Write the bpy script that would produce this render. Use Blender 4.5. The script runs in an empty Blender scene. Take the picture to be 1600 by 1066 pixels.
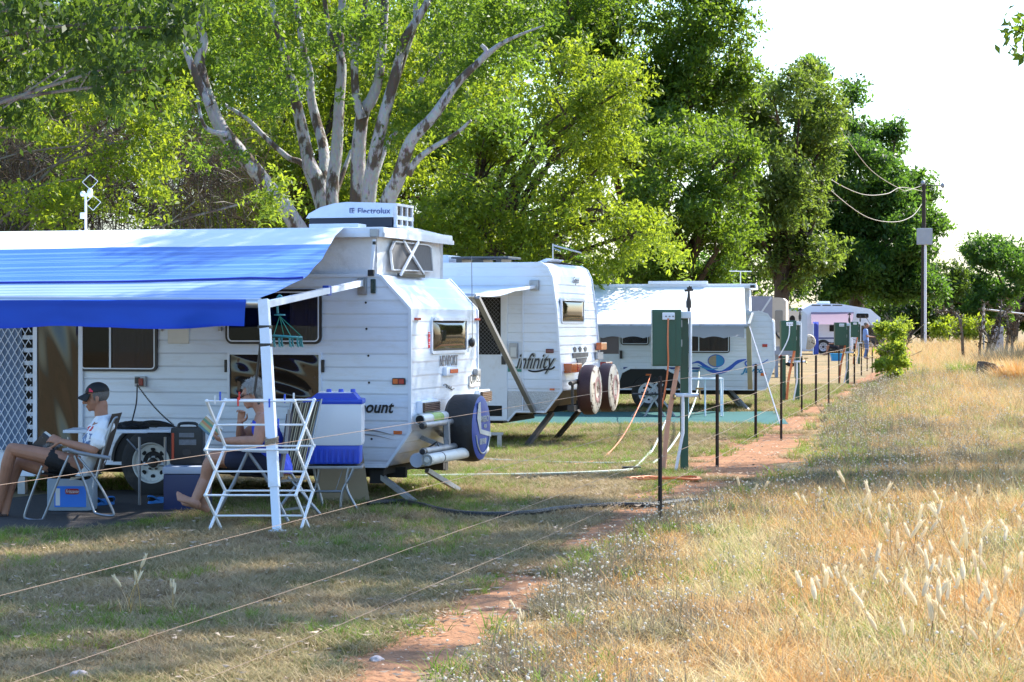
import bpy, bmesh, math, random
import numpy as np
from mathutils import Vector, Matrix, Euler, noise
R = math.radians
random.seed(7); rng = np.random.default_rng(11)
scn = bpy.context.scene
COL = scn.collection

# ------------------------------------------------------------------ camera, light, exposure
PITCH = math.atan(28/3500.0)
EYE = 1.70
cd = bpy.data.cameras.new('camera'); cam = bpy.data.objects.new('camera', cd); COL.objects.link(cam)
cam.location = (0, 0, EYE); cam.rotation_euler = (R(90)-PITCH, 0, 0)
cd.lens = 78.75; cd.sensor_width = 36; cd.clip_start = 0.1; cd.clip_end = 6000
scn.camera = cam
SUN_AZ, SUN_EL = 34.0, 43.0           # azimuth from +X towards +Y, elevation (degrees)
sv = Vector((math.cos(R(SUN_AZ))*math.cos(R(SUN_EL)), math.sin(R(SUN_AZ))*math.cos(R(SUN_EL)), math.sin(R(SUN_EL))))
sd = bpy.data.lights.new('sun', 'SUN'); sd.energy = 4.4; sd.angle = R(0.53); sd.color = (1.0, 0.94, 0.83)
so = bpy.data.objects.new('sun', sd); COL.objects.link(so)
so.rotation_euler = (-sv).to_track_quat('-Z', 'Y').to_euler()
W = bpy.data.worlds.new('World'); scn.world = W; W.use_nodes = True
nt = W.node_tree; nt.nodes.clear()
sky = nt.nodes.new('ShaderNodeTexSky'); sky.sky_type = 'NISHITA'; sky.sun_disc = False
sky.sun_elevation = R(SUN_EL); sky.sun_rotation = R(90-SUN_AZ)
sky.air_density = 1.4; sky.dust_density = 1.3; sky.ozone_density = 8.0
bg = nt.nodes.new('ShaderNodeBackground'); bg.inputs['Strength'].default_value = 0.15
wo = nt.nodes.new('ShaderNodeOutputWorld')
nt.links.new(sky.outputs[0], bg.inputs[0]); nt.links.new(bg.outputs[0], wo.inputs[0])
vs = scn.view_settings
vs.view_transform = 'Standard'; vs.look = 'None'; vs.exposure = 1.5; vs.gamma = 1.0; vs.use_curve_mapping = False
scn.cycles.max_bounces = 8; scn.cycles.diffuse_bounces = 3; scn.cycles.glossy_bounces = 3
scn.cycles.transmission_bounces = 5; scn.cycles.transparent_max_bounces = 6
scn.cycles.use_denoising = True
scn.cycles.caustics_reflective = False; scn.cycles.caustics_refractive = False

# ------------------------------------------------------------------ photograph coordinates (1600 x 1066) to the place
def ray(px, py):
    x, v = (px-800)/3500.0, (533-py)/3500.0
    return Vector((x, math.cos(PITCH)+v*math.sin(PITCH), -math.sin(PITCH)+v*math.cos(PITCH)))
def at(px, py, Y):
    d = ray(px, py); return Vector((0, 0, EYE)) + d*(Y/d.y)
def gr(px, py, z=0.0):
    d = ray(px, py); return Vector((0, 0, EYE)) + d*((z-EYE)/d.z)
class Frame:
    """The local frame of a thing: x along it, y away from the camera, z up."""
    def __init__(s, loc, rz):
        s.loc = Vector(loc); s.rz = rz
        s.M = Matrix.Translation(s.loc) @ Matrix.Rotation(rz, 4, 'Z'); s.I = s.M.inverted()
    def _r(s, px, py):
        return s.I @ Vector((0, 0, EYE)), s.I.to_3x3() @ ray(px, py)
    def side(s, px, py, v=0.0):      # point of the plane y = v
        o, d = s._r(px, py); p = o + d*((v-o.y)/d.y); return (p.x, p.z)
    def end(s, px, py, u=0.0):       # point of the plane x = u
        o, d = s._r(px, py); p = o + d*((u-o.x)/d.x); return (p.y, p.z)
    def local(s, p): return s.I @ Vector(p)

# ------------------------------------------------------------------ objects and tags
def link(o, parent=None):
    COL.objects.link(o)
    if parent is not None: o.parent = parent
    return o
def tag(o, label=None, cat=None, group=None, kind=None):
    if label: o['label'] = label
    if cat: o['category'] = cat
    if group: o['group'] = group
    if kind: o['kind'] = kind
    return o
def thing(name, label, cat, loc=(0, 0, 0), rz=0.0, group=None):
    o = bpy.data.objects.new(name, None); o.empty_display_size = 0.1
    o.location = loc; o.rotation_euler = (0, 0, rz); COL.objects.link(o)
    return tag(o, label, cat, group)
def copy_tree(o, parent=None):
    c = o.copy(); COL.objects.link(c)
    if parent is not None: c.parent = parent
    for ch in list(o.children): copy_tree(ch, c)
    return c

# ------------------------------------------------------------------ materials
MATS = {}
def new_mat(name):
    m = bpy.data.materials.new(name); m.use_nodes = True
    n = m.node_tree; b = n.nodes['Principled BSDF']; return m, n, b
def mat(name, col, rough=0.5, metal=0.0, var=0.12, scale=6.0, stretch=(1, 1, 1), bump=0.0, bscale=60.0, spec=0.5, dirt=None, dscale=1.5, damt=0.5, coat=0.0, trans=0.0, dpos=(.52, .72), bstretch=None, dust=None):
    if name in MATS: return MATS[name]
    m, n, b = new_mat(name); N = n.nodes.new; L = n.links.new
    tc = N('ShaderNodeTexCoord'); mp = N('ShaderNodeMapping'); mp.inputs['Scale'].default_value = stretch
    L(tc.outputs['Object'], mp.inputs[0])
    nz = N('ShaderNodeTexNoise'); nz.inputs['Scale'].default_value = scale; nz.inputs['Detail'].default_value = 5
    L(mp.outputs[0], nz.inputs['Vector'])
    mx = N('ShaderNodeMix'); mx.data_type = 'RGBA'
    c = Vector(col)
    mx.inputs[6].default_value = (*(c*(1-var)), 1); mx.inputs[7].default_value = (*[min(1, k*(1+var)) for k in col], 1)
    L(nz.outputs['Fac'], mx.inputs[0]); out = mx.outputs[2]
    if dirt is not None:
        n2 = N('ShaderNodeTexNoise'); n2.inputs['Scale'].default_value = dscale; n2.inputs['Detail'].default_value = 8; n2.inputs['Roughness'].default_value = 0.7
        L(mp.outputs[0], n2.inputs['Vector'])
        rp = N('ShaderNodeValToRGB'); rp.color_ramp.elements[0].position = dpos[0]; rp.color_ramp.elements[1].position = dpos[1]
        rp.color_ramp.elements[0].color = (0, 0, 0, 1); rp.color_ramp.elements[1].color = (damt, damt, damt, 1)
        L(n2.outputs['Fac'], rp.inputs[0])
        m2 = N('ShaderNodeMix'); m2.data_type = 'RGBA'; m2.inputs[7].default_value = (*dirt, 1)
        L(rp.outputs[0], m2.inputs[0]); L(out, m2.inputs[6]); out = m2.outputs[2]
    if dust is not None:      # red road dust that clings to the lower panels
        sz = N('ShaderNodeSeparateXYZ'); L(tc.outputs['Object'], sz.inputs[0])
        mr = N('ShaderNodeMapRange'); mr.inputs[1].default_value = .95; mr.inputs[2].default_value = .30; mr.inputs[3].default_value = 0; mr.inputs[4].default_value = .55; L(sz.outputs[2], mr.inputs[0])
        n3 = N('ShaderNodeTexNoise'); n3.inputs['Scale'].default_value = 4.5; n3.inputs['Detail'].default_value = 7; L(tc.outputs['Object'], n3.inputs['Vector'])
        mm = N('ShaderNodeMath'); mm.operation = 'MULTIPLY'; L(mr.outputs[0], mm.inputs[0]); L(n3.outputs['Fac'], mm.inputs[1])
        m4 = N('ShaderNodeMix'); m4.data_type = 'RGBA'; m4.inputs[7].default_value = (*dust, 1); L(mm.outputs[0], m4.inputs[0]); L(out, m4.inputs[6]); out = m4.outputs[2]
    L(out, b.inputs['Base Color'])
    b.inputs['Roughness'].default_value = rough; b.inputs['Metallic'].default_value = metal
    b.inputs['Specular IOR Level'].default_value = spec; b.inputs['Coat Weight'].default_value = coat
    if trans: b.inputs['Transmission Weight'].default_value = trans
    if bump:
        nb = N('ShaderNodeTexNoise'); nb.inputs['Scale'].default_value = bscale; nb.inputs['Detail'].default_value = 4
        if bstretch:
            mb_ = N('ShaderNodeMapping'); mb_.inputs['Scale'].default_value = bstretch; L(tc.outputs['Object'], mb_.inputs[0]); L(mb_.outputs[0], nb.inputs['Vector'])
        else: L(mp.outputs[0], nb.inputs['Vector'])
        bp = N('ShaderNodeBump'); bp.inputs['Strength'].default_value = bump; bp.inputs['Distance'].default_value = 0.02
        L(nb.outputs['Fac'], bp.inputs['Height']); L(bp.outputs[0], b.inputs['Normal'])
    MATS[name] = m; return m

# ------------------------------------------------------------------ mesh builder
class MB:
    def __init__(s): s.v = []; s.f = []; s.mi = []; s.cur = 0
    def add(s, vs, fs, M=None):
        o = len(s.v)
        s.v += [tuple(M @ Vector(v)) if M is not None else tuple(v) for v in vs]
        s.f += [tuple(i+o for i in f) for f in fs]; s.mi += [s.cur]*len(fs)
        return s
    def box(s, a, b, bev=0.0, M=None):
        x0, x1 = sorted((a[0], b[0])); y0, y1 = sorted((a[1], b[1])); z0, z1 = sorted((a[2], b[2]))
        if bev <= 0:
            vs = [(x0,y0,z0),(x1,y0,z0),(x1,y1,z0),(x0,y1,z0),(x0,y0,z1),(x1,y0,z1),(x1,y1,z1),(x0,y1,z1)]
            return s.add(vs, [(0,3,2,1),(4,5,6,7),(0,1,5,4),(1,2,6,5),(2,3,7,6),(3,0,4,7)], M)
        bev = min(bev, (x1-x0)*.49, (y1-y0)*.49, (z1-z0)*.49)
        bm = bmesh.new(); r = bmesh.ops.create_cube(bm, size=1)
        bmesh.ops.transform(bm, matrix=Matrix.Translation(((x0+x1)/2,(y0+y1)/2,(z0+z1)/2)) @ Matrix.Diagonal((x1-x0,y1-y0,z1-z0,1)), verts=bm.verts)
        bmesh.ops.bevel(bm, geom=bm.edges[:], offset=bev, segments=2, profile=0.7, affect='EDGES')
        return s.bm(bm, M)
    def bm(s, bm, M=None):
        bm.verts.index_update()
        s.add([v.co.copy() for v in bm.verts], [[v.index for v in f.verts] for f in bm.faces], M); bm.free(); return s
    def tube(s, pts, r, n=8, caps=True, M=None):
        pts = [Vector(p) for p in pts]; k = len(pts)
        rs = list(r) if hasattr(r, '__len__') else [r]*k
        t0 = (pts[1]-pts[0]).normalized()
        nrm = t0.orthogonal().normalized(); vs = []; fs = []
        for i, p in enumerate(pts):
            t = (pts[min(i+1, k-1)]-pts[max(i-1, 0)])
            t = t.normalized() if t.length > 1e-9 else t0
            nrm = (nrm - t*nrm.dot(t)); nrm = nrm.normalized() if nrm.length > 1e-6 else t.orthogonal().normalized()
            b = t.cross(nrm)
            for j in range(n):
                a = 2*math.pi*j/n; vs.append(p + (nrm*math.cos(a)+b*math.sin(a))*rs[i])
        for i in range(k-1):
            for j in range(n):
                fs.append((i*n+j, i*n+(j+1) % n, (i+1)*n+(j+1) % n, (i+1)*n+j))
        if caps: fs.append(tuple(range(n-1, -1, -1))); fs.append(tuple((k-1)*n+j for j in range(n)))
        return s.add(vs, fs, M)
    def bar(s, p, q, w, h, M=None, up=(0, 0, 1)):
        p, q = Vector(p), Vector(q); t = (q-p).normalized(); u = Vector(up)
        if abs(t.dot(u)) > .98: u = Vector((0, 1, 0))
        a = t.cross(u).normalized(); b = a.cross(t)
        vs = [e + a*(sx*w/2) + b*(sy*h/2) for e in (p, q) for sx, sy in ((-1,-1),(1,-1),(1,1),(-1,1))]
        return s.add(vs, [(3,2,1,0),(4,5,6,7),(0,1,5,4),(1,2,6,5),(2,3,7,6),(3,0,4,7)], M)
    def prism(s, poly, a, b, axis='y', M=None):
        """poly: (u, z) points; extruded from a to b along the given axis"""
        def P(p, t): return {'y': (p[0], t, p[1]), 'x': (t, p[0], p[1]), 'z': (p[0], p[1], t)}[axis]
        n = len(poly); vs = [P(p, a) for p in poly] + [P(p, b) for p in poly]
        fs = [tuple(range(n)), tuple(range(2*n-1, n-1, -1))] + [(i, n+i, n+(i+1) % n, (i+1) % n) for i in range(n)]
        return s.add(vs, fs, M)
    def lathe(s, prof, n=24, M=None, caps=True):
        """prof: (r, t) pairs round the z axis"""
        k = len(prof); vs = [(r*math.cos(2*math.pi*j/n), r*math.sin(2*math.pi*j/n), t) for r, t in prof for j in range(n)]
        fs = [(i*n+j, i*n+(j+1) % n, (i+1)*n+(j+1) % n, (i+1)*n+j) for i in range(k-1) for j in range(n)]
        if caps and prof[0][0] > 1e-6: fs.append(tuple(range(n-1, -1, -1)))
        if caps and prof[-1][0] > 1e-6: fs.append(tuple((k-1)*n+j for j in range(n)))
        return s.add(vs, fs, M)
    def ell(s, c, r, n=12, m=8, M=None):
        c = Vector(c); r = r if hasattr(r, '__len__') else (r, r, r)
        vs = [c+Vector((0, 0, r[2]))]
        for i in range(1, m):
            t = math.pi*i/m
            vs += [c+Vector((r[0]*math.sin(t)*math.cos(2*math.pi*j/n), r[1]*math.sin(t)*math.sin(2*math.pi*j/n), r[2]*math.cos(t))) for j in range(n)]
        vs.append(c-Vector((0, 0, r[2]))); e = len(vs)-1
        fs = [(0, 1+j, 1+(j+1) % n) for j in range(n)]
        for i in range(m-2):
            fs += [(1+i*n+j, 1+(i+1)*n+j, 1+(i+1)*n+(j+1) % n, 1+i*n+(j+1) % n) for j in range(n)]
        fs += [(e, 1+(m-2)*n+(j+1) % n, 1+(m-2)*n+j) for j in range(n)]
        return s.add(vs, fs, M)
    def grid(s, fn, nu, nv, M=None):
        vs = [fn(i/nu, j/nv) for j in range(nv+1) for i in range(nu+1)]
        fs = [(j*(nu+1)+i, j*(nu+1)+i+1, (j+1)*(nu+1)+i+1, (j+1)*(nu+1)+i) for j in range(nv) for i in range(nu)]
        return s.add(vs, fs, M)
    def mesh(s, name, mats, smooth=False, fix=True):
        me = bpy.data.meshes.new(name); me.from_pydata(s.v, [], s.f)
        for m in (mats if isinstance(mats, (list, tuple)) else [mats]): me.materials.append(m)
        if any(s.mi): me.polygons.foreach_set('material_index', s.mi)
        if fix:
            bm = bmesh.new(); bm.from_mesh(me); bmesh.ops.recalc_face_normals(bm, faces=bm.faces); bm.to_mesh(me); bm.free()
        if smooth: 
            me.polygons.foreach_set('use_smooth', [True]*len(me.polygons))
            try: me.set_sharp_from_angle(angle=R(38))
            except Exception: pass
        me.update(); return me
    def build(s, name, mats, parent=None, smooth=False, loc=None, label=None, fix=True):
        o = bpy.data.objects.new(name, s.mesh(name, mats, smooth, fix)); link(o, parent)
        if loc is not None: o.location = loc
        if label: o['label'] = label
        return o
def world_build(mb, name, mats, root, smooth=False, label=None):
    """vertices given in the place's own coordinates, object parented to root (root not rotated)"""
    d = Vector(root.location); mb.v = [(a-d.x, b-d.y, c-d.z) for a, b, c in mb.v]
    return mb.build(name, mats, root, smooth, label=label)
def smooth_path(pts, k=6):
    pts = [Vector(p) for p in pts]; out = []
    for i in range(len(pts)-1):
        p0, p1, p2, p3 = pts[max(i-1, 0)], pts[i], pts[i+1], pts[min(i+2, len(pts)-1)]
        for j in range(k):
            t = j/k
            out.append(.5*((2*p1)+(p2-p0)*t+(2*p0-5*p1+4*p2-p3)*t*t+(3*p1-p0-3*p2+p3)*t**3))
    out.append(pts[-1]); return out
def interp(vals, k=6):
    o = []
    for i in range(len(vals)-1):
        for j in range(k): o.append(vals[i]+(vals[i+1]-vals[i])*j/k)
    return o+[vals[-1]]
def text(name, s, size, mt, parent, M, shear=0.0, bold=0.0, ext=0.002, sx=1.0, align='LEFT', spacing=1.0):
    cu = bpy.data.curves.new('lettering', 'FONT'); cu.body = s; cu.size = size; cu.shear = shear; cu.offset = bold; cu.extrude = ext
    cu.align_x = align; cu.space_character = spacing; cu.resolution_u = 3
    to = bpy.data.objects.new('lettering', cu); COL.objects.link(to)
    dg = bpy.context.evaluated_depsgraph_get(); me = bpy.data.meshes.new_from_object(to.evaluated_get(dg))
    bpy.data.objects.remove(to); bpy.data.curves.remove(cu)
    me.transform(M @ Matrix.Diagonal((sx, 1, 1, 1))); me.materials.clear(); me.materials.append(mt)
    o = bpy.data.objects.new(name, me); return link(o, parent)
def M_side(u, v, z):   # lettering that reads along +x on a wall that faces -y
    return Matrix.Translation((u, v, z)) @ Matrix(((1,0,0,0),(0,0,-1,0),(0,1,0,0),(0,0,0,1)))
def M_end(u, v, z):    # lettering that reads along +y on a wall that faces +x
    return Matrix.Translation((u, v, z)) @ Matrix(((0,0,1,0),(1,0,0,0),(0,1,0,0),(0,0,0,1)))
def rrect(x0, z0, x1, z1, r, n=5):
    o = []
    for cx, cz, a in ((x1-r, z1-r, 0), (x0+r, z1-r, 90), (x0+r, z0+r, 180), (x1-r, z0+r, 270)):
        for i in range(n+1):
            t = R(a+90*i/n); o.append((cx+r*math.cos(t), cz+r*math.sin(t)))
    return o
def ring(mb, outer, inner, a, b, axis='y'):
    """a frame between two outlines of the same length, from a to b along the axis"""
    def P(p, t): return {'y': (p[0], t, p[1]), 'x': (t, p[0], p[1]), 'z': (p[0], p[1], t)}[axis]
    n = len(outer); vs = [P(p, t) for t in (a, b) for q in (outer, inner) for p in q]; fs = []
    for i in range(n):
        j = (i+1) % n
        fs += [(i, j, n+j, n+i), (2*n+j, 2*n+i, 3*n+i, 3*n+j), (i, 2*n+i, 2*n+j, j), (n+j, 3*n+j, 3*n+i, n+i)]
    return mb.add(vs, fs)
def clip_poly(poly, z, keep_above):
    o = []
    for i in range(len(poly)):
        p, q = poly[i], poly[(i+1) % len(poly)]
        ip, iq = (p[1] >= z) == keep_above or p[1] == z, (q[1] >= z) == keep_above or q[1] == z
        if ip: o.append(p)
        if ip != iq:
            t = (z-p[1])/(q[1]-p[1]); o.append((p[0]+(q[0]-p[0])*t, z))
    return o
def siding(mb, poly, v, out, axis, row=.127, lap=.007, z0=0.0):
    """lapped cladding over an outline; `out` (+1/-1) is the way the wall faces along the axis"""
    def P(p, t): return (p[0], t, p[1]) if axis == 'y' else (t, p[0], p[1])
    zl = min(p[1] for p in poly); zh = max(p[1] for p in poly)
    k = math.floor((zl-z0)/row)
    while z0+k*row < zh-1e-6:
        a, b = z0+k*row, z0+(k+1)*row; k += 1
        q = clip_poly(clip_poly(poly, a, True), b, False) if a > zl else clip_poly(poly, b, False)
        if len(q) < 3: continue
        prof = lambda p: v+out*(.001+lap*(1-(p[1]-a)/row) if p[1]-a > .018 else .001+lap*max(0,(p[1]-a))/.018*.88)
        lo, mid = clip_poly(q, a+.018, False), clip_poly(q, a+.018, True)
        for part in (lo, mid):
            if len(part) >= 3:
                f = [P(p, prof(p)) for p in part]
                mb.add(f, [tuple(range(len(f)))])
# ------------------------------------------------------------------ ground and path
def fbm(x, y, s=1.0, o=4):
    return noise.fractal(Vector((x*s, y*s, 3.7)), 0.8, 2.1, o)
def path_edges(Y):
    """left and right edge of the bare red earth along the fence"""
    c = np.interp(Y, [3, 10.6, 13, 15, 17.5, 19.5, 23, 26, 30, 36, 45, 60, 80, 100], [-1.7, -0.62, -.28, .05, .55, .95, 1.75, 2.35, 3.1, 4.2, 6.0, 9.2, 13.4, 17.2])
    w = np.interp(Y, [3, 10.6, 13, 15, 17.5, 19.5, 23, 26, 30, 36, 45, 60, 80, 100], [.5, .27, .26, .24, .20, .22, .48, .80, .80, .55, .35, .35, .3, .2])
    return c, w
def ground_mat():
    m, n, b = new_mat('dry_earth'); N = n.nodes.new; L = n.links.new
    tc = N('ShaderNodeTexCoord')
    def nz(s, d, r=.6):
        q = N('ShaderNodeTexNoise'); q.inputs['Scale'].default_value = s; q.inputs['Detail'].default_value = d; q.inputs['Roughness'].default_value = r
        L(tc.outputs['Object'], q.inputs['Vector']); return q
    def ramp(src, stops):
        q = N('ShaderNodeValToRGB'); e = q.color_ramp.elements
        e[0].position, e[0].color = stops[0][0], (*stops[0][1], 1); e[1].position, e[1].color = stops[-1][0], (*stops[-1][1], 1)
        for p, c in stops[1:-1]:
            k = e.new(p); k.color = (*c, 1)
        L(src, q.inputs[0]); return q.outputs[0]
    big = ramp(nz(.55, 5).outputs['Fac'], [(.3, (.19, .155, .09)), (.5, (.28, .22, .13)), (.68, (.36, .24, .14))])
    fine = ramp(nz(45, 6, .75).outputs['Fac'], [(.3, (.45, .45, .45)), (.7, (1.35, 1.3, 1.2))])
    mx = N('ShaderNodeMix'); mx.data_type = 'RGBA'; mx.blend_type = 'MULTIPLY'; mx.inputs[0].default_value = 1
    L(big, mx.inputs[6]); L(fine, mx.inputs[7]); L(mx.outputs[2], b.inputs['Base Color'])
    b.inputs['Roughness'].default_value = 1; b.inputs['Specular IOR Level'].default_value = .1
    bp = N('ShaderNodeBump'); bp.inputs['Strength'].default_value = .8; bp.inputs['Distance'].default_value = .03
    L(nz(30, 6).outputs['Fac'], bp.inputs['Height']); L(bp.outputs[0], b.inputs['Normal'])
    return m
g = MB(); S = 1600
g.add([(-S, -60, 0), (S, -60, 0), (S, 2*S, 0), (-S, 2*S, 0)], [(0, 1, 2, 3)])
tag(g.build('ground', ground_mat()), kind='structure')

m_red = mat('red_earth', (.30, .155, .085), .95, var=.45, scale=3.0, bump=.9, bscale=28, spec=.1, dirt=(.17, .085, .045), dscale=9, damt=.75)
p = MB()
Ys = [3.0]
while Ys[-1] < 98: Ys.append(Ys[-1]+max(.06, Ys[-1]*.006))
vs = []; NU = 14
for Y in Ys:
    c, w = path_edges(Y)
    e0 = c-w*(1+.55*fbm(0, Y, .9)) + .10*fbm(7, Y, 5); e1 = c+w*(1+.55*fbm(11, Y, .9)) + .10*fbm(3, Y, 5)
    for i in range(NU+1):
        t = i/NU; x = e0+(e1-e0)*t
        vs.append((x, Y, .004+.012*math.sin(math.pi*t)*(0.5+fbm(x, Y, 3.0))*(1 if 0 < i < NU else 0)))
fs = [(j*(NU+1)+i, j*(NU+1)+i+1, (j+1)*(NU+1)+i+1, (j+1)*(NU+1)+i) for j in range(len(Ys)-1) for i in range(NU)]
p.add(vs, fs); tag(p.build('path', m_red, smooth=True), kind='structure')
# ------------------------------------------------------------------ shared materials
m_white = mat('white_cladding', (.69, .755, .86), .32, var=.04, scale=3, stretch=(1, 1, 4), dirt=(.46, .40, .33), dscale=2.4, damt=.34, coat=.25, bump=.22, bscale=3.5, bstretch=(.6, .6, 7), dust=(.36, .20, .12))
m_trim = mat('white_trim', (.72, .77, .86), .35, var=.03, dirt=(.45, .42, .38), dscale=7, damt=.3)
m_alu = mat('aluminium', (.55, .56, .58), .35, metal=.85, var=.1)
m_galv = mat('galvanised_steel', (.36, .37, .39), .5, metal=.7, var=.2, dirt=(.16, .13, .11), dscale=9, damt=.6)
m_dsteel = mat('dark_steel', (.05, .045, .042), .6, metal=.3, var=.25, dirt=(.16, .08, .04), dscale=6)
m_black = mat('black_plastic', (.014, .014, .016), .42, var=.2)
m_rubber = mat('black_rubber', (.022, .021, .021), .8, var=.3, bump=.3, dirt=(.11, .085, .06), dscale=6, damt=.5)
m_under = mat('underbody', (.025, .024, .023), .9)
m_pvc = mat('pvc_pipe', (.66, .66, .64), .4, var=.06, dirt=(.35, .3, .25), dscale=8, damt=.5)
m_amber = mat('amber_lens', (.60, .11, .006), .2, coat=.6)
m_redl = mat('red_lens', (.38, .012, .012), .2, coat=.6)
m_dredl = mat('dark_red_lens', (.10, .008, .008), .2, coat=.6)
m_canvas = mat('pop_top_canvas', (.72, .73, .76), .85, var=.1, scale=5, bump=.35, bscale=14, dirt=(.36, .32, .28), dscale=2.6, damt=.5)
m_curtain = mat('grey_curtain', (.34, .34, .40), .9, var=.15, scale=30, stretch=(3, 1, .3))
m_recess = mat('dark_interior', (.012, .011, .010), .9)
m_smoke = mat('smoked_acrylic', (.022, .015, .010), .05, var=.1, coat=.0)
m_checker = mat('checker_plate', (.50, .51, .53), .38, metal=.8, var=.25, scale=40, bump=.6, bscale=70)
m_blackink = mat('black_lettering', (.012, .012, .014), .4)
m_greyink = mat('grey_lettering', (.22, .21, .22), .5)
m_redink = mat('red_lettering', (.65, .05, .07), .5)
m_blueink = mat('navy_lettering', (.02, .045, .22), .4)
m_tealink = mat('teal_lettering', (.01, .22, .42), .4)
def glass_mat(name, tint, gl=1.0):
    m = bpy.data.materials.new(name); m.use_nodes = True; n = m.node_tree; n.nodes.clear(); N = n.nodes.new
    t = N('ShaderNodeBsdfTransparent'); t.inputs[0].default_value = (*tint, 1)
    gq = N('ShaderNodeBsdfGlossy'); gq.inputs['Roughness'].default_value = .02; gq.inputs[0].default_value = (gl, gl, gl, 1)
    f = N('ShaderNodeFresnel'); f.inputs[0].default_value = 1.3
    mx = N('ShaderNodeMixShader'); o = N('ShaderNodeOutputMaterial')
    n.links.new(f.outputs[0], mx.inputs[0]); n.links.new(t.outputs[0], mx.inputs[1]); n.links.new(gq.outputs[0], mx.inputs[2]); n.links.new(mx.outputs[0], o.inputs[0])
    return m
m_glass = glass_mat('tinted_glass', (.62, .60, .60), .8)

# ------------------------------------------------------------------ helpers for the caravans' walls
def window_side(root, F, x0, y0, x1, y1, v=0.0, r=.05, bars=(), curtain=(), fr=None, name='window', fw=.022, pane=True):
    """a window on the wall y = v, from photograph corners; frame, pane and curtains are meshes of their own"""
    a, b = F.side(x0, y1, v), F.side(x1, y0, v); w0, h0, w1, h1 = a[0], a[1], b[0], b[1]
    o = MB(); ring(o, rrect(w0, h0, w1, h1, r), rrect(w0+fw, h0+fw, w1-fw, h1-fw, max(.004, r-fw)), v-.032, v+.01)
    for t in bars:
        u = w0+(w1-w0)*t; o.box((u-.012, v-.030, h0+fw), (u+.012, v-.012, h1-fw))
    wn = o.build(name, fr or m_black, root, smooth=True)
    if fr is None:
        o = MB(); ring(o, rrect(w0+fw, h0+fw, w1-fw, h1-fw, max(.004, r-fw)), rrect(w0+fw+.012, h0+fw+.012, w1-fw-.012, h1-fw-.012, max(.004, r-fw-.012)), v-.034, v-.02)
        for t in bars: u = w0+(w1-w0)*t; o.box((u-.010, v-.0335, h0+fw+.012), (u+.010, v-.0305, h1-fw-.012))
        o.build('window_lining', m_trim, wn)
    MB().prism(rrect(w0+fw*.9, h0+fw*.9, w1-fw*.9, h1-fw*.9, max(.004, r-fw)), v-.016, v-.008).build('recess', m_recess, wn)
    for c0, c1 in curtain:
        cu = MB(); n = 60; U0, U1 = w0+fw+(w1-w0-2*fw)*c0, w0+fw+(w1-w0-2*fw)*c1
        cu.grid(lambda s, t: (U0+(U1-U0)*s, v-.0195+.003*math.sin(s*38+3*math.sin(s*9)), h0+fw+(h1-h0-2*fw)*t), n, 2)
        cu.build('curtain', m_curtain, wn, smooth=True)
    if pane: MB().prism(rrect(w0+fw*.9, h0+fw*.9, w1-fw*.9, h1-fw*.9, max(.004, r-fw)), v-.0265, v-.0245).build('pane', m_glass, wn)
    return wn
def window_end(root, F, x0, y0, x1, y1, u=0.0, r=.04, fw=.03, ybot=None, ytop=None, bulge=.035):
    """a bulging acrylic window on the wall x = u: near edge at photograph x0, far edge at x1"""
    v0, h1 = F.end(x0, y0, u); v1, _ = F.end(x1, y0, u); h0 = F.end(x0, y1, u)[1]
    o = MB(); ring(o, rrect(v0, h0, v1, h1, r), rrect(v0+fw, h0+fw, v1-fw, h1-fw, .012), u-.005, u+.022, 'x')
    wn = o.build('window', m_trim, root, smooth=True)
    MB().prism(rrect(v0+fw*.8, h0+fw*.8, v1-fw*.8, h1-fw*.8, .012), u+.010, u+.014, 'x').build('seal', m_black, wn)
    q = MB()
    def fn(s, t):
        k = (1-(2*s-1)**6)*(1-(2*t-1)**6)
        return (u+.016+bulge*k*(.6+.4*math.sin(math.pi*t)), v0+fw+.018+(v1-v0-2*fw-.036)*s, h0+fw+.018+(h1-h0-2*fw-.036)*t)
    q.grid(fn, 24, 24); q.build('pane', m_smoke, wn, smooth=True)
    q = MB(); q.bar((u+.035, v0+fw, h1-fw), (u+.035, v1-fw, h1-fw), .02, .03); q.build('hinge_rail', m_trim, wn)
    return wn
def wheel(root, c, rad, wid, name='wheel', rim=m_white, axis='y'):
    """a road wheel whose outer face looks to -y (tyre, rim and hub are meshes of their own)"""
    M = Matrix.Translation(c) @ Matrix.Rotation(R(90), 4, 'X')
    k = rad/.36; w = wid/2
    t = MB().lathe([(.21*k, -w*.7), (.22*k, -w), (.30*k, -w), (.345*k, -w*.8), (rad, -w*.45), (rad, w*.45), (.345*k, w*.8), (.30*k, w), (.22*k, w), (.21*k, w*.7)], 40, M, caps=False)
    wh = t.build(name, m_rubber, root, smooth=True)
    d = MB().lathe([(0, w*.45), (.06*k, w*.45), (.075*k, w*.3), (.12*k, w*.32), (.165*k, w*.55), (.19*k, w*.60), (.205*k, w*.95), (.215*k, w*.97), (.215*k, -w*.6)], 40, M, caps=False)
    r_ = d.build('rim', rim, wh, smooth=True)
    for i in range(8):
        a = 2*math.pi*i/8; h = MB()
        h.lathe([(0, 0), (.026*k, 0), (.026*k, .005), (0, .006)], 10, M @ Matrix.Translation((.145*k*math.cos(a), .145*k*math.sin(a), w*.462)))
        h.build('rim_hole', m_recess, r_)
    h = MB().lathe([(0, .06), (.04*k, .05), (.055*k, 0)], 16, M @ Matrix.Translation((0, 0, w*.45)))
    for i in range(6):
        a = 2*math.pi*i/6; h.lathe([(0, .022), (.012, .022), (.012, 0)], 6, M @ Matrix.Translation((.072*k*math.cos(a), .072*k*math.sin(a), w*.38)))
    h.build('hub', m_dsteel, wh, smooth=True)
    return wh
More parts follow.
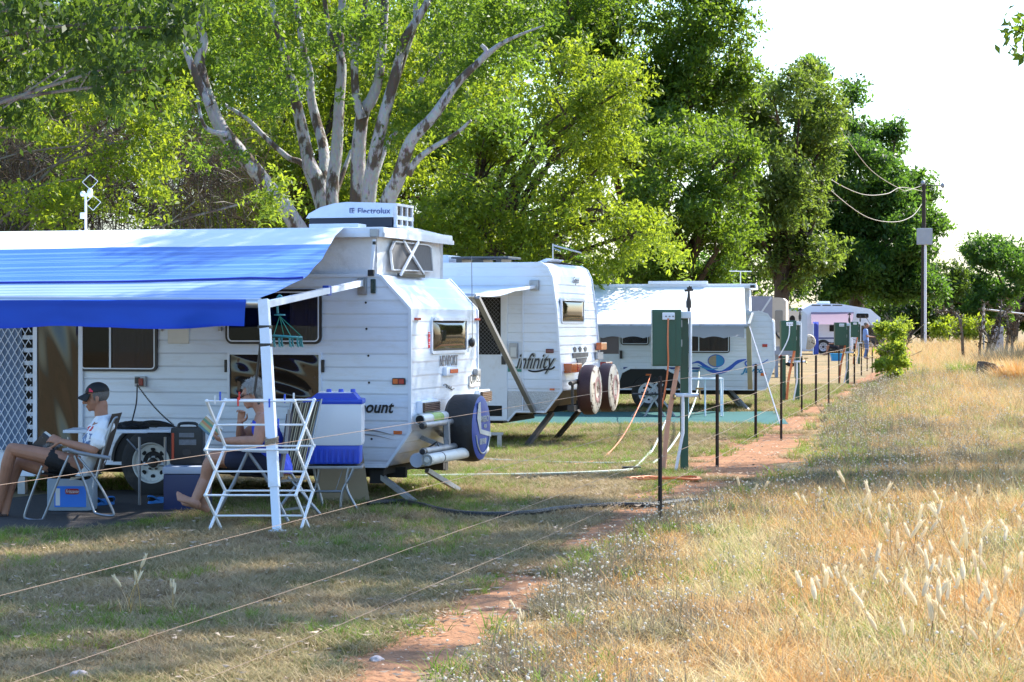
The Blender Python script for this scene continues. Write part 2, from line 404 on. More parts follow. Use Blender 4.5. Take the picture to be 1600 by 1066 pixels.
def edge_trim(mb, pts, w=.028, d=.022, M=None):
    for a, b in zip(pts[:-1], pts[1:]): mb.bar(a, b, w, d, M)

# bulging smoked shower-type door panel beside the security door
def panel(root, F, x0, y0, x1, y1, m, v=-.02, bul=.03, name='panel'):
    a, c = F.side(x0, y1, v), F.side(x1, y0, v); q = MB()
    q.grid(lambda s, t: (a[0]+(c[0]-a[0])*s, v-.004-bul*(1-(2*s-1)**4)*(1-(2*t-1)**8)*(.55+.30*math.cos(9*t+2.5*(s-.5)**2)+.22*math.sin(13*t+7*s+4*s*s)), a[1]+(c[1]-a[1])*t), 30, 60)
    return q.build(name, m, root, smooth=True)
# ------------------------------------------------------------------ the white pop-top caravan in front
RZ1 = R(-15.5)
s1 = 165.0; Y1 = 3500/s1
c1 = at(640.5, 600, Y1); F1 = Frame((c1.x, c1.y, 0), RZ1)
cv = thing('pop_top_caravan', 'white ribbed pop-top caravan with raised canvas roof and blue striped awning, nearest of the row', 'caravan', F1.loc, RZ1)
LEN1, WID1 = 5.0, 2.24
prof1 = [(-LEN1, .30), (-.24, .336), (0, .67), (0, 1.835), (-.30, 2.155), (-LEN1, 2.155)]
b = MB(); siding(b, prof1, 0, -1, 'y', .127); siding(b, prof1, WID1, 1, 'y', .127)
def slopes(b, prof, W_, seq, row=.127, lap=.006):
    for (i, j) in seq:
        (ua, za), (ub, zb) = prof[i], prof[j]; L_ = math.hypot(ub-ua, zb-za); n = max(1, round(L_/row)); du, dz = (ub-ua)/L_, (zb-za)/L_; nu, nz_ = dz, -du
        for k in range(n):
            q = []
            for t, o_ in ((k/n, .001), (k/n+.018/L_, lap), ((k+1)/n, .001)):
                q.append((ua+(ub-ua)*t+nu*o_, za+(zb-za)*t+nz_*o_))
            for e, f in ((0, 1), (1, 2)):
                b.add([(q[e][0], 0, q[e][1]), (q[e][0], W_, q[e][1]), (q[f][0], W_, q[f][1]), (q[f][0], 0, q[f][1])], [(0, 1, 2, 3)])
slopes(b, prof1, WID1, [(1, 2), (2, 3), (3, 4)])
b.add([(-LEN1, 0, 2.155), (-.3, 0, 2.155), (-.3, WID1, 2.155), (-LEN1, WID1, 2.155)], [(0, 1, 2, 3)])
b.add([(-LEN1, 0, .30), (-.24, 0, .336), (-.24, WID1, .336), (-LEN1, WID1, .30)], [(0, 1, 2, 3)])
b.add([(-LEN1, 0, .30), (-LEN1, WID1, .30), (-LEN1, WID1, 2.155), (-LEN1, 0, 2.155)], [(0, 1, 2, 3)])
b.build('body', m_white, cv, fix=False)
t = MB()
for v in (-.004, WID1+.004):
    edge_trim(t, [(p[0]+.003, v, p[1]) for p in prof1[1:5]], .03, .026); t.bar((-LEN1, v, .31), (-.24, v, .34), .024, .03)
    t.bar((-LEN1, v, 2.15), (-.3, v, 2.155), .022, .03)
t.build('corner_trim', m_trim, cv)
u_ = MB(); u_.box((-LEN1+.1, .15, .25), (-.3, WID1-.15, .33)); u_.box((-.42, .05, .17), (-.28, .14, .30)); u_.box((-.42, WID1-.2, .17), (-.28, WID1-.1, .3))
u_.bar((-4.6, .5, .25), (-.2, .5, .25), .06, .1); u_.bar((-4.6, WID1-.5, .25), (-.2, WID1-.5, .25), .06, .1); u_.bar((-2.47, .1, .33), (-2.47, WID1-.1, .33), .08, .08)
u_.build('chassis', m_under, cv)
# raised canvas and lid
cb = MB(); zc0, zc1 = 2.157, 2.545; ue = -.33
outl = [(-4.75, .10), (ue, .10), (ue, WID1-.10), (-4.75, WID1-.10)]
def canvas_pt(s, t):
    P = [Vector((-4.75, .09, 0)), Vector((ue, .09, 0)), Vector((ue, WID1-.09, 0)), Vector((-4.75, WID1-.09, 0))]
    L_ = [0, .40, .6, 1.0]; k = 0 if s < .4 else (1 if s < .6 else 2)
    a, b_ = P[k], P[k+1]; f = (s-L_[k])/(L_[k+1]-L_[k]); p = a+(b_-a)*f
    nrm = [Vector((0, -1, 0)), Vector((1, 0, 0)), Vector((0, 1, 0))][k]
    c = .5*(f*(1-f)*4)
    off = .055*math.sin(math.pi*t)*min(1, 6*f*(1-f)) - .03 + .018*noise.noise(Vector((p.x*2.2+p.y*3, t*2.5, 1.3)))*min(1, 8*f*(1-f)) + .012*noise.noise(Vector((p.x*7+p.y*7+t*5, t*3, 4)))
    q = p + nrm*off; return (q.x, q.y, zc0+(zc1-zc0)*t)
cb.grid(canvas_pt, 220, 14); cb.build('canvas', m_canvas, cv, smooth=True)
rf = MB(); zr = 2.54
rf.box((-4.85, .0, zr), (-.26, WID1, zr+.075), bev=.022)
rf.prism([(.05, zr+.07), (WID1/2, zr+.105), (WID1-.05, zr+.07)], -4.82, -.29, 'x')
rf.box((-4.85, -.012, zr-.02), (-.25, .02, zr+.02)); rf.box((-.275, -.012, zr-.022), (-.25, WID1+.012, zr+.02))
rf.build('lid', m_trim, cv, smooth=True)
# canvas window at the end, its gauze, the scissor lift
z0w, z1w = 2.215, 2.49
va, vb = F1.end(604, 400, ue)[0], F1.end(670, 400, ue)[0]
poly = [(va+.06, z0w), (vb, z0w+.01), (vb-.07, z1w-.02), (vb-.16, z1w), (va+.12, z1w), (va, z1w-.09), (va+.02, z0w+.10)]
wn = MB().prism([(q[0], q[1]) for q in poly], ue+.034, ue+.040, 'x').build('canvas_window', mat('window_gauze', (.13, .13, .14), .8, var=.35, scale=18, stretch=(1, 4, 1)), cv)
r_ = MB(); edge_trim(r_, [(ue+.042, q[0], q[1]) for q in poly+poly[:1]], .022, .012); r_.build('hem', m_canvas, wn)
sc = MB(); x_ = ue+.062
pa = F1.end(631, 377, x_); pb = F1.end(662, 428, x_); pc = F1.end(651, 378, x_); pd = F1.end(623, 430, x_)
sc.bar((x_, *pa), (x_, *pb), .018, .024); sc.bar((x_+.02, *pc), (x_+.02, *pd), .018, .024)
sc.build('scissor_lift', m_trim, cv)
sc = MB(); sc.bar((x_, pd[0], 2.17), (x_, pb[0], 2.17), .03, .03); sc.build('lift_foot', m_black, cv)
g_ = MB(); a = F1.side(585, 374, -.02); c = F1.side(580, 425, -.02); g_.bar((a[0], -.02, a[1]), (c[0], -.02, c[1]), .03, .02); g_.build('gas_strut', m_trim, cv)
g_ = MB(); g_.box((c[0]-.03, -.04, c[1]-.04), (c[0]+.03, .0, c[1]+.02), .006); g_.build('strut_foot', m_black, cv); g_ = MB(); g_.box((a[0]-.014, -.035, a[1]-.05), (a[0]+.014, -.01, a[1]-.02)); g_.build('strut_foot', m_black, cv)
g_ = MB(); g_.box((a[0]-.045, -.03, a[1]+.02), (a[0]+.04, .0, a[1]+.1), .01); g_.build('roof_catch', m_galv, cv)
a = F1.side(584, 447, 0); g_ = MB(); g_.box((a[0]-.022, -.035, a[1]-.07), (a[0]+.022, 0, a[1]+.065), .008); g_.box((a[0]-.012, -.05, a[1]-.04), (a[0]+.012, -.03, a[1]+.03), .004); g_.build('catch', mat('dark_green_plastic', (.01, .035, .03), .4), cv)
# air conditioner on the lid
VA, VB = .80, 1.42
def acx(px): return F1.side(px, 340, VA)[0]
uL, uR, uG = acx(478), acx(613), acx(606)
zb, zt = F1.side(560, 357, VA)[1], F1.side(560, 315, VA)[1]; zm = F1.side(560, 340, VA)[1]
sh = MB()
up = [(uL, zm), (uL+.03, zm+.045), (uL+.13, zt-.05), (uL+.28, zt-.012), (uL+.42, zt), (uR-.2, zt-.01), (uR, zt-.02), (uR, zm)]
n = len(up)
sh.add([(q[0], VA+(.05 if q[1] > zm+.06 else 0), q[1]) for q in up]+[(q[0], VB-(.05 if q[1] > zm+.06 else 0), q[1]) for q in up], [tuple(range(n)), tuple(range(2*n-1, n-1, -1))]+[(i, n+i, n+(i+1) % n, (i+1) % n) for i in range(n)])
ac = sh.build('air_conditioner', m_trim, cv, smooth=True)
MB().box((uL+.03, VA+.012, zb+.01), (uR-.01, VB-.012, zm-.001), .01).build('base', mat('navy_plastic', (.012, .018, .04), .45), ac)
gr_ = MB()
for k in range(4):
    v = VA+.06+(VB-VA-.12)*k/3; gr_.box((uR, v-.016, zb+.03), (uR+.03, v+.016, zt-.03))
gr_.box((uR, VA+.04, zm-.02), (uR+.034, VB-.04, zm+.02)); gr_.box((uR, VA+.04, zt-.045), (uR+.034, VB-.04, zt-.02)); gr_.box((uR, VA+.04, zb+.01), (uR+.034, VB-.04, zb+.035))
gr_.build('grille_frame', m_trim, ac)
gr_ = MB()
for k in range(12):
    z = zb+.04+(zt-zb-.08)*k/11; gr_.box((uR-.002, VA+.06, z-.005), (uR+.012, VB-.06, z+.005))
gr_.box((uR-.006, VA+.05, zb+.03), (uR+.002, VB-.05, zt-.04)); gr_.build('grille', mat('grille_brown', (.09, .07, .055), .6), ac)
a = F1.side(548, 334, VA+.03); e = F1.side(604, 334, VA+.03)
text('lettering', 'Electrolux', .085, m_blueink, ac, M_side(a[0]+.075, VA+.012, a[1]-.004), sx=.98)
lg = MB(); u0, z0_ = a[0]-.005, a[1]+.001
lg.box((u0, VA+.008, z0_), (u0+.05, VA+.014, z0_+.008)); lg.box((u0, VA+.008, z0_+.046), (u0+.05, VA+.014, z0_+.054)); lg.box((u0, VA+.008, z0_+.0085), (u0+.008, VA+.014, z0_+.0455)); lg.box((u0+.024, VA+.008, z0_+.009), (u0+.030, VA+.014, z0_+.0455)); lg.box((u0+.0305, VA+.008, z0_+.024), (u0+.05, VA+.014, z0_+.030))
lg.build('emblem', m_blueink, ac)
ra = MB(); a = F1.side(494, 354, .5); c = F1.side(570, 354, .5); ra.box((a[0], .3, zr+.085), (c[0], .55, zr+.125), .01); ra.build('roof_vent', m_trim, cv)
# windows, door and hatches on the side
window_side(cv, F1, 126, 470, 247, 580, 0, .06, bars=(.40,), curtain=((.42, .98),))
window_side(cv, F1, 354, 452, 503.5, 537.5, 0, .07, curtain=((.68, .99),))
hw = window_side(cv, F1, 357, 551, 503, 627, 0, .01, fr=m_trim, name='hatch', pane=False)
a = F1.side(367, 560); c = F1.side(494, 622)
panel(hw, F1, 361, 554, 499, 625, m_smoke, -.014, .03, 'pane')
h_ = MB(); h_.bar((a[0], -.0215, c[1]+.20), (c[0], -.0215, c[1]+.20), .004, .03); h_.bar((a[0]+.05, -.0215, c[1]), (a[0]+.05, -.0215, a[1]), .03, .004); h_.bar((c[0]-.05, -.0215, c[1]), (c[0]-.05, -.0215, a[1]), .03, .004)
h_.build('brown_frame', mat('brown_timber', (.13, .07, .035), .6), hw)
for px in (354, 505.5):
    a = F1.side(px, 572); MB().box((a[0]-.012, -.03, a[1]-.06), (a[0]+.012, 0, a[1]+.06), .004).build('hinge', m_black, cv)
door = panel(cv, F1, 59, 470, 125, 742, m_smoke, name='open_door')
fr = MB()
for x in (57, 128): 
    a = F1.side(x, 742); c = F1.side(x, 470); fr.bar((a[0], -.02, a[1]), (c[0], -.02, c[1]), .045, .03)
fr.build('door_frame', m_trim, door)
a, c = F1.side(-60, 705), F1.side(53, 470)
sd_ = MB(); sd_.box((a[0]-.03, -.005, a[1]-.02), (c[0], -.001, c[1])); sdoor = sd_.build('security_door', m_recess, cv)
ms = MB(); st = .075; h = c[1]-a[1]; k = -int(h/st)-2
while a[0]+k*st < c[0]:
    for sgn in (1, -1):
        x0_, x1_ = (a[0]+k*st, a[0]+k*st+h*.62) if sgn > 0 else (a[0]+k*st+h*.62, a[0]+k*st)
        z0_, z1_ = a[1], c[1]
        # clip to the door
        def cl(x0_, z0_, x1_, z1_):
            if x1_ == x0_: return None
            t0, t1 = 0, 1
            for lo, s_ in ((a[0], 1), (c[0]-.01, -1)):
                d0, d1 = s_*(x0_-lo), s_*(x1_-lo)
                if d0 < 0 and d1 < 0: return None
                if d0 < 0: t0 = max(t0, d0/(d0-d1))
                elif d1 < 0: t1 = min(t1, d0/(d0-d1))
            if t0 >= t1: return None
            L_ = lambda t: (x0_+(x1_-x0_)*t, z0_+(z1_-z0_)*t)
            return L_(t0), L_(t1)
        q = cl(x0_, z0_, x1_, z1_)
        if q: ms.bar((q[0][0], -.042-.003*(sgn > 0), q[0][1]), (q[1][0], -.042-.003*(sgn > 0), q[1][1]), .006, .009, up=(0, 1, 0))
    k += 1
ms.build('diamond_grille', m_trim, sdoor)
cu = MB(); cu.grid(lambda s, t: (a[0]+.02+(c[0]-a[0]-.16+.08*(1-t))*s, -.022+.008*math.sin(s*26), a[1]+.02+(h-.04)*t), 60, 4); cu.build('curtain', mat('slate_blue_curtain', (.16, .22, .32), .9, var=.2, scale=12, stretch=(4, 1, .4)), sdoor, smooth=True)
dl = MB(); q0, q1 = F1.side(-60, 742), F1.side(56, 706); dl.box((q0[0], -.03, q0[1]), (q1[0], -.002, q1[1]), .008); dl.build('door_sill', m_trim, sdoor)
st_ = MB(); s0 = F1.side(36, 742); st_.box((s0[0]-.05, -.02, .0), (s0[0]+.03, .04, s0[1])); st_.build('corner_leg', m_galv, cv)
a, c = F1.side(263, 537), F1.side(296, 511); hb = MB(); hb.box((a[0], -.02, a[1]), (c[0], 0, c[1]), .01); hb.build('hatch_cover', mat('cream_plastic', (.72, .70, .64), .45), cv)
for px in (252, 345):
    a = F1.side(px, 514); MB().box((a[0]-.016, -.03, a[1]-.02), (a[0]+.016, 0, a[1]+.02), .005).build('hook', m_galv, cv)
a, c = F1.side(213, 604), F1.side(230, 588); sk = MB(); sk.box((a[0], -.045, a[1]), (c[0], 0, c[1]), .008); sk = sk.build('power_inlet', m_galv, cv)
MB().box((a[0]+.01, -.06, a[1]+.03), (a[0]+.06, -.04, c[1]-.01), .006).build('socket', m_black, sk)
MB().box((a[0]+.055, -.07, a[1]+.01), (a[0]+.095, -.045, c[1]-.02), .006).build('flap', mat('dull_red_plastic', (.30, .05, .03), .5), sk)
# lights, lettering, swoosh on the side
a = F1.side(624, 596); lt = MB(); lt.box((a[0]-.065, -.03, a[1]-.032), (a[0]+.065, 0, a[1]+.032), .012); lt = lt.build('marker_light', m_black, cv)
MB().box((a[0]-.055, -.036, a[1]-.024), (a[0]-.004, -.02, a[1]+.024), .006).build('lens', m_amber, lt); MB().box((a[0]+.002, -.036, a[1]-.024), (a[0]+.055, -.02, a[1]+.024), .006).build('lens', m_redl, lt)
a = F1.side(622, 676); MB().box((a[0]-.042, -.016, a[1]-.017), (a[0]+.042, 0, a[1]+.017), .004).build('reflector', m_amber, cv)
a = F1.side(613.5, 645); tx = text('lettering', 'Paramount', .158, m_blackink, cv, M_side(a[0], -.012, a[1]), shear=.28, bold=.0035, align='RIGHT', sx=.92)
sw = MB()
for z_, w_ in ((0, .03), (-.045, .016)):
    P0 = F1.side(560, 671); P1 = F1.side(617, 681); n = 14; up_, lo_ = [], []
    for i in range(n+1):
        t = i/n; u = P0[0]+(P1[0]-P0[0])*t; z = P0[1]+(P1[1]-P0[1])*(t**2)+z_; ww = w_*(1-t)
        up_.append((u, z+ww/2)); lo_.append((u, z-ww/2))
    sw.prism(up_+lo_[::-1], -.0125, -.0085)
sw.build('swoosh', m_greyink, cv)
for px, py in ((572, 473), (573, 514), (576, 556), (577, 598), (579, 643), (581, 686)):
    a = F1.side(px, py); sd2 = MB(); sd2.lathe([(0, .006), (.011, .004), (.011, 0)], 8, Matrix.Translation((a[0], -.006, a[1])) @ Matrix.Rotation(R(90), 4, 'X')); sd2.build('screw_cap', m_black, cv)
# wheel and arch
a = F1.side(240, 741, .02); wu = F1.side(241, 741)[0]
ar = MB(); pts = [(wu+.43*math.cos(R(t)), .35+.38*math.sin(R(t))) for t in range(0, 181, 9)]
ar.prism([(wu+.45, .30)]+[(wu+.43*math.cos(R(t)), .35+.36*math.sin(R(t))) for t in range(0, 181, 9)]+[(wu-.45, .30)], -.013, .0); ar.build('wheel_arch', m_under, cv)
er = MB(); er.tube([(x, -.015, z) for x, z in pts], .022, 6); er.build('arch_trim', m_black, cv)
wheel(cv, (wu, .02, .335), .335, .20, rim=mat('worn_white_rim', (.62, .61, .56), .5, var=.15, dirt=(.25, .2, .14), dscale=10))
# the end wall
window_end(cv, F1, 672, 494, 727.5, 553.5, 0, .05)
def end_pt(px, py, u=.0): return F1.end(px, py, u)
a, c = end_pt(686, 571.5), end_pt(711.5, 571.5)
text('lettering', 'NEWPORT', .15, m_greyink, cv, M_end(.009, a[0], a[1]-.005), sx=(c[0]-a[0])/.66, bold=.001)
a = end_pt(700, 580); MB().box((0, a[0]-.2, a[1]-.045), (.05, a[0]+.2, a[1]+.045), .02).build('brake_light', m_trim, cv)
br = [o for o in cv.children if o.name.startswith('brake_light')][0]
MB().box((.045, a[0]-.09, a[1]-.02), (.06, a[0]+.16, a[1]+.02), .006).build('lens', mat('orange_red_lens', (.62, .09, .03), .25), br)
a = end_pt(668, 518.5); text('lettering', 'IBBIE', .075, m_redink, cv, M_end(.009, a[0], a[1]) @ Matrix.Rotation(R(-90), 4, 'Z'), bold=.002)
for px, py in ((650, 498.5), (743.5, 499)):
    a = end_pt(px, py); MB().box((0, a[0]-.07, a[1]-.012), (.03, a[0]+.07, a[1]+.012), .006).build('clearance_light', m_redl, cv)
a, c = end_pt(731, 606), end_pt(748.5, 580)
pl = MB(); pl.prism(rrect(a[0], a[1], c[0], c[1]-.03, .03), .008, .016, 'x'); pl = pl.build('number_plate', mat('plate_white', (.74, .74, .72), .4), cv)
o = MB(); ring(o, rrect(a[0], a[1], c[0], c[1]-.03, .03), rrect(a[0]+.012, a[1]+.012, c[0]-.012, c[1]-.042, .02), .0162, .019, 'x'); o.build('plate_border', m_greyink, pl)
text('lettering', 'Q21Y32', .125, m_blackink, pl, M_end(.0175, a[0]+.03, a[1]+.05), sx=(c[0]-a[0]-.06)/.43)
lp = MB(); zc = c[1]-.005; vc = (a[0]+c[0])/2; lp.box((0, vc-.04, zc-.035), (.06, vc+.08, zc+.035), .02); lp.build('plate_lamp', m_galv, pl)
wv = MB()
for k in range(2):
    a, c = end_pt(692+k*4, 602+k*3), end_pt(704+k*4, 605+k*2)
    L_ = [(.009, a[0]+(c[0]-a[0])*i/10, a[1]+(c[1]-a[1])*i/10+.014*math.sin(i*.63)) for i in range(11)]
    wv.tube(L_, .008, 5)
wv.build('wave_emblem', m_greyink, cv)
for x0, x1, y0, y1 in ((650, 676, 624, 646), (741, 757.5, 608, 629)):
    a, c = end_pt(x0, y1), end_pt(x1, y0); l_ = MB()
    l_.box((0, a[0], a[1]-.01), (.06, c[0], c[1]), .015); l_ = l_.build('tail_light', m_trim, cv)
    e = MB(); e.box((.055, a[0]+.02, a[1]+.005), (.085, c[0]-.02, c[1]-.015), .012); e = e.build('lens', mat('smoky_brown_lens', (.045, .022, .016), .25, var=.4, scale=20, coat=.5), l_)
    s_ = MB()
    for k in range(5):
        z = a[1]+.02+(c[1]-a[1]-.05)*k/4; s_.box((.0855, a[0]+.025, z-.004), (.089, c[0]-.025, z+.004))
    s_.build('lens_rib', mat('dusty_lens_rib', (.16, .10, .08), .4), e)
# pipes and carrier on the back
cr = MB()
def endbar(mb, x0, y0, u0, L_, r, n=14): 
    v, z = F1.end(x0, y0, u0); mb.tube([(u0, v, z), (u0, v+L_, z)], r, n); return (u0, v, z)
q = MB(); e1 = endbar(q, 656, 656, .12, 1.95, .050); q.build('pipe_carrier', m_pvc, cv, smooth=True)
q = MB(); q.lathe([(0, 0), (.041, 0), (.041, .004)], 14, Matrix.Translation((e1[0], e1[1]-.004, e1[2])) @ Matrix.Rotation(R(-90), 4, 'X')); q.build('pipe_mouth', m_recess, cv)
q = MB(); q.tube([(e1[0], e1[1]+.3, e1[2]), (e1[0], e1[1]+.62, e1[2])], .0512, 14, caps=False); q.build('sticker', mat('green_gold_sticker', (.30, .42, .10), .5, var=.6, scale=25), cv)
q = MB(); e2 = endbar(q, 659, 665.5, .20, 1.7, .026); e3 = endbar(q, 660, 706, .22, 1.7, .032)
for dv in (.75, 1.4): q.bar((.21, e2[1]+dv, e2[2]), (.22, e2[1]+dv, e3[2]), .05, .05); q.bar((.2, e2[1]+dv, e3[2]), (-.12, e2[1]+dv, e3[2]+.12), .04, .04)
q.build('bumper_bar', m_galv, cv, smooth=True)
for e in (e2, e3): q = MB(); q.lathe([(0, .026), (.026, .024), (.035, 0), (.035, -.04)], 14, Matrix.Translation((e[0], e[1]+.02, e[2])) @ Matrix.Rotation(R(90), 4, 'X')); q.build('end_cap', m_black, cv, smooth=True)
q = MB(); e4 = endbar(q, 667, 719, .30, 1.9, .054); q.build('pipe_carrier', m_pvc, cv, smooth=True)
q = MB(); q.lathe([(0, .012), (.024, .012), (.028, 0)], 14, Matrix.Translation((e4[0], e4[1], e4[2])) @ Matrix.Rotation(R(90), 4, 'X')); q.lathe([(.055, 0), (.059, -.03), (.055, -.06)], 14, Matrix.Translation((e4[0], e4[1], e4[2])) @ Matrix.Rotation(R(90), 4, 'X')); q.build('pipe_cap', mat('cream_cap', (.60, .58, .52), .5), cv)
q = MB(); e5 = endbar(q, 651, 719.5, .12, 1.8, .068); q.build('waste_pipe', mat('pale_blue_grey_pipe', (.50, .56, .66), .45), cv, smooth=True)
q = MB(); q.tube([(e4[0], e4[1]+.4, e4[2]-.0), (e4[0], e4[1]+.425, e4[2])], .0555, 14); q.build('strap', m_black, cv); q = MB(); q.tube([(e5[0]+.02, e5[1]+.3, e5[2]+.1), (e5[0]+.1, e5[1]+.32, e5[2]+.16), (.24, e5[1]+.33, e3[2])], .01, 6); q.build('strap', m_black, cv)
# spare wheel with its blue cover
vS, zS = F1.end(740, 668.5, .33); RS = .335
Mx = Matrix.Translation((.33, vS, zS)) @ Matrix.Rotation(R(90), 4, 'Y')
q = MB().lathe([(.2, -.23), (RS-.05, -.23), (RS-.01, -.19), (RS, -.03), (RS-.003, .04), (RS-.02, .075)], 44, Mx); sp = q.build('spare_wheel', mat('black_vinyl', (.018, .015, .015), .55, var=.3, bump=.25, bscale=20), cv, smooth=True)
q = MB().lathe([(0, .098), (.15, .097), (RS-.05, .090), (RS-.02, .0755)], 44, Mx); q.build('cover_face', mat('blue_vinyl', (.015, .055, .29), .5, var=.15, bump=.2, bscale=16), sp, smooth=True)
u0 = .33+.099
q = MB(); m_pale = mat('pale_grey_print', (.45, .47, .46), .6)
q.prism([(vS-.22, zS+.10), (vS-.12, zS-.05), (vS+.27, zS-.10), (vS+.27, zS-.055), (vS-.08, zS-.01), (vS-.10, zS+.26), (vS-.17, zS+.25)], u0+.001, u0+.004, 'x'); q.build('badge', m_pale, sp)
q = MB(); q.tube([(u0, vS+.25*math.cos(R(a)), zS+.25*math.sin(R(a))) for a in range(195, 346, 10)], .007, 5); q.build('print_ring', m_pale, sp)
text('lettering', 'ANSERCY', .085, m_pale, sp, M_end(u0+.002, vS-.10, zS+.06), sx=.82)
text('lettering', '4X4', .06, m_pale, sp, M_end(u0+.002, vS+.02, zS-.005), sx=.9)
text('lettering', '081918', .085, m_pale, sp, M_end(u0+.002, vS-.13, zS-.16), sx=.9)
for z_ in (.10, -.13): q = MB(); q.ell((.3, vS+.42, zS+z_), .05); q.build('ball_cap', m_trim, cv, smooth=True)
q = MB(); q.bar((.2, vS, e2[2]), (.2, vS, e3[2]), .08, .06); q.tube([(.05, vS, zS), (.3, vS, zS)], .05, 10); q.build('spare_bracket', m_galv, cv)
# drop-down corner legs
q = MB(); a = F1.local(gr(648, 787)); q.bar((-.36, .10, .26), (a.x, a.y, .015), .05, .045); q.bar((a.x-.07, a.y, .006), (a.x+.07, a.y, .006), .10, .012); q.build('stabiliser_leg', m_galv, cv)
q = MB(); a = F1.local(gr(717, 768)); q.bar((-.15, 1.0, .24), (a.x, a.y, .015), .05, .045); q.bar((a.x-.07, a.y, .006), (a.x+.07, a.y, .006), .10, .012); q.build('stabiliser_leg', m_galv, cv)
# whip aerial
q = MB(); a = end_pt(734, 535); c = end_pt(734, 400); q.tube([(.03, a[0], a[1]), (.02, c[0], c[1]+.0)], .004, 5); q.build('whip_aerial', m_greyink, cv)
q = MB(); q.ell((.03, a[0]-.02, a[1]), (.03, .05, .05)); q.build('aerial_base', m_black, cv, smooth=True)
bk = F1.side(567, 446); q = MB(); q.box((bk[0]-.045, -.03, bk[1]-.09), (bk[0]+.045, 0, bk[1]+.07), .006); q.box((bk[0]-.03, -.07, bk[1]-.02), (bk[0]+.03, -.03, bk[1]+.06), .006); q.build('awning_bracket', m_galv, cv)
# television aerial on the roof
ta = thing('television_aerial', 'white loop television aerial on a mast above the blue awning', 'aerial', (0, 0, 0))
aY = 23.0; A = at(134, 357, aY); ta.location = A
q = MB(); q.tube([(0, 0, -.1), (0, 0, .34)], .012, 10); q.lathe([(0, 0), (.035, 0), (.035, .06), (0, .06)], 12, Matrix.Translation((-.02, -.02, .10))); q.build('mast', m_trim, ta, smooth=True)
q = MB(); q.ell((.045, 0, .365), (.030, .03, .050)); q.box((-.02, -.02, .33), (.03, .02, .36)); q.ell((-.03, 0, .355), .028); q.build('amplifier', m_trim, ta, smooth=True)
q = MB()
for cx, cz in ((.045, .475), (.075, .26)):
    q = MB()
    L_ = [(cx, 0, cz+.075), (cx+.08, 0, cz+.01), (cx, 0, cz-.075), (cx-.08, 0, cz+.0), (cx, 0, cz+.075)]
    for a, c in zip(L_[:-1], L_[1:]): q.tube([a, c], .004, 6)
    q.build('loop', m_alu, ta)

# ------------------------------------------------------------------ its blue striped awning
m_awb = mat('blue_awning_cloth', (.035, .13, .44), .38, var=.2, scale=2, stretch=(.4, 3, 3), bump=.25, bscale=5, dirt=(.13, .22, .46), dscale=1.1, damt=.6)
m_awb2 = mat('light_blue_stripe', (.10, .22, .60), .38, var=.1, scale=2, bump=.15, bscale=5)
m_awp = mat('pale_blue_glare', (.26, .36, .66), .36, var=.12, scale=2, bump=.15, bscale=5)  # paler blue of the lower cloth: glare put into its colour
m_aww = mat('white_awning_cloth', (.70, .74, .80), .45, var=.05, bump=.15, bscale=4, dirt=(.50, .50, .50), dscale=1.6, damt=.35)
def cloth_mat(name, col, tr):
    m = bpy.data.materials.new(name); m.use_nodes = True; n = m.node_tree; b = n.nodes['Principled BSDF']; o = n.nodes['Material Output']
    b.inputs['Base Color'].default_value = (*col, 1); b.inputs['Roughness'].default_value = .6
    t = n.nodes.new('ShaderNodeBsdfTranslucent'); t.inputs[0].default_value = (*tr, 1); mx = n.nodes.new('ShaderNodeMixShader'); mx.inputs[0].default_value = .5
    n.links.new(b.outputs[0], mx.inputs[1]); n.links.new(t.outputs[0], mx.inputs[2]); n.links.new(mx.outputs[0], o.inputs[0]); return m
m_val = cloth_mat('blue_valance_cloth', (.02, .11, .75), (.02, .13, .85))
aw = thing('awning', 'blue and white striped roll-out awning with blue valance on a white post', 'awning', F1.loc, RZ1)
VB_ = -2.62
uTL, zT = F1.side(-80, 356, -.02); uTR, zTR = F1.side(538, 356, -.02)
uBL, zB = F1.side(-80, 468, VB_); uBR, zBR = F1.side(402, 468, VB_)
ledge = [(0, 538), (.12, 524), (.47, 501), (.74, 472), (.91, 430), (1, 402)]
def aw_pt(s, t):
    v = -.02+(VB_+.02)*t; z = zTR+(zBR-zTR)*t
    px = float(np.interp(t, [e[0] for e in ledge], [e[1] for e in ledge])); ur = F1.side(px, 420, v)[0]
    u0 = uTL+(uBL-uTL)*t; k = s**.8; u = u0+(ur-u0)*k
    z += -.045*math.sin(math.pi*t)*(.4+.6*(1-k)) + .016*noise.noise(Vector((u*.9, t*1.6, 8)))
    if k > .72: z += .03*math.sin((u*9+t*22))*((k-.72)/.28)**1.5*math.sin(math.pi*min(1, t*1.05))*max(0, t-.3)
    return (u, v, z)
cl = MB(); NU_, NT = 120, 90
for j in range(NT):
    t0, t1 = j/NT, (j+1)/NT
    tm = (t0+t1)/2
    if tm < .235: cl.cur = 0
    elif tm > .74: cl.cur = 3 if j % 4 else 2
    else: cl.cur = 2 if j % 6 in (2,) else (1 if j % 9 else 2)
    cl.grid(lambda s, t: aw_pt(s, t0+(t1-t0)*t), NU_, 1)
o = cl.build('canopy', [m_aww, m_awb, m_awb2, m_awp], aw, smooth=False)
bm = bmesh.new(); bm.from_mesh(o.data); bmesh.ops.remove_doubles(bm, verts=bm.verts, dist=1e-5); bmesh.ops.recalc_face_normals(bm, faces=bm.faces); bm.to_mesh(o.data); bm.free()
o.data.polygons.foreach_set('use_smooth', [True]*len(o.data.polygons))
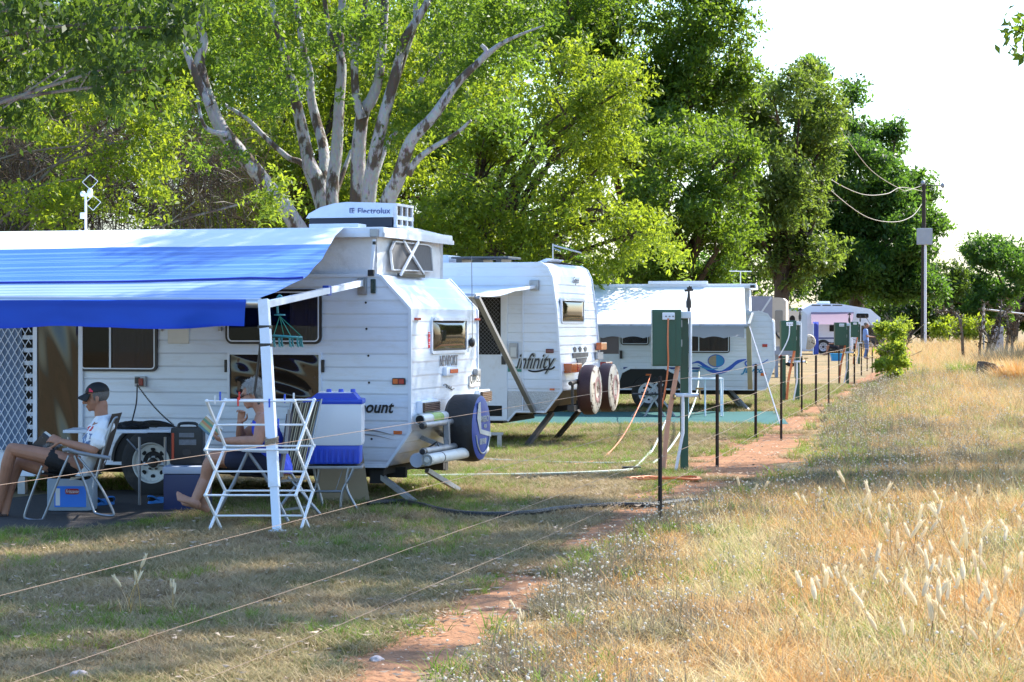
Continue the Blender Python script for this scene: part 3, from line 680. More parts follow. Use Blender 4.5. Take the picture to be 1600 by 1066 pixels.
st = MB(); st.tube([(lambda p: (p[0], p[1], p[2]+.012))(aw_pt(s/40, .735+.012*math.sin(s*.12))) for s in range(41)], .010, 6); st.build('anti_flap_strap', mat('navy_webbing', (.015, .03, .30), .6), aw, smooth=True)
ur = MB(); ur.tube([(uBL, VB_, zBR), (uBR+.03, VB_, zBR-.03)], .042, 14); ur.build('roller', m_alu, aw, smooth=True)
ue_, ze = F1.side(381, 512, VB_-.045)
va_ = MB(); va_.grid(lambda s, t: (uBL+(ue_+.02*(1-t)-uBL)*s, VB_-.047-.012*math.sin(s*9+t)*t+.02*math.sin(s*31)*t*.3+.05*t*t*math.exp(-((s-.86)/.1)**2)+.012*noise.noise(Vector((s*14, t*2, 5)))*t, zBR-.0+(ze-zBR)*t-.012*t*math.sin(s*11)-.010*t*noise.noise(Vector((s*7, 0, 2)))), 160, 12)
va_.build('valance', m_val, aw, smooth=True)
he = MB(); he.grid(lambda s, t: (lambda p: (p[0], p[1]-.004, p[2]))((uBL+(ue_-uBL)*s, VB_-.047-.012*math.sin(s*9+.9+.1*t)*(.9+.1*t)+.02*math.sin(s*31)*.3*(.9+.1*t)+.05*(.9+.1*t)**2*math.exp(-((s-.86)/.1)**2)+.012*noise.noise(Vector((s*14, (.9+.1*t)*2, 5)))*(.9+.1*t), zBR+(ze-zBR)*(.9+.1*t)-.012*(.9+.1*t)*math.sin(s*11)-.010*(.9+.1*t)*noise.noise(Vector((s*7, 0, 2))))), 160, 2); he.build('hem', m_val, aw, smooth=True)
# post, arm, straps
pT = F1.local(at(412, 476, 3500/189)); pB = F1.local(gr(433, 834)); bkt = Vector((bk[0], -.06, bk[1]+.02))
q = MB(); md = pT.lerp(pB, .80); q.bar(pT+Vector((0, 0, .04)), md, .085, .05, up=(0, 1, 0)); q.bar(md, pB, .066, .036, up=(0, 1, 0)); q.box((pB.x-.06, pB.y-.05, 0), (pB.x+.06, pB.y+.05, .03), .006); q.build('post', m_trim, aw)
q = MB(); q.bar(pT+Vector((.02, 0, .0)), bkt, .045, .055, up=(0, 0, 1)); q.build('rafter_arm', m_trim, aw)
q = MB(); c_ = pT.lerp(bkt, .62); q.box((c_.x-.03, c_.y-.04, c_.z-.045), (c_.x+.03, c_.y+.04, c_.z+.045), .006); q.build('arm_clamp', mat('blue_clamp', (.02, .07, .4), .4), aw)
q = MB()
for f in (.10, .18): 
    c_ = pT.lerp(pB, f); q = MB(); q.box((c_.x-.052, c_.y-.034, c_.z-.014), (c_.x+.052, c_.y+.034, c_.z+.014), .004); q.build('strap', m_black, aw)
q = MB(); c_ = pT.lerp(pB, .165); q.tube([c_+Vector((-.05, .03, .05)), c_+Vector((-.09, .05, -.2)), c_+Vector((-.12, .05, -.42)), c_+Vector((-.08, .05, -.52))], .012, 6)
q.build('strap', m_black, aw)
q = MB(); c_ = pT.lerp(pB, .60)
for k in range(5): q.tube([c_+Vector((.055*math.cos(a*.7+k), .05*math.sin(a*.7+k), -.025+.012*k+.01*math.sin(a+k))) for a in range(10)], .006, 5)
q.build('twine_knot', mat('sisal_twine', (.30, .22, .15), .9), aw)
# ------------------------------------------------------------------ second caravan: rounded, twin spare wheels
s2 = 113.0; c2 = at(878, 600, 3500/s2); F2 = Frame((c2.x, c2.y, 0), RZ1)
c2v = thing('rounded_caravan', 'white ribbed caravan with two worn spare wheel covers on its end, parked behind the pop-top', 'caravan', F2.loc, RZ1)
WID2 = 2.35
S2 = lambda x, y, v=0.0: F2.side(x, y, v)
zb2 = .34
prof2 = [(-6.6, .36), S2(793, 658), S2(806, 643), S2(852, 644), S2(877.4, 611), S2(869, 485), S2(862, 432), S2(855, 417), S2(844, 410), (-6.6, S2(844, 410)[1])]
zp = S2(860, 612)[1]
b = MB(); up2 = clip_poly(prof2, zp, True); siding(b, up2, 0, -1, 'y', .13, .006); siding(b, prof2, WID2, 1, 'y', .13, .006)
slopes(b, prof2, WID2, [(4, 5), (5, 6), (6, 7), (7, 8)], .13, .006)
zt2 = prof2[8][1]
def roofpt(s, t): return (-6.6+(prof2[8][0]+6.6)*s, WID2*t, zt2+.03*math.sin(math.pi*t))
b.grid(roofpt, 4, 10)
b.add([(-6.6, 0, .36), (prof2[3][0], 0, prof2[3][1]), (prof2[3][0], WID2, prof2[3][1]), (-6.6, WID2, .36)], [(0, 1, 2, 3)])
b.build('body', m_white, c2v, fix=False)
q = MB(); lowp = clip_poly(prof2, zp, False); q.prism(lowp, -.004, .01); q.build('lower_plate', m_checker, c2v)
q = MB(); (ua, za), (ub, zb_) = prof2[3], prof2[4]; q.add([(ua, 0, za), (ua, WID2, za), (ub, WID2, zb_), (ub, 0, zb_)], [(0, 1, 2, 3)]); q.build('end_skirt', mat('shadowed_brown_panel', (.13, .09, .055), .6, var=.4, scale=5), c2v)  # dark brown skirt, the shade on it put into the colour
q = MB()
for v in (WID2+.004, -.006):
    q = MB(); edge_trim(q, [(p[0]+.003, v, p[1]) for p in prof2[1:9]], .03, .026)
    if v > 0: q.build('corner_trim', m_trim, c2v)
q.build('corner_trim', m_trim, c2v); q = MB(); a = S2(817, 480); q.bar((a[0], -.008, prof2[2][1]), (a[0], -.008, S2(817, 447)[1]), .012, .03)
q.build('seam_trim', m_trim, c2v)
q = MB(); q.box((-6, .3, .29), (prof2[3][0]-.7, WID2-.3, .36)); q.bar((prof2[3][0]-.3, .5, .45), (.25, .5, .55), .08, .08); q.bar((prof2[3][0]-.3, WID2-.5, .45), (.25, WID2-.5, .55), .08, .08); q.bar((.2, .2, .58), (.2, WID2-.2, .58), .09, .09); q.build('chassis', m_under, c2v)
# door
a, c = S2(746, 656), S2(793, 453)
q = MB(); q.box((a[0], -.022, a[1]), (c[0], .0, c[1]), .006); dr = q.build('door', m_trim, c2v)
a, c = S2(748, 554), S2(783, 465); q = MB(); q.box((a[0], -.028, a[1]), (c[0], -.015, c[1])); wd = q.build('screen_window', m_recess, dr)
q = MB(); k = 0; st = .055; hh = c[1]-a[1]
while a[0]+k*st < c[0]+hh:
    for sg in (1, -1):
        x0_ = a[0]+k*st-(hh if sg < 0 else 0)
        pts_ = []
        for i in range(25):
            z = a[1]+hh*i/24; x = a[0]+k*st-(z-a[1]) if sg > 0 else a[0]+k*st-hh+(z-a[1])
            if a[0] <= x <= c[0]: pts_.append((x, -.030, z))
        if len(pts_) > 1: q.bar(pts_[0], pts_[-1], .004, .006, up=(0, 1, 0))
    k += 1
q.build('diamond_grille', mat('dull_grille', (.16, .16, .17), .5), wd)
a, c = S2(752, 650), S2(785, 634); q = MB(); q.box((a[0], -.030, a[1]), (c[0], -.02, c[1])); q.build('vent_opening', m_recess, dr)
a = S2(788, 563); q = MB(); q.box((a[0]-.03, -.05, a[1]-.06), (a[0]+.03, -.02, a[1]+.06), .006); q.build('handle', m_black, dr)
# lamp, stripe, letters, lights
a, c = S2(797, 560), S2(810, 536); q = MB(); q.box((a[0], -.05, a[1]), (c[0], 0, c[1]), .01); lm = q.build('porch_lamp', m_galv, c2v); q = MB(); q.box((a[0]+.02, -.056, a[1]+.02), (c[0]-.02, -.04, c[1]-.06), .006); q.build('lamp_glass', mat('frosted_glass', (.55, .56, .55), .2), lm)
a, c = S2(794, 581), S2(815, 573); q = MB(); q.box((a[0], -.011, a[1]), (c[0], -.004, c[1])); q.build('stripe', mat('green_stripe', (.02, .22, .16), .5), c2v)
a = S2(806, 575.5); c = S2(871, 575.5); text('lettering', 'infinity', .30, m_blackink, c2v, M_side(a[0], -.013, a[1]), shear=.45, bold=.003, sx=(c[0]-a[0])/.92)
a = S2(806, 574.3); text('lettering', 'infinity', .30, m_pale, c2v, M_side(a[0]+.012, -.0115, a[1]-.012), shear=.45, bold=.012, sx=(c[0]-a[0])/.92)
q = MB(); L_ = [(826, 578.5), (833, 580.5), (842, 580), (852, 577.5), (862, 576.5), (867, 573)]; q.tube(smooth_path([(S2(x, y)[0], -.012, S2(x, y)[1]) for x, y in L_]), .012, 5); q.build('underline', m_blackink, c2v)
a = S2(859.5, 548.5); q = MB(); q.box((a[0]-.058, -.03, a[1]-.03), (a[0]+.058, 0, a[1]+.03), .014); q.build('marker_light', m_dredl, c2v)
a = S2(863, 608.5); q = MB(); q.box((a[0]-.035, -.02, a[1]-.014), (a[0]+.035, 0, a[1]+.014), .004); q.build('reflector', m_amber, c2v)
# end wall
def uat(z): return float(np.interp(z, [p[1] for p in prof2[4:9]], [p[0] for p in prof2[4:9]]))
def E2(px, py):
    v, z = F2.end(px, py, 0); v, z = F2.end(px, py, uat(z)); return v, z, uat(z)
v0, z1, uu = E2(876, 466); 
window_end(c2v, F2, 876, 465, 911, 506, uat(F2.end(876, 506)[1])-.004, .05, bulge=.02)
a, c = E2(880, 583), E2(896, 567); q = MB(); q.box((a[2]-.01, a[0]+.05, a[1]), (.09, c[0], c[1]), .012); q = q.build('tail_light', m_amber, c2v); r_ = MB(); r_.box((.05, (a[0]+c[0])/2+.05, a[1]+.01), (.098, c[0]-.01, c[1]-.01), .006); r_.build('lens', m_redl, q)
a, c = E2(929, 547), E2(937, 535); q = MB(); q.box((-.02, a[0], a[1]), (.06, c[0], c[1]), .012); q.build('tail_light', m_amber, c2v)
a, c = E2(936, 572), E2(946, 565); q = MB(); q.box((-.02, a[0], a[1]), (.08, c[0], c[1]), .012); q.build('tail_light', m_redl, c2v)
a, c = E2(929, 562), E2(937, 550); q = MB(); q.box((-.02, a[0], a[1]), (.015, c[0], c[1]), .006); q = q.build('number_plate', mat('grey_plate', (.45, .45, .44), .5, var=.4, scale=30), c2v)
# crest decal: three plumes over a shield
q = MB(); a, c = E2(895, 573), E2(917, 541); vm = (a[0]+c[0])/2; hw = (c[0]-a[0])/2; hz = c[1]-a[1]; ux = uat(a[1]+hz*.5)+.022
def crest(P_): u_ = max(uat(p[1]) for p in P_)+.012; q.prism(P_, u_-.05, u_, 'x')
for k in (-1, 0, 1): crest([(vm+k*hw*.68-.05, a[1]+hz*.72), (vm+k*hw*.68+.05, a[1]+hz*.72), (vm+k*hw*.68+.09, a[1]+hz*.9), (vm+k*hw*.68, a[1]+hz), (vm+k*hw*.68-.08, a[1]+hz*.92)])
crest([(vm-hw, a[1]+hz*.68), (vm+hw, a[1]+hz*.68), (vm+hw, a[1]+hz*.46), (vm-hw, a[1]+hz*.42)])
crest([(vm-hw*.6, a[1]+hz*.40), (vm+hw*.8, a[1]+hz*.42), (vm+hw*.6, a[1]+hz*.18), (vm+.05, a[1]), (vm-hw*.45, a[1]+hz*.18)])
q.build('crest_decal', mat('crest_print', (.10, .10, .11), .5, var=.8, scale=9), c2v)
a, c = E2(893, 440), E2(907, 432); text('lettering', 'Gayel', .13, m_greyink, c2v, M_end(a[2]+.014, a[0], a[1]-.02), shear=.4, sx=1.3)
# spare wheels with worn covers
m_maroon = mat('maroon_vinyl', (.055, .018, .018), .55, var=.3, bump=.2)
m_worn = mat('worn_white_vinyl', (.50, .45, .37), .7, var=.12, scale=8, dirt=(.07, .028, .011), dscale=6.5, damt=1.0, dpos=(.53, .57))
vA, zA = F2.end(930, 609, .45); vB2, _ = F2.end(955, 609, .45); RS2 = .345
for vv in (vA-.02, vB2+.10):
    Mx = Matrix.Translation((.40, vv, zA)) @ Matrix.Rotation(R(90), 4, 'Y')
    q = MB().lathe([(.2, -.13), (RS2-.04, -.13), (RS2, -.09), (RS2+.003, .0), (RS2-.01, .06)], 40, Mx); q = q.build('spare_wheel', m_maroon, c2v, smooth=True)
    f_ = MB().lathe([(0, .085), (.11, .085), (.13, .095), (.17, .095), (.19, .088), (RS2-.06, .085), (RS2-.015, .065), (RS2-.01, .0605)], 40, Mx); f_ = f_.build('cover_face', m_worn, q, smooth=True)
    f2 = MB().lathe([(.118, .0935), (.15, .0985), (.182, .0935)], 40, Mx, caps=False); f2.build('print_ring', mat('faded_pink_print', (.35, .2, .18), .7, var=.3), f_)
q = MB(); q.tube([(.25, vA-.62, zA+.10), (.25, vA-.2, zA+.12)], .03, 10); q.tube([(.25, vA-.5, zA+.1), (.25, vA-.5, zA-.25)], .02, 8); q.box((.2, vA-.58, zA-.28), (.3, vA-.42, zA-.2)); q.build('carrier_bracket', m_dsteel, c2v)
# legs, roof things, axle wheel
for (u0, v0_, z0_), (px, py) in (((F2.side(862, 652, .25)[0], .25, .44), (822, 700)), ((F2.side(905, 652, 1.3)[0], 1.3, .44), (868, 688))):
    a = F2.local(gr(px, py)); q = MB(); q.bar((u0, v0_, z0_), (a.x, a.y, .015), .07, .05); q.box((a.x-.09, a.y-.06, 0), (a.x+.05, a.y+.06, .015)); q.build('stabiliser_leg', m_dsteel, c2v)
wheel(c2v, (S2(772, 670)[0]-.55, .03, .35), .35, .2)
z_ = zt2+.02
a, c = S2(711, 405, .9), S2(800, 405, .9); q = MB(); q.box((a[0], .7, z_+.06), (c[0], 1.4, z_+.09), .01); q.box((a[0]+.06, .76, z_-.02), (a[0]+.14, 1.3, z_+.07)); q.box((c[0]-.2, .76, z_-.02), (c[0]-.12, 1.3, z_+.07)); q.box((a[0]+.3, .8, z_-.02), (c[0]-.4, 1.3, z_+.05)); q.build('roof_hatch', mat('smoky_hatch', (.10, .10, .11), .3), c2v)
a, c = S2(672, 405, 1.2), S2(704, 405, 1.2); q = MB(); q.box((a[0], .8, z_-.02), (c[0]+.1, 1.5, z_+.12), .05); q.build('air_conditioner', m_trim, c2v, smooth=True)
a, c = S2(843, 408, .8), S2(876, 408, .8); q = MB(); q.prism([(a[0]-.02, z_-.03), (a[0]+.18, z_+.05), (a[0]+.26, z_+.045), (a[0]+.1, z_-.05)], .5, 1.2); q.build('roof_vent', m_trim, c2v)
q = MB(); a = S2(864, 403, 1.0); z2 = S2(864, 381, 1.0)[1]; c = S2(911, 392, 1.0); q.tube([(a[0], 1.0, z_-.05), (a[0], 1.0, z2)], .012, 6); q.tube([(a[0], 1.0, z2-.02), (c[0]-.05, 1.1, S2(911, 395, 1.0)[1])], .011, 6); q.tube([(a[0], 1.0, z2-.06), (a[0]+.1, 1.02, z2-.10)], .008, 5)
for k in range(5):
    f = .15+.18*k; p_ = Vector((a[0], 1.0, z2-.02)).lerp(Vector((c[0]-.05, 1.1, S2(911, 395, 1.0)[1])), f); q.tube([p_+Vector((-.01, -.16, 0)), p_+Vector((.01, .16, 0))], .004, 4)
q.build('aerial', m_alu, c2v)
# its awning
aw2 = thing('awning', 'white roll-out awning with a grey strut beside the open caravan door', 'awning', F2.loc, RZ1)
VF = -2.1; wz = S2(830, 446)[1]; fz = S2(740, 462, VF)[1]; uwr = S2(836, 446)[0]; ufr = S2(742, 463, VF)[0]
q = MB(); q.grid(lambda s, t: (-6.2+((uwr-.12+(ufr-uwr+.1)*t)+6.2)*s, -.02+(VF+.02)*t, wz+(fz-wz)*t-.07*math.sin(math.pi*t)), 30, 16); q.build('canopy', m_aww, aw2, smooth=True)
q = MB(); q.tube([(-6.2, VF, fz), (ufr, VF, fz-.01)], .04, 12); q.build('roller', m_alu, aw2, smooth=True)
q = MB(); q.bar((ufr, VF, fz), (uwr, -.04, wz-.02), .04, .04); q.build('rafter_arm', m_trim, aw2)
a = S2(834, 642); q = MB(); q.bar((ufr+.03, VF, fz-.02), (a[0], -.03, a[1]), .07, .05); q.build('strut', mat('grey_metal', (.34, .34, .35), .4, metal=.4), aw2)
a = S2(835, 447); q = MB(); q.box((a[0]-.06, -.05, a[1]-.06), (a[0]+.07, 0, a[1]+.08), .008); q.build('bracket', m_galv, aw2)
a, c = S2(737, 462, VF), 0
# folding step by the door
stp = thing('step_stool', 'pale grey metal step stool below the open caravan door', 'step', gr(770, 702)); L0 = Vector(stp.location); s_ = 3500/L0.y
q = MB(); q.box((-.14, -.1, .19), (.14, .14, .22), .006); q.build('tread', m_galv, stp)
for dx in (-.11, .06): q = MB(); q.box((dx, -.1, 0), (dx+.06, -.07, .19), .004); q.box((dx, .11, 0), (dx+.06, .14, .19), .004); q.build('leg', m_galv, stp)

# ------------------------------------------------------------------ third caravan: low pop-top with white awning
s3 = 80.5; RZ3 = R(-7); c3 = at(1207, 590, 3500/s3); F3 = Frame((c3.x, c3.y, 0), RZ3)
c3v = thing('blue_wave_caravan', 'white caravan with blue wave and sun emblem beneath a bright white awning', 'caravan', F3.loc, RZ3)
S3 = lambda x, y, v=0.0: F3.side(x, y, v)
prof3 = [(-6.4, .40), S3(1196, 609), S3(1210, 571), S3(1206.5, 503), S3(1199, 491), S3(1184, 486), (-6.4, S3(1184, 486)[1])]
WID3 = 2.3
b = MB(); siding(b, prof3, 0, -1, 'y', .115, .004); siding(b, prof3, WID3, 1, 'y', .115, .004); slopes(b, prof3, WID3, [(1, 2), (2, 3), (3, 4), (4, 5)], .12, .005)
zt3 = prof3[5][1]; b.add([(-6.4, 0, zt3), (prof3[5][0], 0, zt3), (prof3[5][0], WID3, zt3), (-6.4, WID3, zt3)], [(0, 1, 2, 3)]); b.add([(-6.4, 0, .4), (prof3[1][0], 0, prof3[1][1]), (prof3[1][0], WID3, prof3[1][1]), (-6.4, WID3, .4)], [(0, 1, 2, 3)])
b.build('body', m_white, c3v, fix=False)
q = MB(); edge_trim(q, [(p[0]+.003, -.005, p[1]) for p in prof3[1:6]], .03, .024); q.bar((-6.4, -.005, .41), (prof3[1][0], -.005, prof3[1][1]), .02, .03); q.build('corner_trim', m_trim, c3v)
a, c = S3(1171, 487), S3(1171, 446); q = MB(); q.box((-6.2, .06, zt3), (a[0], WID3-.06, c[1]-.02)); q.build('canvas', m_canvas, c3v)
c = S3(1182, 444); q = MB(); q.box((-6.3, -.01, c[1]-.085), (c[0], WID3+.01, c[1]+.005), .02); q.build('lid', m_trim, c3v, smooth=True)
q = MB(); q.box((c[0]-.12, -.02, c[1]-.07), (c[0]-.03, .02, c[1]-.02), .004); q.build('clip', m_black, c3v)
a, d = S3(1013, 444), S3(1106, 444); q = MB(); q.box((a[0], -.06, c[1]+.0), (d[0], .05, c[1]+.06), .01); q.build('awning_rail', m_trim, c3v)
q = MB(); q.box((-6.2, .3, .3), (prof3[1][0]-.2, WID3-.3, .42)); q.build('chassis', m_under, c3v)
window_side(c3v, F3, 1068, 522, 1140.5, 551.5, 0, .05, bars=(.33,), curtain=((.02, .97),))
window_side(c3v, F3, 970, 518, 1014.5, 539.5, 0, .06)
a, c_ = S3(934, 612), S3(970, 510); q = MB(); q.box((a[0], -.02, a[1]), (c_[0]-.02, 0, c_[1]), .006); dr = q.build('door', m_trim, c3v)
a, d = S3(938, 553), S3(967, 520); q = MB(); q.box((a[0], -.026, a[1]), (d[0], -.015, d[1])); q.build('window', mat('brown_glass', (.06, .045, .045), .12), dr)
q = MB(); a = S3(971, 551); q.box((a[0]-.03, -.05, a[1]-.12), (a[0]+.02, 0, a[1]+.04), .006); q.build('handle', m_black, dr)
for y0, y1, m in ((574, 577, m_blueink), (578.5, 581, m_tealink)):
    a, d = S3(974, y1), S3(1094, y0); q = MB(); q.box((a[0], -.008, a[1]), (d[0], -.002, d[1])); q.build('stripe', m, c3v)
m_wave = mat('blue_decal', (.015, .09, .50), .4); m_wave2 = mat('sky_decal', (.03, .26, .52), .4)
def band(name, topl, botl, m, v=-.0095):
    tp = smooth_path([(S3(x, y)[0], 0, S3(x, y)[1]) for x, y in topl], 4); bt = smooth_path([(S3(x, y)[0], 0, S3(x, y)[1]) for x, y in botl], 4)
    q = MB(); n = len(tp)
    for i in range(n-1): q.prism([(tp[i].x, tp[i].z), (tp[i+1].x, tp[i+1].z), (bt[i+1].x, bt[i+1].z), (bt[i].x, bt[i].z)], v, -.002)
    q.build(name, m, c3v)
band('wave_decal', [(1080, 568), (1092, 564), (1106, 572), (1124, 580), (1140, 572), (1152, 563), (1166, 561)], [(1080, 569), (1092, 568), (1106, 580), (1124, 584.5), (1140, 579), (1152, 569), (1166, 562.5)], m_wave)
band('wave_decal', [(1090, 570), (1102, 574), (1112, 576), (1122, 574.5)], [(1090, 571), (1102, 577), (1112, 578), (1122, 576)], m_wave2, -.0105)
a = S3(1119, 564); q = MB(); q.prism([(a[0]+.155*math.cos(R(t)), a[1]+.115*math.sin(R(t))) for t in range(0, 360, 12)], -.008, -.003); su = q.build('sun_decal', mat('tan_decal', (.40, .30, .20), .5, var=.3, scale=4, stretch=(.2, 1, 14)), c3v)
q = MB(); q.prism([(a[0]+.155*math.cos(R(t)), a[1]+.115*math.sin(R(t))) for t in range(-90, 91, 12)], -.009, -.004); q.build('half_sun', m_wave2, su)
q = MB(); ring(q, [(a[0]+.165*math.cos(R(t)), a[1]+.125*math.sin(R(t))) for t in range(0, 360, 12)], [(a[0]+.15*math.cos(R(t)), a[1]+.11*math.sin(R(t))) for t in range(0, 360, 12)], -.0096, -.003); q.build('sun_ring', m_wave, su)
a = S3(1160, 582.5); d = S3(1200, 582); text('lettering', 'Jayco', .155, m_tealink, c3v, M_side(a[0], -.011, a[1]), shear=.35, bold=.005, sx=(d[0]-a[0])/.40)
q = MB(); L_ = [(1172, 563), (1165, 566), (1166, 571), (1174, 572), (1182, 569)]; q.tube(smooth_path([(S3(x, y)[0], -.012, S3(x, y)[1]) for x, y in L_]), .014, 5); q.tube(smooth_path([(S3(x, y)[0], -.012, S3(x, y)[1]) for x, y in ((1180, 572), (1190, 568), (1200, 562))]), .007, 5); q.build('swirl_emblem', m_wave, c3v)
for px, py, m in ((1013, 586.5, m_amber), (1192.5, 585, m_amber), (1195, 540, m_redl)):
    a = S3(px, py); q = MB(); q.box((a[0]-.05, -.025, a[1]-.03), (a[0]+.05, 0, a[1]+.03), .01); q.build('marker_light', m, c3v)
a = S3(1205, 560); q = MB(); q.tube([(a[0]+.02, .1, S3(1205, 500)[1]), (a[0]+.05, .1, S3(1205, 502)[1]), (a[0]+.07, .1, S3(1205, 548)[1])], .02, 8); q.build('grab_rail', m_trim, c3v)
a = S3(1014, 622, .03); wu = a[0]
q = MB(); q.prism([(wu-.62, .42), (wu-.52, .72), (wu-.36, .80), (wu+.30, .80), (wu+.5, .70), (wu+.66, .42)], -.010, -.001); q.build('wheel_arch', m_under, c3v)
q = MB(); edge_trim(q, [(x, -.012, z) for x, z in ((wu-.66, .43), (wu-.54, .74), (wu-.37, .83), (wu+.31, .83), (wu+.52, .73), (wu+.68, .43))], .03, .05); q.build('arch_trim', m_trim, c3v)
wheel(c3v, (wu, .03, .34), .34, .2, rim=m_white)
for (px, py), v in (((1171, 643), .2), ((1160, 640), 1.4)):
    a = F3.local(gr(px, py)); q = MB(); q.bar((a.x-.4, v, .40), (a.x, a.y, .01), .05, .05); q.build('stabiliser_leg', m_galv, c3v)
a = S3(1157, 443, 1.0); q = MB(); z0 = S3(1157, 443, 1.0)[1]; z1 = S3(1157, 423.5, 1.0)[1]; q.tube([(a[0], 1, z0-.1), (a[0], 1, z1)], .012, 6); q.tube([(a[0]-.22, 1, z1), (a[0]+.22, 1, z1-.01)], .009, 6)
for k in range(5): q.tube([(a[0]-.2+.1*k, .85, z1), (a[0]-.2+.1*k, 1.15, z1)], .005, 4)
q.build('aerial', m_alu, c3v)
aw3 = thing('awning', 'bright white awning sheet with grey scalloped valance over the blue wave caravan', 'awning', F3.loc, RZ3)
V3 = -2.45; uw, zw = S3(1163, 449); uf, zf = S3(1166, 508, V3); ul = S3(880, 449)[0]; ulf = S3(880, 508, V3)[0]
q = MB(); q.grid(lambda s, t: (ul+(ulf-ul)*t+((uw+(uf-uw)*t)-(ul+(ulf-ul)*t))*s, -.03+(V3+.03)*t, zw+(zf-zw)*t-.03*math.sin(math.pi*t)+.012*math.sin(s*14+t*5)*t), 60, 24); q.build('canopy', m_aww, aw3, smooth=True)
q = MB(); q.tube([(ulf, V3, zf-.02), (uf+.02, V3, zf-.02)], .045, 12); q.build('roller', m_galv, aw3, smooth=True)
zv = S3(1100, 527, V3)[1]; ue3 = S3(1163, 520, V3)[0]
m_val3 = cloth_mat('grey_valance_cloth', (.50, .51, .56), (.30, .31, .36))
q = MB(); q.grid(lambda s, t: (ulf+(ue3-ulf)*s, V3-.048-.006*math.sin(s*40), zf-.02+(zv-zf+.02+.035*abs(math.sin(s*math.pi*9))-.02)*t), 160, 4); q.build('valance', m_val3, aw3, smooth=True)
a = S3(1174, 608); q = MB(); q.bar((uf+.04, V3, zf), (a[0]-.02, V3*.06, a[1]+.02), .09, .06); q.build('post', mat('beige_metal', (.50, .44, .36), .5, var=.15), aw3)
q = MB(); q.bar((uf+.04, V3, zf), (S3(1176, 490)[0], -.03, S3(1176, 490)[1]), .04, .04); q.bar((uf+.06, V3, zf-.03), (F3.local(gr(1222, 672)).x, F3.local(gr(1222, 672)).y, .0), .02, .02); q.build('rafter_arm', m_galv, aw3)
# shade-cloth mat and folding furniture in front
mtq = MB(); p0, p1, p2, p3 = gr(765, 665), gr(1232, 664), gr(1216, 644), gr(790, 645)
mtq.grid(lambda s, t: (lambda q: (q.x, q.y, .014+.012*noise.noise(Vector((q.x*2, q.y*2, 0)))))((p0.lerp(p1, s)).lerp(p3.lerp(p2, s), t)), 60, 10)
tag(mtq.build('ground_mat', mat('teal_shade_cloth', (.006, .085, .085), .9, var=.3, scale=4), smooth=True), 'teal green shade-cloth mat spread beside the blue wave caravan', 'mat')
tb = thing('folding_table', 'white tube framed folding table on the teal mat', 'table', gr(1102, 652)); ty = tb.location.y; ts = 3500/ty
q = MB(); q.box((-.33, -.02, .68), (.33, .45, .705), .006); q.build('tabletop', m_trim, tb)
for x in (-.31, .0, .31):
    q = MB(); q.tube([(x, 0, .68), (x, .01, .02), (x, .2, .02), (x, .42, .68)] if x else [(x, .05, .68), (x, .04, .02)], .016, 8); q.build('leg', m_trim, tb)
fc = thing('folding_chair', 'grey metal folding chair leaning by the rear wheel of the blue wave caravan', 'chair', gr(1017, 652))
for a, c in (((-.35, 0, 0), (.12, .1, .62)), ((-.12, .02, 0), (.22, .12, .60)), ((.45, 0, 0), (-.02, .1, .62)), ((.25, .02, 0), (-.1, .12, .60))):
    q = MB(); q.bar(a, c, .03, .03); q.build('leg', m_galv, fc)
q = MB(); q.box((-.33, -.05, .40), (.25, .30, .43), .01); q.build('seat', mat('dark_fabric', (.03, .03, .035), .9), fc)

# ------------------------------------------------------------------ far vans
s4 = 47.0; RZ4 = R(-9); c4 = at(1228, 560, 3500/s4); F4 = Frame((c4.x, c4.y, 0), RZ4)
c4v = thing('beige_caravan', 'beige and grey caravan end seen just beyond the blue wave caravan', 'caravan', F4.loc, RZ4)
S4 = lambda x, y, v=0.0: F4.side(x, y, v)
a, d = S4(1150, 586), S4(1227, 465)
m_beige = mat('cream_cladding', (.68, .60, .52), .45, var=.05, dirt=(.4, .33, .28), dscale=3, damt=.3)
q = MB(); zz = d[1]; q.prism([(-5, .36), (-.02, .36), (0, .45), (0, zz-.12), (-.10, zz-.02), (-.25, zz), (-5, zz)], 0, 2.3); q.build('body', m_beige, c4v, smooth=True)
q = MB(); p_ = [S4(1175, 502), S4(1207, 468), S4(1207, 505)]; q.prism([(-2.5, S4(1180, 462)[1]), (S4(1207, 463)[0], S4(1207, 463)[1]), (S4(1206, 520)[0], S4(1206, 520)[1]), (-2.5, S4(1180, 505)[1])], -.012, .0); q.build('side_panel', mat('blue_grey_panel', (.34, .36, .48), .4), c4v)
q = MB(); q.bar((S4(1182, 500)[0], -.02, S4(1182, 500)[1]), (S4(1205, 465)[0], -.02, S4(1205, 465)[1]), .02, .06); q.build('diagonal_trim', m_trim, c4v)
q = MB(); a, d = S4(1211, 520), S4(1223, 485); q.prism(rrect(a[0], a[1], d[0], d[1], .04), -.02, .0); q.build('window', mat('dull_window', (.30, .28, .27), .2), c4v)
for px, m in ((1213, m_amber), (1219, m_redl)):
    a = S4(px, 556.5); q = MB(); q.box((a[0]-.05, -.03, a[1]-.06), (a[0]+.05, 0, a[1]+.06), .01); q.build('tail_light', m, c4v)
q = MB(); q.tube(smooth_path([(S4(x, y)[0], -.04, S4(x, y)[1]) for x, y in ((1208, 511), (1215, 525), (1224, 533), (1236, 545))]), .03, 6); q.build('cable', m_black, c4v)
wheel(c4v, (-2.3, .05, .34), .34, .2)
bx = thing('drawbar_box', 'blue grey metal box beside the green power box, in front of the beige caravan', 'box', gr(1230, 590)); q = MB(); q.box((-.42, 0, .70), (.42, .5, .95), .02); q.box((-.35, .1, .0), (-.27, .4, .70)); q.box((.27, .1, .0), (.35, .4, .70)); q.build('case', mat('blue_grey_metal', (.30, .34, .45), .4), bx)
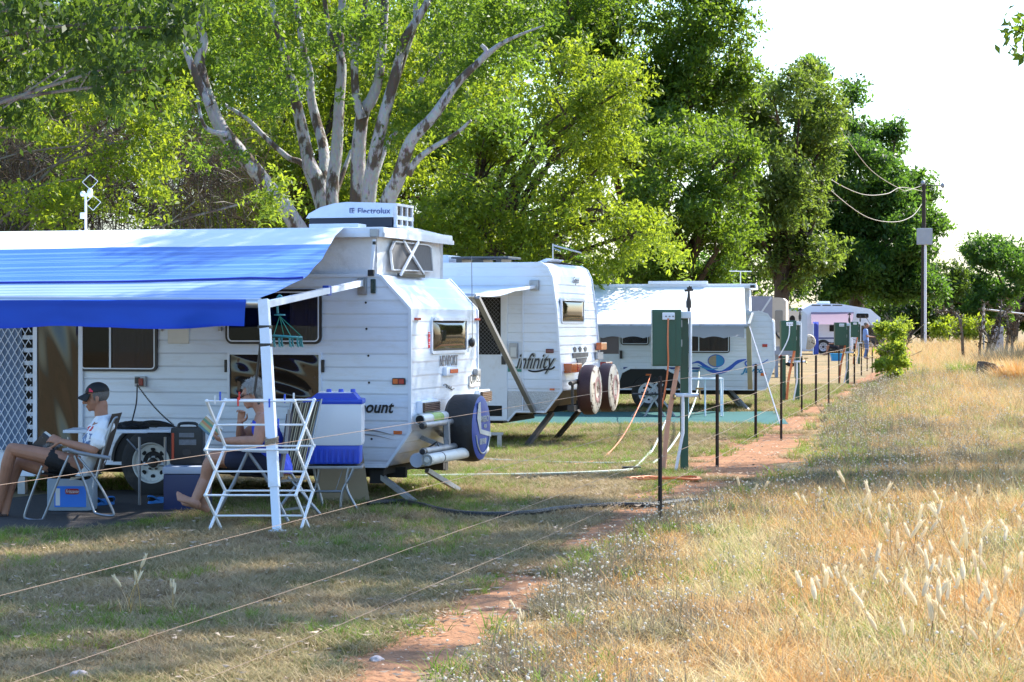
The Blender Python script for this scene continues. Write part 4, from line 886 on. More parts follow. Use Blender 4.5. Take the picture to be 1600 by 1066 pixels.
q = MB(); q.box((-.44, -.02, .955), (.44, .52, .98), .008); q.build('lid', m_galv, bx)
# fifth: slide-on camper with pink awning
s5 = 28.5; RZ5 = R(0); c5 = at(1340, 553, 3500/s5); F5 = Frame((c5.x, c5.y, 0), RZ5)
c5v = thing('over_cab_camper', 'white camper with over-cab bed and dark bunk window behind the green power boxes', 'camper', F5.loc, RZ5)
S5 = lambda x, y, v=0.0: F5.side(x, y, v)
P5 = lambda L_: [S5(x, y) for x, y in L_]
q = MB(); q.prism(P5([(1252, 549), (1252, 484), (1270, 475), (1296, 474.5), (1316, 475.5), (1360, 483), (1376, 497), (1374, 508), (1342, 509), (1340, 549)]), 0, 2.4); q.build('body', m_white, c5v)
q = MB(); a, d = S5(1338, 497), S5(1357, 490); q.prism(rrect(a[0], a[1], d[0], d[1], .08), -.02, .0); q.build('window', m_recess, c5v)
q = MB(); a, d = S5(1296, 518), S5(1309, 508); q.prism(rrect(a[0], a[1], d[0], d[1], .04), -.02, .0); q.build('window', m_recess, c5v)
q = MB(); a, d = S5(1278, 529.5), S5(1312, 527.5); q.box((a[0], -.02, a[1]), (d[0], 0, d[1])); q.build('stripe', m_blueink, c5v)
q = MB(); a, d = S5(1278, 549), S5(1312, 535); q.box((a[0], -.04, a[1]), (d[0], 0, d[1])); q.build('undercarriage', m_under, c5v)
for px in (1286, 1360): a = S5(px, 548); wheel(c5v, (a[0], -.02 if px < 1300 else .3, .40), .40, .22)
q = MB(); a, d = S5(1278, 475, 1), S5(1296, 471, 1); q.box((a[0], .8, a[1]-.08), (d[0], 1.6, d[1]), .04); q.build('air_conditioner', m_trim, c5v)
q = MB()
for x0, x1 in ((1268, 1282), (1285, 1298), (1301, 1316)): a, d = S5(x0, 478), S5(x1, 476.5); q.box((a[0], -.012, a[1]), (d[0], .3, d[1]))
q.build('solar_panel', m_black, c5v)
cab = thing('parked_utility', 'dark utility vehicle parked below the over-cab bunk', 'utility', c5+Vector((0, 0, -c5.z))); 
q = MB(); a = [(-.1, .5), (1.5, .5), (1.55, .95), (1.1, 1.05), (.75, 1.48), (-.1, 1.48)]; q.prism(a, .25, 2.0); q.build('body', mat('dark_blue_paint', (.02, .022, .03), .3, coat=.5), cab)
q = MB(); q.prism([(.1, 1.08), (.95, 1.08), (.72, 1.4), (.1, 1.4)], .235, .249); q.build('window', m_smoke, cab)
for x in (.35, 1.2): wheel(cab, (x, .30, .34), .34, .2)
aw5 = thing('awning', 'faded pink awning hung from the far camper with a blue end curtain', 'awning', F5.loc, RZ5)
q = MB(); a, d = S5(1267, 488), S5(1334, 488); e, f = S5(1268, 507, -2.2), S5(1330, 507, -2.2); q.grid(lambda s, t: ((a[0]+(d[0]-a[0])*s)*(1-t)+(e[0]+(f[0]-e[0])*s)*t, -2.2*t-.02, a[1]+(e[1]-a[1])*t-.05*math.sin(math.pi*t)), 12, 8); q.build('canopy', cloth_mat('faded_pink_cloth', (.42, .30, .38), (.25, .16, .22)), aw5)
q = MB(); a, d = S5(1270, 556, -2.2), S5(1279, 503, -2.2); q.grid(lambda s, t: (a[0]+(d[0]-a[0])*s, -2.2+.08*math.sin(s*12), .02+(d[1]-.02)*t), 16, 2); q.build('end_curtain', cloth_mat('violet_blue_cloth', (.12, .17, .55), (.1, .14, .5)), aw5)
for px in (1271, 1331): a = S5(px, 505, -2.2); q = MB(); q.tube([(a[0], -2.2, 0), (a[0], -2.2, a[1])], .03, 6); q.build('post', m_trim, aw5)
a = at(1243, 553, 3500/30.0); van = thing('pale_blue_caravan', 'pale blue-white caravan end left of the pink awning', 'caravan', (a.x, a.y, 0))
q = MB(); q.prism([(-.75, .35), (.55, .35), (.62, 1.0), (.6, 2.15), (.4, 2.32), (-.75, 2.32)], 0, 2.2); q.box((-.6, .02, 2.3), (.2, 2.1, 2.5), .05); q.build('body', mat('pale_blue_cladding', (.56, .64, .76), .45, var=.06), van)
q = MB(); q.prism([(-.45, 1.5), (.1, 1.5), (.1, 2.0), (-.45, 2.0)], -.02, 0); q.build('window', m_smoke, van)
wheel(van, (-.2, .05, .35), .33, .2)
Mx = Matrix.Translation((.72, .35, .72)) @ Matrix.Rotation(R(70), 4, 'Z') @ Matrix.Rotation(R(90), 4, 'Y')
q = MB().lathe([(0, .1), (.2, .1), (.36, .07), (.40, 0), (.38, -.1), (0, -.1)], 24, Mx); q.build('spare_wheel', m_worn, van, smooth=True)
cn = thing('white_camper_cab', 'cream van top with round window between beige caravan and green box', 'camper', (at(1240, 560, 87.5).x, 87.5, 0))
q = MB(); q.prism([(-.4, .5), (.1, .5), (.12, 1.6), (.30, 2.02), (.28, 2.14), (-.4, 2.22)], 0, 2.1); q.build('body', m_beige, cn)
q = MB(); q.lathe([(0, .01), (.10, .01), (.11, 0)], 16, Matrix.Translation((-.05, 0, 1.85)) @ Matrix.Rotation(R(90), 4, 'X') @ Matrix.Diagonal((1, 1.4, 1, 1))); q.build('window', m_recess, cn)
wheel(cn, (-.1, .05, .34), .34, .2)
# shed beyond
a = at(1296, 505, 180); shd = thing('shed', 'low beige shed with flat dark-edged roof behind the far camper', 'shed', (a.x, a.y, 0))
q = MB(); q.box((0, 0, 0), (6.5, 6, 3.95)); q.build('wall', mat('beige_wall', (.42, .34, .24), .8), shd)
q = MB(); q.box((-.2, -.3, 3.96), (6.7, 6.3, 4.12)); q.build('roof', m_under, shd)
q = MB(); q.box((1.6, -.05, 1.2), (3.0, -.01, 2.4)); q.build('window', m_recess, shd)
# ------------------------------------------------------------------ steel picket fence with wires
m_pick = mat('rusty_picket', (.040, .026, .022), .75, metal=.2, var=.4, scale=12, dirt=(.12, .05, .03), dscale=14, damt=.7)
def picket(px, py, top):
    p = gr(px, py); h = at(px, top, p.y).z; o = thing('fence_post', '', 'fence post', p, R(20)+rng.uniform(-.2, .2), 'dark steel pickets of the wire fence')
    q = MB(); q.bar((0, 0, -.1), (0, 0, h), .010, .058, up=(0, 1, 0)); q.bar((0, .014, -.1), (0, .014, h-.004), .034, .008, up=(0, 1, 0)); q.bar((0, -.004, -.1), (0, -.004, h+.002), .03, .008, up=(1, 0, 0))
    q.build('stake', m_pick, o)
    q = MB()
    for k in range(11):
        z = h-.05-k*.1
        if z > .1: q.lathe([(0, .0), (.0035, .0), (.0035, .004), (0, .004)], 6, Matrix.Translation((0, -.03, z)) @ Matrix.Rotation(R(90), 4, 'X'))
    return o, Vector((p.x, p.y, 0)), h
PK = [(1032, 818, 588, 'tall dark steel fence post nearest the camera, with wires running to the left'), (1121, 730, 585, 'dark steel fence post between the first green box and the blue wave caravan'),
      (1181, 686, 569, 'dark steel fence post in front of the caravan lettering and end post'), (1221, 689, 556, 'thick dark steel fence post just left of the second green box'),
      (1253, 646, 557, 'brown steel fence post right beside the second green box'), (1275, 635, 555, 'slim steel fence post standing in front of the far blue curtain'),
      (1295, 639, 547, 'dark fence post left of the third green box where the wires end'), (1311, 602, 546, 'short grey fence post by the orange conduit of the third green box'),
      (1335, 600, 537, 'dark fence post between the third and fourth green boxes'), (1346, 587, 538, 'thin dark fence post right of the fourth green box'),
      (1355, 580, 546, 'thinnest and most distant small fence post near the sapling'), (1363, 583, 545, 'dark fence post standing beside the yellow-green sapling')]
posts = []
for x, y, t, lab in PK:
    o, p, h = picket(x, y, t); o['label'] = lab; posts.append((p, h))
P0 = Vector((-2.36, 4.0, 0)); o0 = thing('fence_post', 'dark steel fence post outside the picture holding the near wire ends', 'fence post', P0, .2, 'dark steel pickets of the wire fence')
q = MB(); q.bar((0, 0, -.1), (0, 0, 1.3), .03, .05, up=(0, 1, 0)); q.build('stake', m_pick, o0)
m_wire = mat('rusty_wire', (.24, .165, .12), .5, metal=.3, var=.25, scale=2)
chain = [P0]+[posts[i][0] for i in (0, 3, 6, 8, 11)]; hs = [1.25]+[posts[i][1] for i in (0, 3, 6, 8, 11)]
WL = [(1.205, 'top'), (.855, 'second'), (.56, 'third'), (.32, 'lowest')]
for z, nm in WL:
    pts, rad = [], []
    for i in range(len(chain)-1):
        a, c = chain[i], chain[i+1]; za, zc = z*hs[i]/1.25, z*hs[i+1]/1.25; n = 14
        for k in range(n):
            t = k/n; p = a.lerp(c, t); sag = .025*4*t*(1-t)+ (.012*noise.noise(Vector((t*5, i, z))) if nm in ('lowest', 'third') else 0)
            pts.append((p.x, p.y, za+(zc-za)*t-sag)); rad.append(float(np.interp(p.y, [3, 12, 20, 45, 100], [.0022, .0036, .0052, .011, .02]))*.36)
    p = chain[-1]; pts.append((p.x, p.y, z*hs[-1]/1.25)); rad.append(.012)
    q = MB(); q.tube(pts, rad, 5); w = q.build('fence_wire', m_wire, smooth=True)
    tag(w, {'top': 'topmost rusty wire strung along the steel fence posts', 'second': 'second wire down of the steel picket fence', 'third': 'third wire down of the fence, passing before the clothes airer foot', 'lowest': 'lowest fence wire, just above the bare red earth'}[nm], 'wire', 'four fence wires')

# ------------------------------------------------------------------ green power and water posts
m_green = mat('dark_green_enamel', (.010, .075, .050), .35, var=.12, dirt=(.03, .06, .045), dscale=5, coat=.2)
m_orange = mat('orange_conduit', (.62, .17, .06), .55, var=.15, dirt=(.5, .3, .2), dscale=6)
m_oldor = mat('faded_conduit', (.58, .30, .20), .6, var=.15, dirt=(.45, .3, .22), dscale=6)
m_brass = mat('dull_brass', (.28, .20, .09), .45, metal=.7)
m_hose = mat('pale_green_hose', (.36, .41, .34), .5, var=.1)
def power_post(px, py, ytop, label, near=False, cond=m_orange):
    p = gr(px, py); H = at(px, ytop, p.y).z
    o = thing('power_box', label, 'power box', p, 0, 'green power boxes along the fence')
    q = MB(); q.box((-.045, -.03, -.1), (.045, .03, H-.02), .004); q.build('post', m_green, o)
    q = MB(); q.box((-.375, -.20, H-.64), (-.05, .04, H), .008); bx = q.build('box', m_green, o)
    q = MB(); q.box((-.365, -.212, H-.625), (-.115, -.201, H-.015), .004); dr = q.build('door', m_green, bx)
    q = MB(); q.box((-.055, -.165, H-.2), (-.035, -.14, H-.12), .003); q.box((-.055, -.165, H-.42), (-.035, -.14, H-.34), .003); q.build('hinge', m_galv, bx)
    q = MB(); q.box((-.265, -.245, H-.115), (-.125, -.213, H-.035), .008); ol = q.build('power_outlet', m_trim, bx)
    q = MB()
    for k in range(3): q.box((-.235+.04*k, -.250, H-.085), (-.215+.04*k, -.244, H-.07))
    q.build('outlet_slot', m_greyink, ol)
    q = MB(); q.box((-.07, -.12, H-.10), (.07, -.03, H-.02), .01); q.build('junction', m_trim, o)
    q = MB(); q.tube([(.065, -.05, H-.06), (.065, -.05, .86)], .019, 10); q.tube([(-.12, -.05, .88), (.16, -.05, .88)], .024, 10); q.tube([(-.02, -.06, .88), (-.02, -.06, .45), (-.10, -.05, .02)], .018, 8); q.build('water_pipe', m_trim, o, smooth=True)
    q = MB(); q.tube([(.05, -.02, H-.05), (.05, -.02, H+.05)], .016, 8); q.lathe([(0, 0), (.03, .0), (.032, .07), (.018, .12), (.012, .19), (0, .2)], 10, Matrix.Translation((.05, -.02, H+.02))); q.bar((.0, -.02, H+.215), (.10, -.03, H+.225), .02, .025); q.bar((.03, -.02, H+.24), (.085, -.02, H+.25), .02, .03); q.tube([(.05, -.02, H+.18), (.06, -.02, H+.27)], .008, 5); q.build('sprinkler', m_dsteel, o, smooth=True)
    for x in (-.12, .17):
        q = MB(); q.tube([(x, -.05, .88), (x, -.12, .88), (x, -.15, .84)], .016, 8); q.tube([(x, -.07, .88), (x, -.07, .95)], .01, 6); q.tube([(x-.045, -.07, .955), (x+.045, -.07, .955)], .012, 6); q.build('tap', m_brass, o, smooth=True)
    q = MB(); q.tube(smooth_path([(-.08, -.10, H-.64), (-.11, -.10, H-.80), (-.20, -.08, .5), (-.24, -.06, 0)]), .028, 10); q.build('conduit', cond, o, smooth=True)
    return o, H
pb, HB = power_post(1069, 738, 484, 'green metal power box nearest the camera, with a sprinkler head on its post', True, m_oldor)
q = MB(); q.tube(smooth_path([(-.2, -.25, HB-.1), (-.205, -.25, HB-.35), (-.20, -.24, HB-.62), (-.23, -.2, HB-.9), (-.30, -.15, .6)]), .010, 6); q.build('orange_flex', m_orange, pb, smooth=True)
p2, H2 = power_post(1246, 630, 501, 'second green power box along the fence, just right of the blue wave caravan')
q = MB(); q.tube(smooth_path([(-.2, -.25, H2-.1), (-.22, -.26, H2-.35), (-.34, -.25, H2-.62), (-.42, -.2, H2-.75)]), .013, 6); q.build('white_flex', m_trim, p2, smooth=True)
q = MB(); q.box((-.32, -.03, -.05), (-.25, .03, 1.0), .004); q.build('post', m_green, p2)
p3, H3 = power_post(1324, 600, 504, 'third green power box, in front of the far pink awning')
p4, H4 = power_post(1342, 569, 503, 'fourth and farthest green power box, close beside the yellow-green sapling')
def ground_run(pts, r, n=7, z=None):
    return [Vector((v.x, v.y, (r*1.05+.014 if z is None else z))) for v in [gr(x, y) for x, y in pts]]
def hose(name, label, cat, pts, r, m, lift=None):
    q = MB(); L_ = ground_run(pts, r)
    if lift:
        for i, z in lift.items(): L_[i].z = z
    q.tube(smooth_path(L_, 6), r, 7); return tag(q.build(name, m, smooth=True), label, cat)
hose('drain_hose', 'ribbed black drain hose snaking over the lawn to the tall picket', 'hose', [(575, 793), (620, 790), (655, 795), (700, 806), (760, 811), (830, 808), (880, 801), (950, 796), (1020, 795), (1070, 789), (1115, 788)], .024, mat('black_drain_hose', (.015, .015, .016), .5, bump=.8, bscale=60))
hose('water_hose', 'pale hose lying on the lawn behind the pop-top caravan', 'hose', [(575, 748), (640, 748), (720, 747), (800, 746), (880, 744), (950, 741), (985, 738), (998, 730), (1020, 705)], .016, m_hose)
hose('water_hose', 'thinner pale hose lying farthest across the lawn, reaching the first green box', 'hose', [(745, 720), (800, 723), (880, 726), (940, 727), (985, 725), (1015, 714), (1040, 690)], .012, mat('milky_hose', (.42, .45, .42), .5), {6: .3})
hose('power_cable', 'orange extension cable curving from the first green box over the grass', 'cable', [(1017, 648), (1000, 672), (975, 697), (945, 716), (915, 726), (880, 729)], .008, m_orange, {0: .75, 1: .42, 2: .16})
q = MB()
for k in range(4): 
    c_ = gr(1035+k*4, 751+k*1.5); q.tube([(c_.x+.42*math.cos(R(t))*(1-.1*k), c_.y+.16*math.sin(R(t)), .02+.014*k+.01*math.sin(R(t*3))) for t in range(0, 361, 20)], .010, 6)
tag(q.build('cable_coil', m_orange, smooth=True), 'loose coil of orange cable on the red earth by the first green box', 'cable')
q = MB(); c_ = gr(988, 737); q.ell((c_.x, c_.y, .03), (.07, .04, .03)); q.box((c_.x-.12, c_.y-.03, .02), (c_.x+.1, c_.y+.02, .06), .01); tag(q.build('hose_joiner', m_black, smooth=True), 'black hose coupling lying where two pale hoses meet', 'coupling')
hose('water_hose', 'pale green hose hanging in a curve from the first green box tap to the ground', 'hose', [(1093, 640), (1088, 665), (1070, 690), (1045, 712), (1020, 728)], .014, m_hose, {0: .82, 1: .5, 2: .25, 3: .08})

# ------------------------------------------------------------------ power pole and its wires
pp = gr(1443, 545); PY = pp.y; pole = thing('power_pole', 'tall power pole with pale lower pipe and grey transformer box', 'pole', (pp.x, pp.y, 0))
zT = at(1441, 288, PY).z; zx = at(1441, 370, PY).z
q = MB(); q.tube([(0, .0, 0), (0, .0, zT)], [.20, .13], 10); q.build('timber_pole', mat('dark_timber', (.035, .025, .02), .9), pole, smooth=True)
q = MB(); q.tube([(.06, -.28, 0), (.06, -.28, zx-.5)], .085, 8); q.build('cable_pipe', mat('pale_pipe', (.62, .62, .66), .5), pole, smooth=True)
q = MB()
q.box((-.52, -.42, zx-.55), (.52, -.2, zx+.55), .06); q.build('transformer', mat('transformer_grey', (.30, .32, .36), .5), pole)
ib = at(1408, 292, PY-8)-Vector((pp.x, pp.y, 0)); ic = at(1473, 290, PY)-Vector((pp.x, pp.y, 0))
q = MB(); q.bar((-.3, 0, zT-.1), (ic.x, 0, ic.z), .05, .06); q.build('cross_arm', m_dsteel, pole)
for c_ in ((-.05, 0, zT+.08), (ic.x, 0, ic.z)): q = MB(); q.ell(c_, (.14, .14, .18)); q.build('insulator', mat('grey_ceramic', (.25, .26, .3), .3), pole, smooth=True)
def aerial_wire(pts, r, label):
    q = MB(); q.tube(smooth_path(pts, 8), r, 6); return tag(q.build('overhead_wire', mat('weathered_cable', (.34, .30, .25), .6), smooth=True), label, 'wire')
aerial_wire([at(1441, 290, PY), at(1420, 297, PY-2), at(1408, 296, PY-4), at(1360, 265, PY-12), at(1310, 200, PY-20), at(1270, 150, PY-28), at(1255, 125, PY+14)], .02, 'thinnest overhead wire rising steeply from the pole top past the trees')
aerial_wire([at(1441, 292, PY)+Vector((0, -.1, -.3)), at(1408, 293, PY-6), at(1385, 303, PY-10), at(1345, 303, PY-18), at(1290, 275, PY-30), at(1240, 225, PY-42), at(1200, 180, PY-51), at(1180, 155, PY-40)], .022, 'upper sagging overhead wire with a round insulator near the pole')
aerial_wire([at(1441, 318, PY), at(1425, 338, PY-4), at(1395, 347, PY-9), at(1350, 337, PY-17), at(1290, 290, PY-30), at(1240, 232, PY-42), at(1198, 180, PY-51), at(1175, 150, PY-40)], .022, 'lowest overhead wire drooping deepest below the pole top')
# ------------------------------------------------------------------ trees
def leaf_mat(name, col, trans, hue=.35, mix=.5, gloss=.35):
    m, n, b = new_mat(name); N = n.nodes.new; L = n.links.new
    gi = N('ShaderNodeNewGeometry'); tc = N('ShaderNodeTexCoord')
    nz = N('ShaderNodeTexNoise'); nz.inputs['Scale'].default_value = .9; nz.inputs['Detail'].default_value = 3; L(tc.outputs['Object'], nz.inputs['Vector'])
    ad = N('ShaderNodeMath'); ad.operation = 'MULTIPLY_ADD'; ad.inputs[1].default_value = .55; L(gi.outputs['Random Per Island'], ad.inputs[0]); 
    sb = N('ShaderNodeMath'); sb.operation = 'MULTIPLY'; sb.inputs[1].default_value = .6; L(nz.outputs['Fac'], sb.inputs[0]); L(sb.outputs[0], ad.inputs[2])
    def two(c, f1, f2):
        r = N('ShaderNodeMix'); r.data_type = 'RGBA'
        r.inputs[6].default_value = (c[0]*f1[0], c[1]*f1[1], c[2]*f1[2], 1); r.inputs[7].default_value = (c[0]*f2[0], c[1]*f2[1], c[2]*f2[2], 1); L(ad.outputs[0], r.inputs[0]); return r.outputs[2]
    k = hue
    L(two(col, (1-k, 1-.7*k, 1-.5*k), (1+.8*k, 1+.6*k, 1)), b.inputs['Base Color'])
    b.inputs['Roughness'].default_value = .48; b.inputs['Specular IOR Level'].default_value = gloss
    t = N('ShaderNodeBsdfTranslucent'); L(two(trans, (1-k, 1-.7*k, 1-.5*k), (1+.8*k, 1+.5*k, 1)), t.inputs[0])
    mx = N('ShaderNodeMixShader'); mx.inputs[0].default_value = mix
    L(b.outputs[0], mx.inputs[1]); L(t.outputs[0], mx.inputs[2]); L(mx.outputs[0], n.nodes['Material Output'].inputs[0]); return m
L_yel = leaf_mat('yellow_green_leaf', (.095, .145, .017), (.36, .46, .028), .45, .52)
L_mid = leaf_mat('mid_green_leaf', (.060, .110, .018), (.23, .36, .028), .48, .5)
L_olive = leaf_mat('olive_leaf', (.065, .105, .028), (.23, .33, .04), .4, .48)
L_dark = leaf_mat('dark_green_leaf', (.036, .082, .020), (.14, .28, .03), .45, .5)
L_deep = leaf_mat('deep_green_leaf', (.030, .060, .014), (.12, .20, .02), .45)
L_dry = leaf_mat('dry_twig_leaf', (.075, .058, .045), (.04, .03, .02), .4)
def bark_mat(name, pale, brown, thr=.52, sc=3.2):
    m, n, b = new_mat(name); N = n.nodes.new; L = n.links.new
    tc = N('ShaderNodeTexCoord'); mp = N('ShaderNodeMapping'); mp.inputs['Scale'].default_value = (1, 1, .42); L(tc.outputs['Object'], mp.inputs[0])
    nz = N('ShaderNodeTexNoise'); nz.inputs['Scale'].default_value = sc; nz.inputs['Detail'].default_value = 7; nz.inputs['Roughness'].default_value = .62; L(mp.outputs[0], nz.inputs['Vector'])
    rp = N('ShaderNodeValToRGB'); e = rp.color_ramp.elements; e[0].position = thr; e[1].position = thr+.06; e[0].color = (*pale, 1); e[1].color = (*brown, 1); L(nz.outputs['Fac'], rp.inputs[0])
    n2 = N('ShaderNodeTexNoise'); n2.inputs['Scale'].default_value = 26; n2.inputs['Detail'].default_value = 5; L(mp.outputs[0], n2.inputs['Vector'])
    mu = N('ShaderNodeMix'); mu.data_type = 'RGBA'; mu.blend_type = 'MULTIPLY'; mu.inputs[0].default_value = .55; L(rp.outputs[0], mu.inputs[6]); L(n2.outputs['Color'], mu.inputs[7])
    L(mu.outputs[2], b.inputs['Base Color']); b.inputs['Roughness'].default_value = .85; b.inputs['Specular IOR Level'].default_value = .2
    bp = N('ShaderNodeBump'); bp.inputs['Strength'].default_value = .6; bp.inputs['Distance'].default_value = .04; L(n2.outputs['Fac'], bp.inputs['Height']); L(bp.outputs[0], b.inputs['Normal']); return m
B_gum = bark_mat('mottled_white_bark', (.47, .45, .44), (.13, .095, .07), .50, 4.2)
B_brown = bark_mat('brown_bark', (.12, .085, .06), (.05, .036, .028))
B_grey = bark_mat('grey_bark', (.24, .21, .18), (.11, .08, .06))

def leaf_mesh(name, C, size, per, spread, m, seed, aspect=.42, droop=.35, up=.5, jit=.6):
    """C: (N,3) sprig centres; each sprig carries `per` leaf-sized faces"""
    r = np.random.default_rng(seed); C = np.asarray(C, dtype=np.float64); N = len(C)
    ax = r.normal(size=(N, 1, 3)); ax[..., 2] = ax[..., 2]*.5-droop*.6; ax /= np.linalg.norm(ax, axis=2, keepdims=True)
    t = r.uniform(-1, 1, size=(N, per, 1))
    P = C[:, None, :] + ax*t*spread + r.normal(size=(N, per, 3))*spread*.38
    d = ax*.7 + r.normal(size=(N, per, 3))*.75; d[..., 2] -= droop; d /= np.linalg.norm(d, axis=2, keepdims=True)
    nrm = r.normal(size=(N, per, 3))*.75; nrm[..., 2] += up
    b = np.cross(d, nrm); b /= np.linalg.norm(b, axis=2, keepdims=True)+1e-9
    s = size*(1+jit*r.uniform(-1, 1, size=(N, per, 1)))
    w = b*s*aspect*.5; up_ = np.cross(b, d)*s*.10
    V = np.stack([P-d*s*.5, P-w+up_, P+d*s*.5, P+w+up_], axis=2).reshape(-1, 3)
    nf = N*per; me = bpy.data.meshes.new(name)
    me.vertices.add(nf*4); me.vertices.foreach_set('co', V.astype(np.float32).ravel())
    me.loops.add(nf*4); me.loops.foreach_set('vertex_index', np.arange(nf*4, dtype=np.int32))
    me.polygons.add(nf); me.polygons.foreach_set('loop_start', np.arange(0, nf*4, 4, dtype=np.int32)); me.polygons.foreach_set('loop_total', np.full(nf, 4, dtype=np.int32))
    me.materials.append(m); me.update(calc_edges=True); return me
def blob_points(blobs, dens, r, shell=.45):
    """sprig centres in ragged ellipsoids: blobs = (x, y, z, rx, ry, rz)"""
    out = []
    for (x, y, z, a, b, c) in blobs:
        n = max(4, int(dens*(a*b+a*c+b*c)))
        d = r.normal(size=(n, 3)); d /= np.linalg.norm(d, axis=1, keepdims=True)
        k = shell+(1-shell)*r.uniform(size=(n, 1))**.6
        ph = r.uniform(0, 6.28, 3)
        k *= 1+.22*np.sin(d[:, :1]*4+ph[0])*np.sin(d[:, 1:2]*5+ph[1])+.14*np.sin(d[:, 2:]*7+ph[2])
        out.append(np.array([x, y, z])+d*k*np.array([a, b, c]))
    return np.concatenate(out)
def sub_blobs(big, n, r, f=(.26, .46), shell=.55, flat=.75):
    """break one big crown volume up into n smaller clumps spread through it"""
    x, y, z, a, b, c = big; o = []
    for i in range(n):
        d = r.normal(size=3); d /= np.linalg.norm(d); k = shell+(1-shell)*r.uniform()
        q = r.uniform(*f); s = (a+b+c)/3*q
        o.append((x+d[0]*a*k*.86, y+d[1]*b*k*.86, z+d[2]*c*k*.86, s*r.uniform(.85, 1.25), s*r.uniform(.85, 1.25), s*flat*r.uniform(.8, 1.2)))
    return o
def limb(q, pts, r0, r1, n=8, k=5, wob=.0):
    P = smooth_path(pts, k); m = len(P); q.tube(P, [r0+(r1-r0)*(i/(m-1))**.9 for i in range(m)], n)
def tree(name, label, base, H, r0, blobs, dens, leaf, size, per, spread, bark, seed, group='trees behind the caravans', limbs=14, lr=.38, dm=2.1, **kw):
    dens *= dm; size *= .80; per = int(per*1.55)
    r = np.random.default_rng(seed); b = Vector(base); o = thing(name, label, 'tree', b, 0, group)
    q = MB(); top = b+Vector((r.normal()*.3, r.normal()*.3, H*.55))
    limb(q, [b+Vector((0, 0, -.1)), b.lerp(top, .45)+Vector((r.normal()*.15, r.normal()*.15, 0)), top], r0, r0*.55, 10)
    idx = list(range(len(blobs))); r.shuffle(idx)
    for i in idx[:limbs]:
        x, y, z, a_, b_, c_ = blobs[i]; e = Vector((x, y, z)); s = b.lerp(top, min(1, max(.35, r.uniform(.4, 1)))); md = s.lerp(e, .5)+Vector((r.normal()*.3, r.normal()*.3, .35))
        limb(q, [s, md, e+Vector((0, 0, c_*.3))], r0*lr, .015, 6)
        for _ in range(3):
            f = r.uniform(.4, .9); p = s.lerp(md, f*2) if f < .5 else md.lerp(e, f*2-1); limb(q, [p, p+Vector((r.normal()*.5, r.normal()*.5, r.uniform(.1, .8)))*max(.6, a_*.7)], r0*lr*.33, .01, 5, 3)
    world_build(q, 'trunk', bark, o, smooth=True)
    pts = blob_points(blobs, dens, r)-np.array(b)
    me = leaf_mesh('crown', pts, size, per, spread, leaf, seed+1, **kw); cr = bpy.data.objects.new('crown', me); link(cr, o)
    return o
def pb_(px, py, Y, rpx, rz=None, ry=None):
    p = at(px, py, Y); s = Y/3500.0; a = rpx*s; return (p.x, p.y, p.z, a, (ry or rpx*.9)*s, (rz or rpx*.85)*s)

# big white-barked gum with many stems
gY = 38.0; gb = Vector((at(545, 600, gY).x, gY, 0)); gs = gY/3500
gum = thing('gum_tree', 'large multi-stemmed gum with mottled white bark rising behind the front caravan', 'tree', gb, 0, 'trees behind the caravans')
ST = [([(535, 640), (505, 450), (463, 352), (400, 268), (350, 207), (328, 160), (312, 100), (318, 60), (300, 0), (285, -60)], 46, 14, -.6),
      ([(328, 165), (306, 118), (294, 88), (283, 55), (262, 10)], 20, 10, -.8), ([(355, 210), (330, 205), (316, 190), (308, 150)], 14, 5, -.9),
      ([(500, 330), (476, 261), (450, 246), (414, 214), (385, 185), (338, 156), (310, 135)], 17, 7, .9),
      ([(540, 640), (520, 450), (501, 301), (483, 254), (472, 203), (461, 152), (454, 120), (436, 54), (428, 18), (420, -40)], 42, 13, .4),
      ([(545, 640), (525, 450), (507, 300), (506, 236), (494, 188), (486, 152), (483, 109), (475, 80), (465, 22), (462, -30)], 34, 12, 1.0),
      ([(548, 640), (530, 450), (519, 308), (526, 236), (530, 163), (534, 109), (531, 72), (535, 0), (540, -50)], 36, 15, .1),
      ([(531, 80), (519, 65), (510, 22), (505, -20)], 16, 9, .1), ([(525, 300), (540, 260), (549, 235)], 14, 8, .9),
      ([(550, 640), (553, 450), (559, 308), (560, 236), (567, 178), (581, 155), (592, 118), (599, 47), (603, -40)], 44, 17, -.2),
      ([(566, 185), (556, 150), (553, 72), (552, 60), (547, 38)], 21, 12, -.3), ([(555, 75), (568, 25), (574, -30)], 18, 10, -.3),
      ([(555, 640), (565, 450), (577, 301), (588, 232), (602, 174), (617, 120), (631, 65), (657, 22), (680, -20)], 40, 15, -.5),
      ([(604, 170), (622, 112), (640, 60), (650, 25), (648, -30)], 22, 12, -.2), ([(582, 290), (595, 250), (608, 220), (620, 205)], 18, 9, .8),
      ([(560, 640), (575, 450), (604, 322), (622, 280), (642, 221), (678, 181), (711, 134), (744, 101), (778, 72), (809, 56), (850, 40)], 44, 3, -.9),
      ([(745, 100), (760, 82), (752, 70)], 16, 8, -.9), ([(638, 272), (652, 250), (675, 232), (711, 210), (736, 188)], 18, 6, -1.0),
      ([(655, 130), (680, 95), (705, 68), (718, 55)], 13, 7, .8), ([(690, 165), (700, 120), (712, 90)], 12, 6, .7)]
q = MB()
for P, w0, w1, dy in ST:
    m = len(P); pts = []
    for i, (x, y) in enumerate(P):
        f = min(1, max(0, (640-y)/450)); pts.append(at(x, y, gY+dy*2.4*f))
    limb(q, pts, w0*.35*gs, w1*.33*gs, 12, 6)
world_build(q, 'trunk', B_gum, gum, smooth=True)
rg = np.random.default_rng(5); bl = []
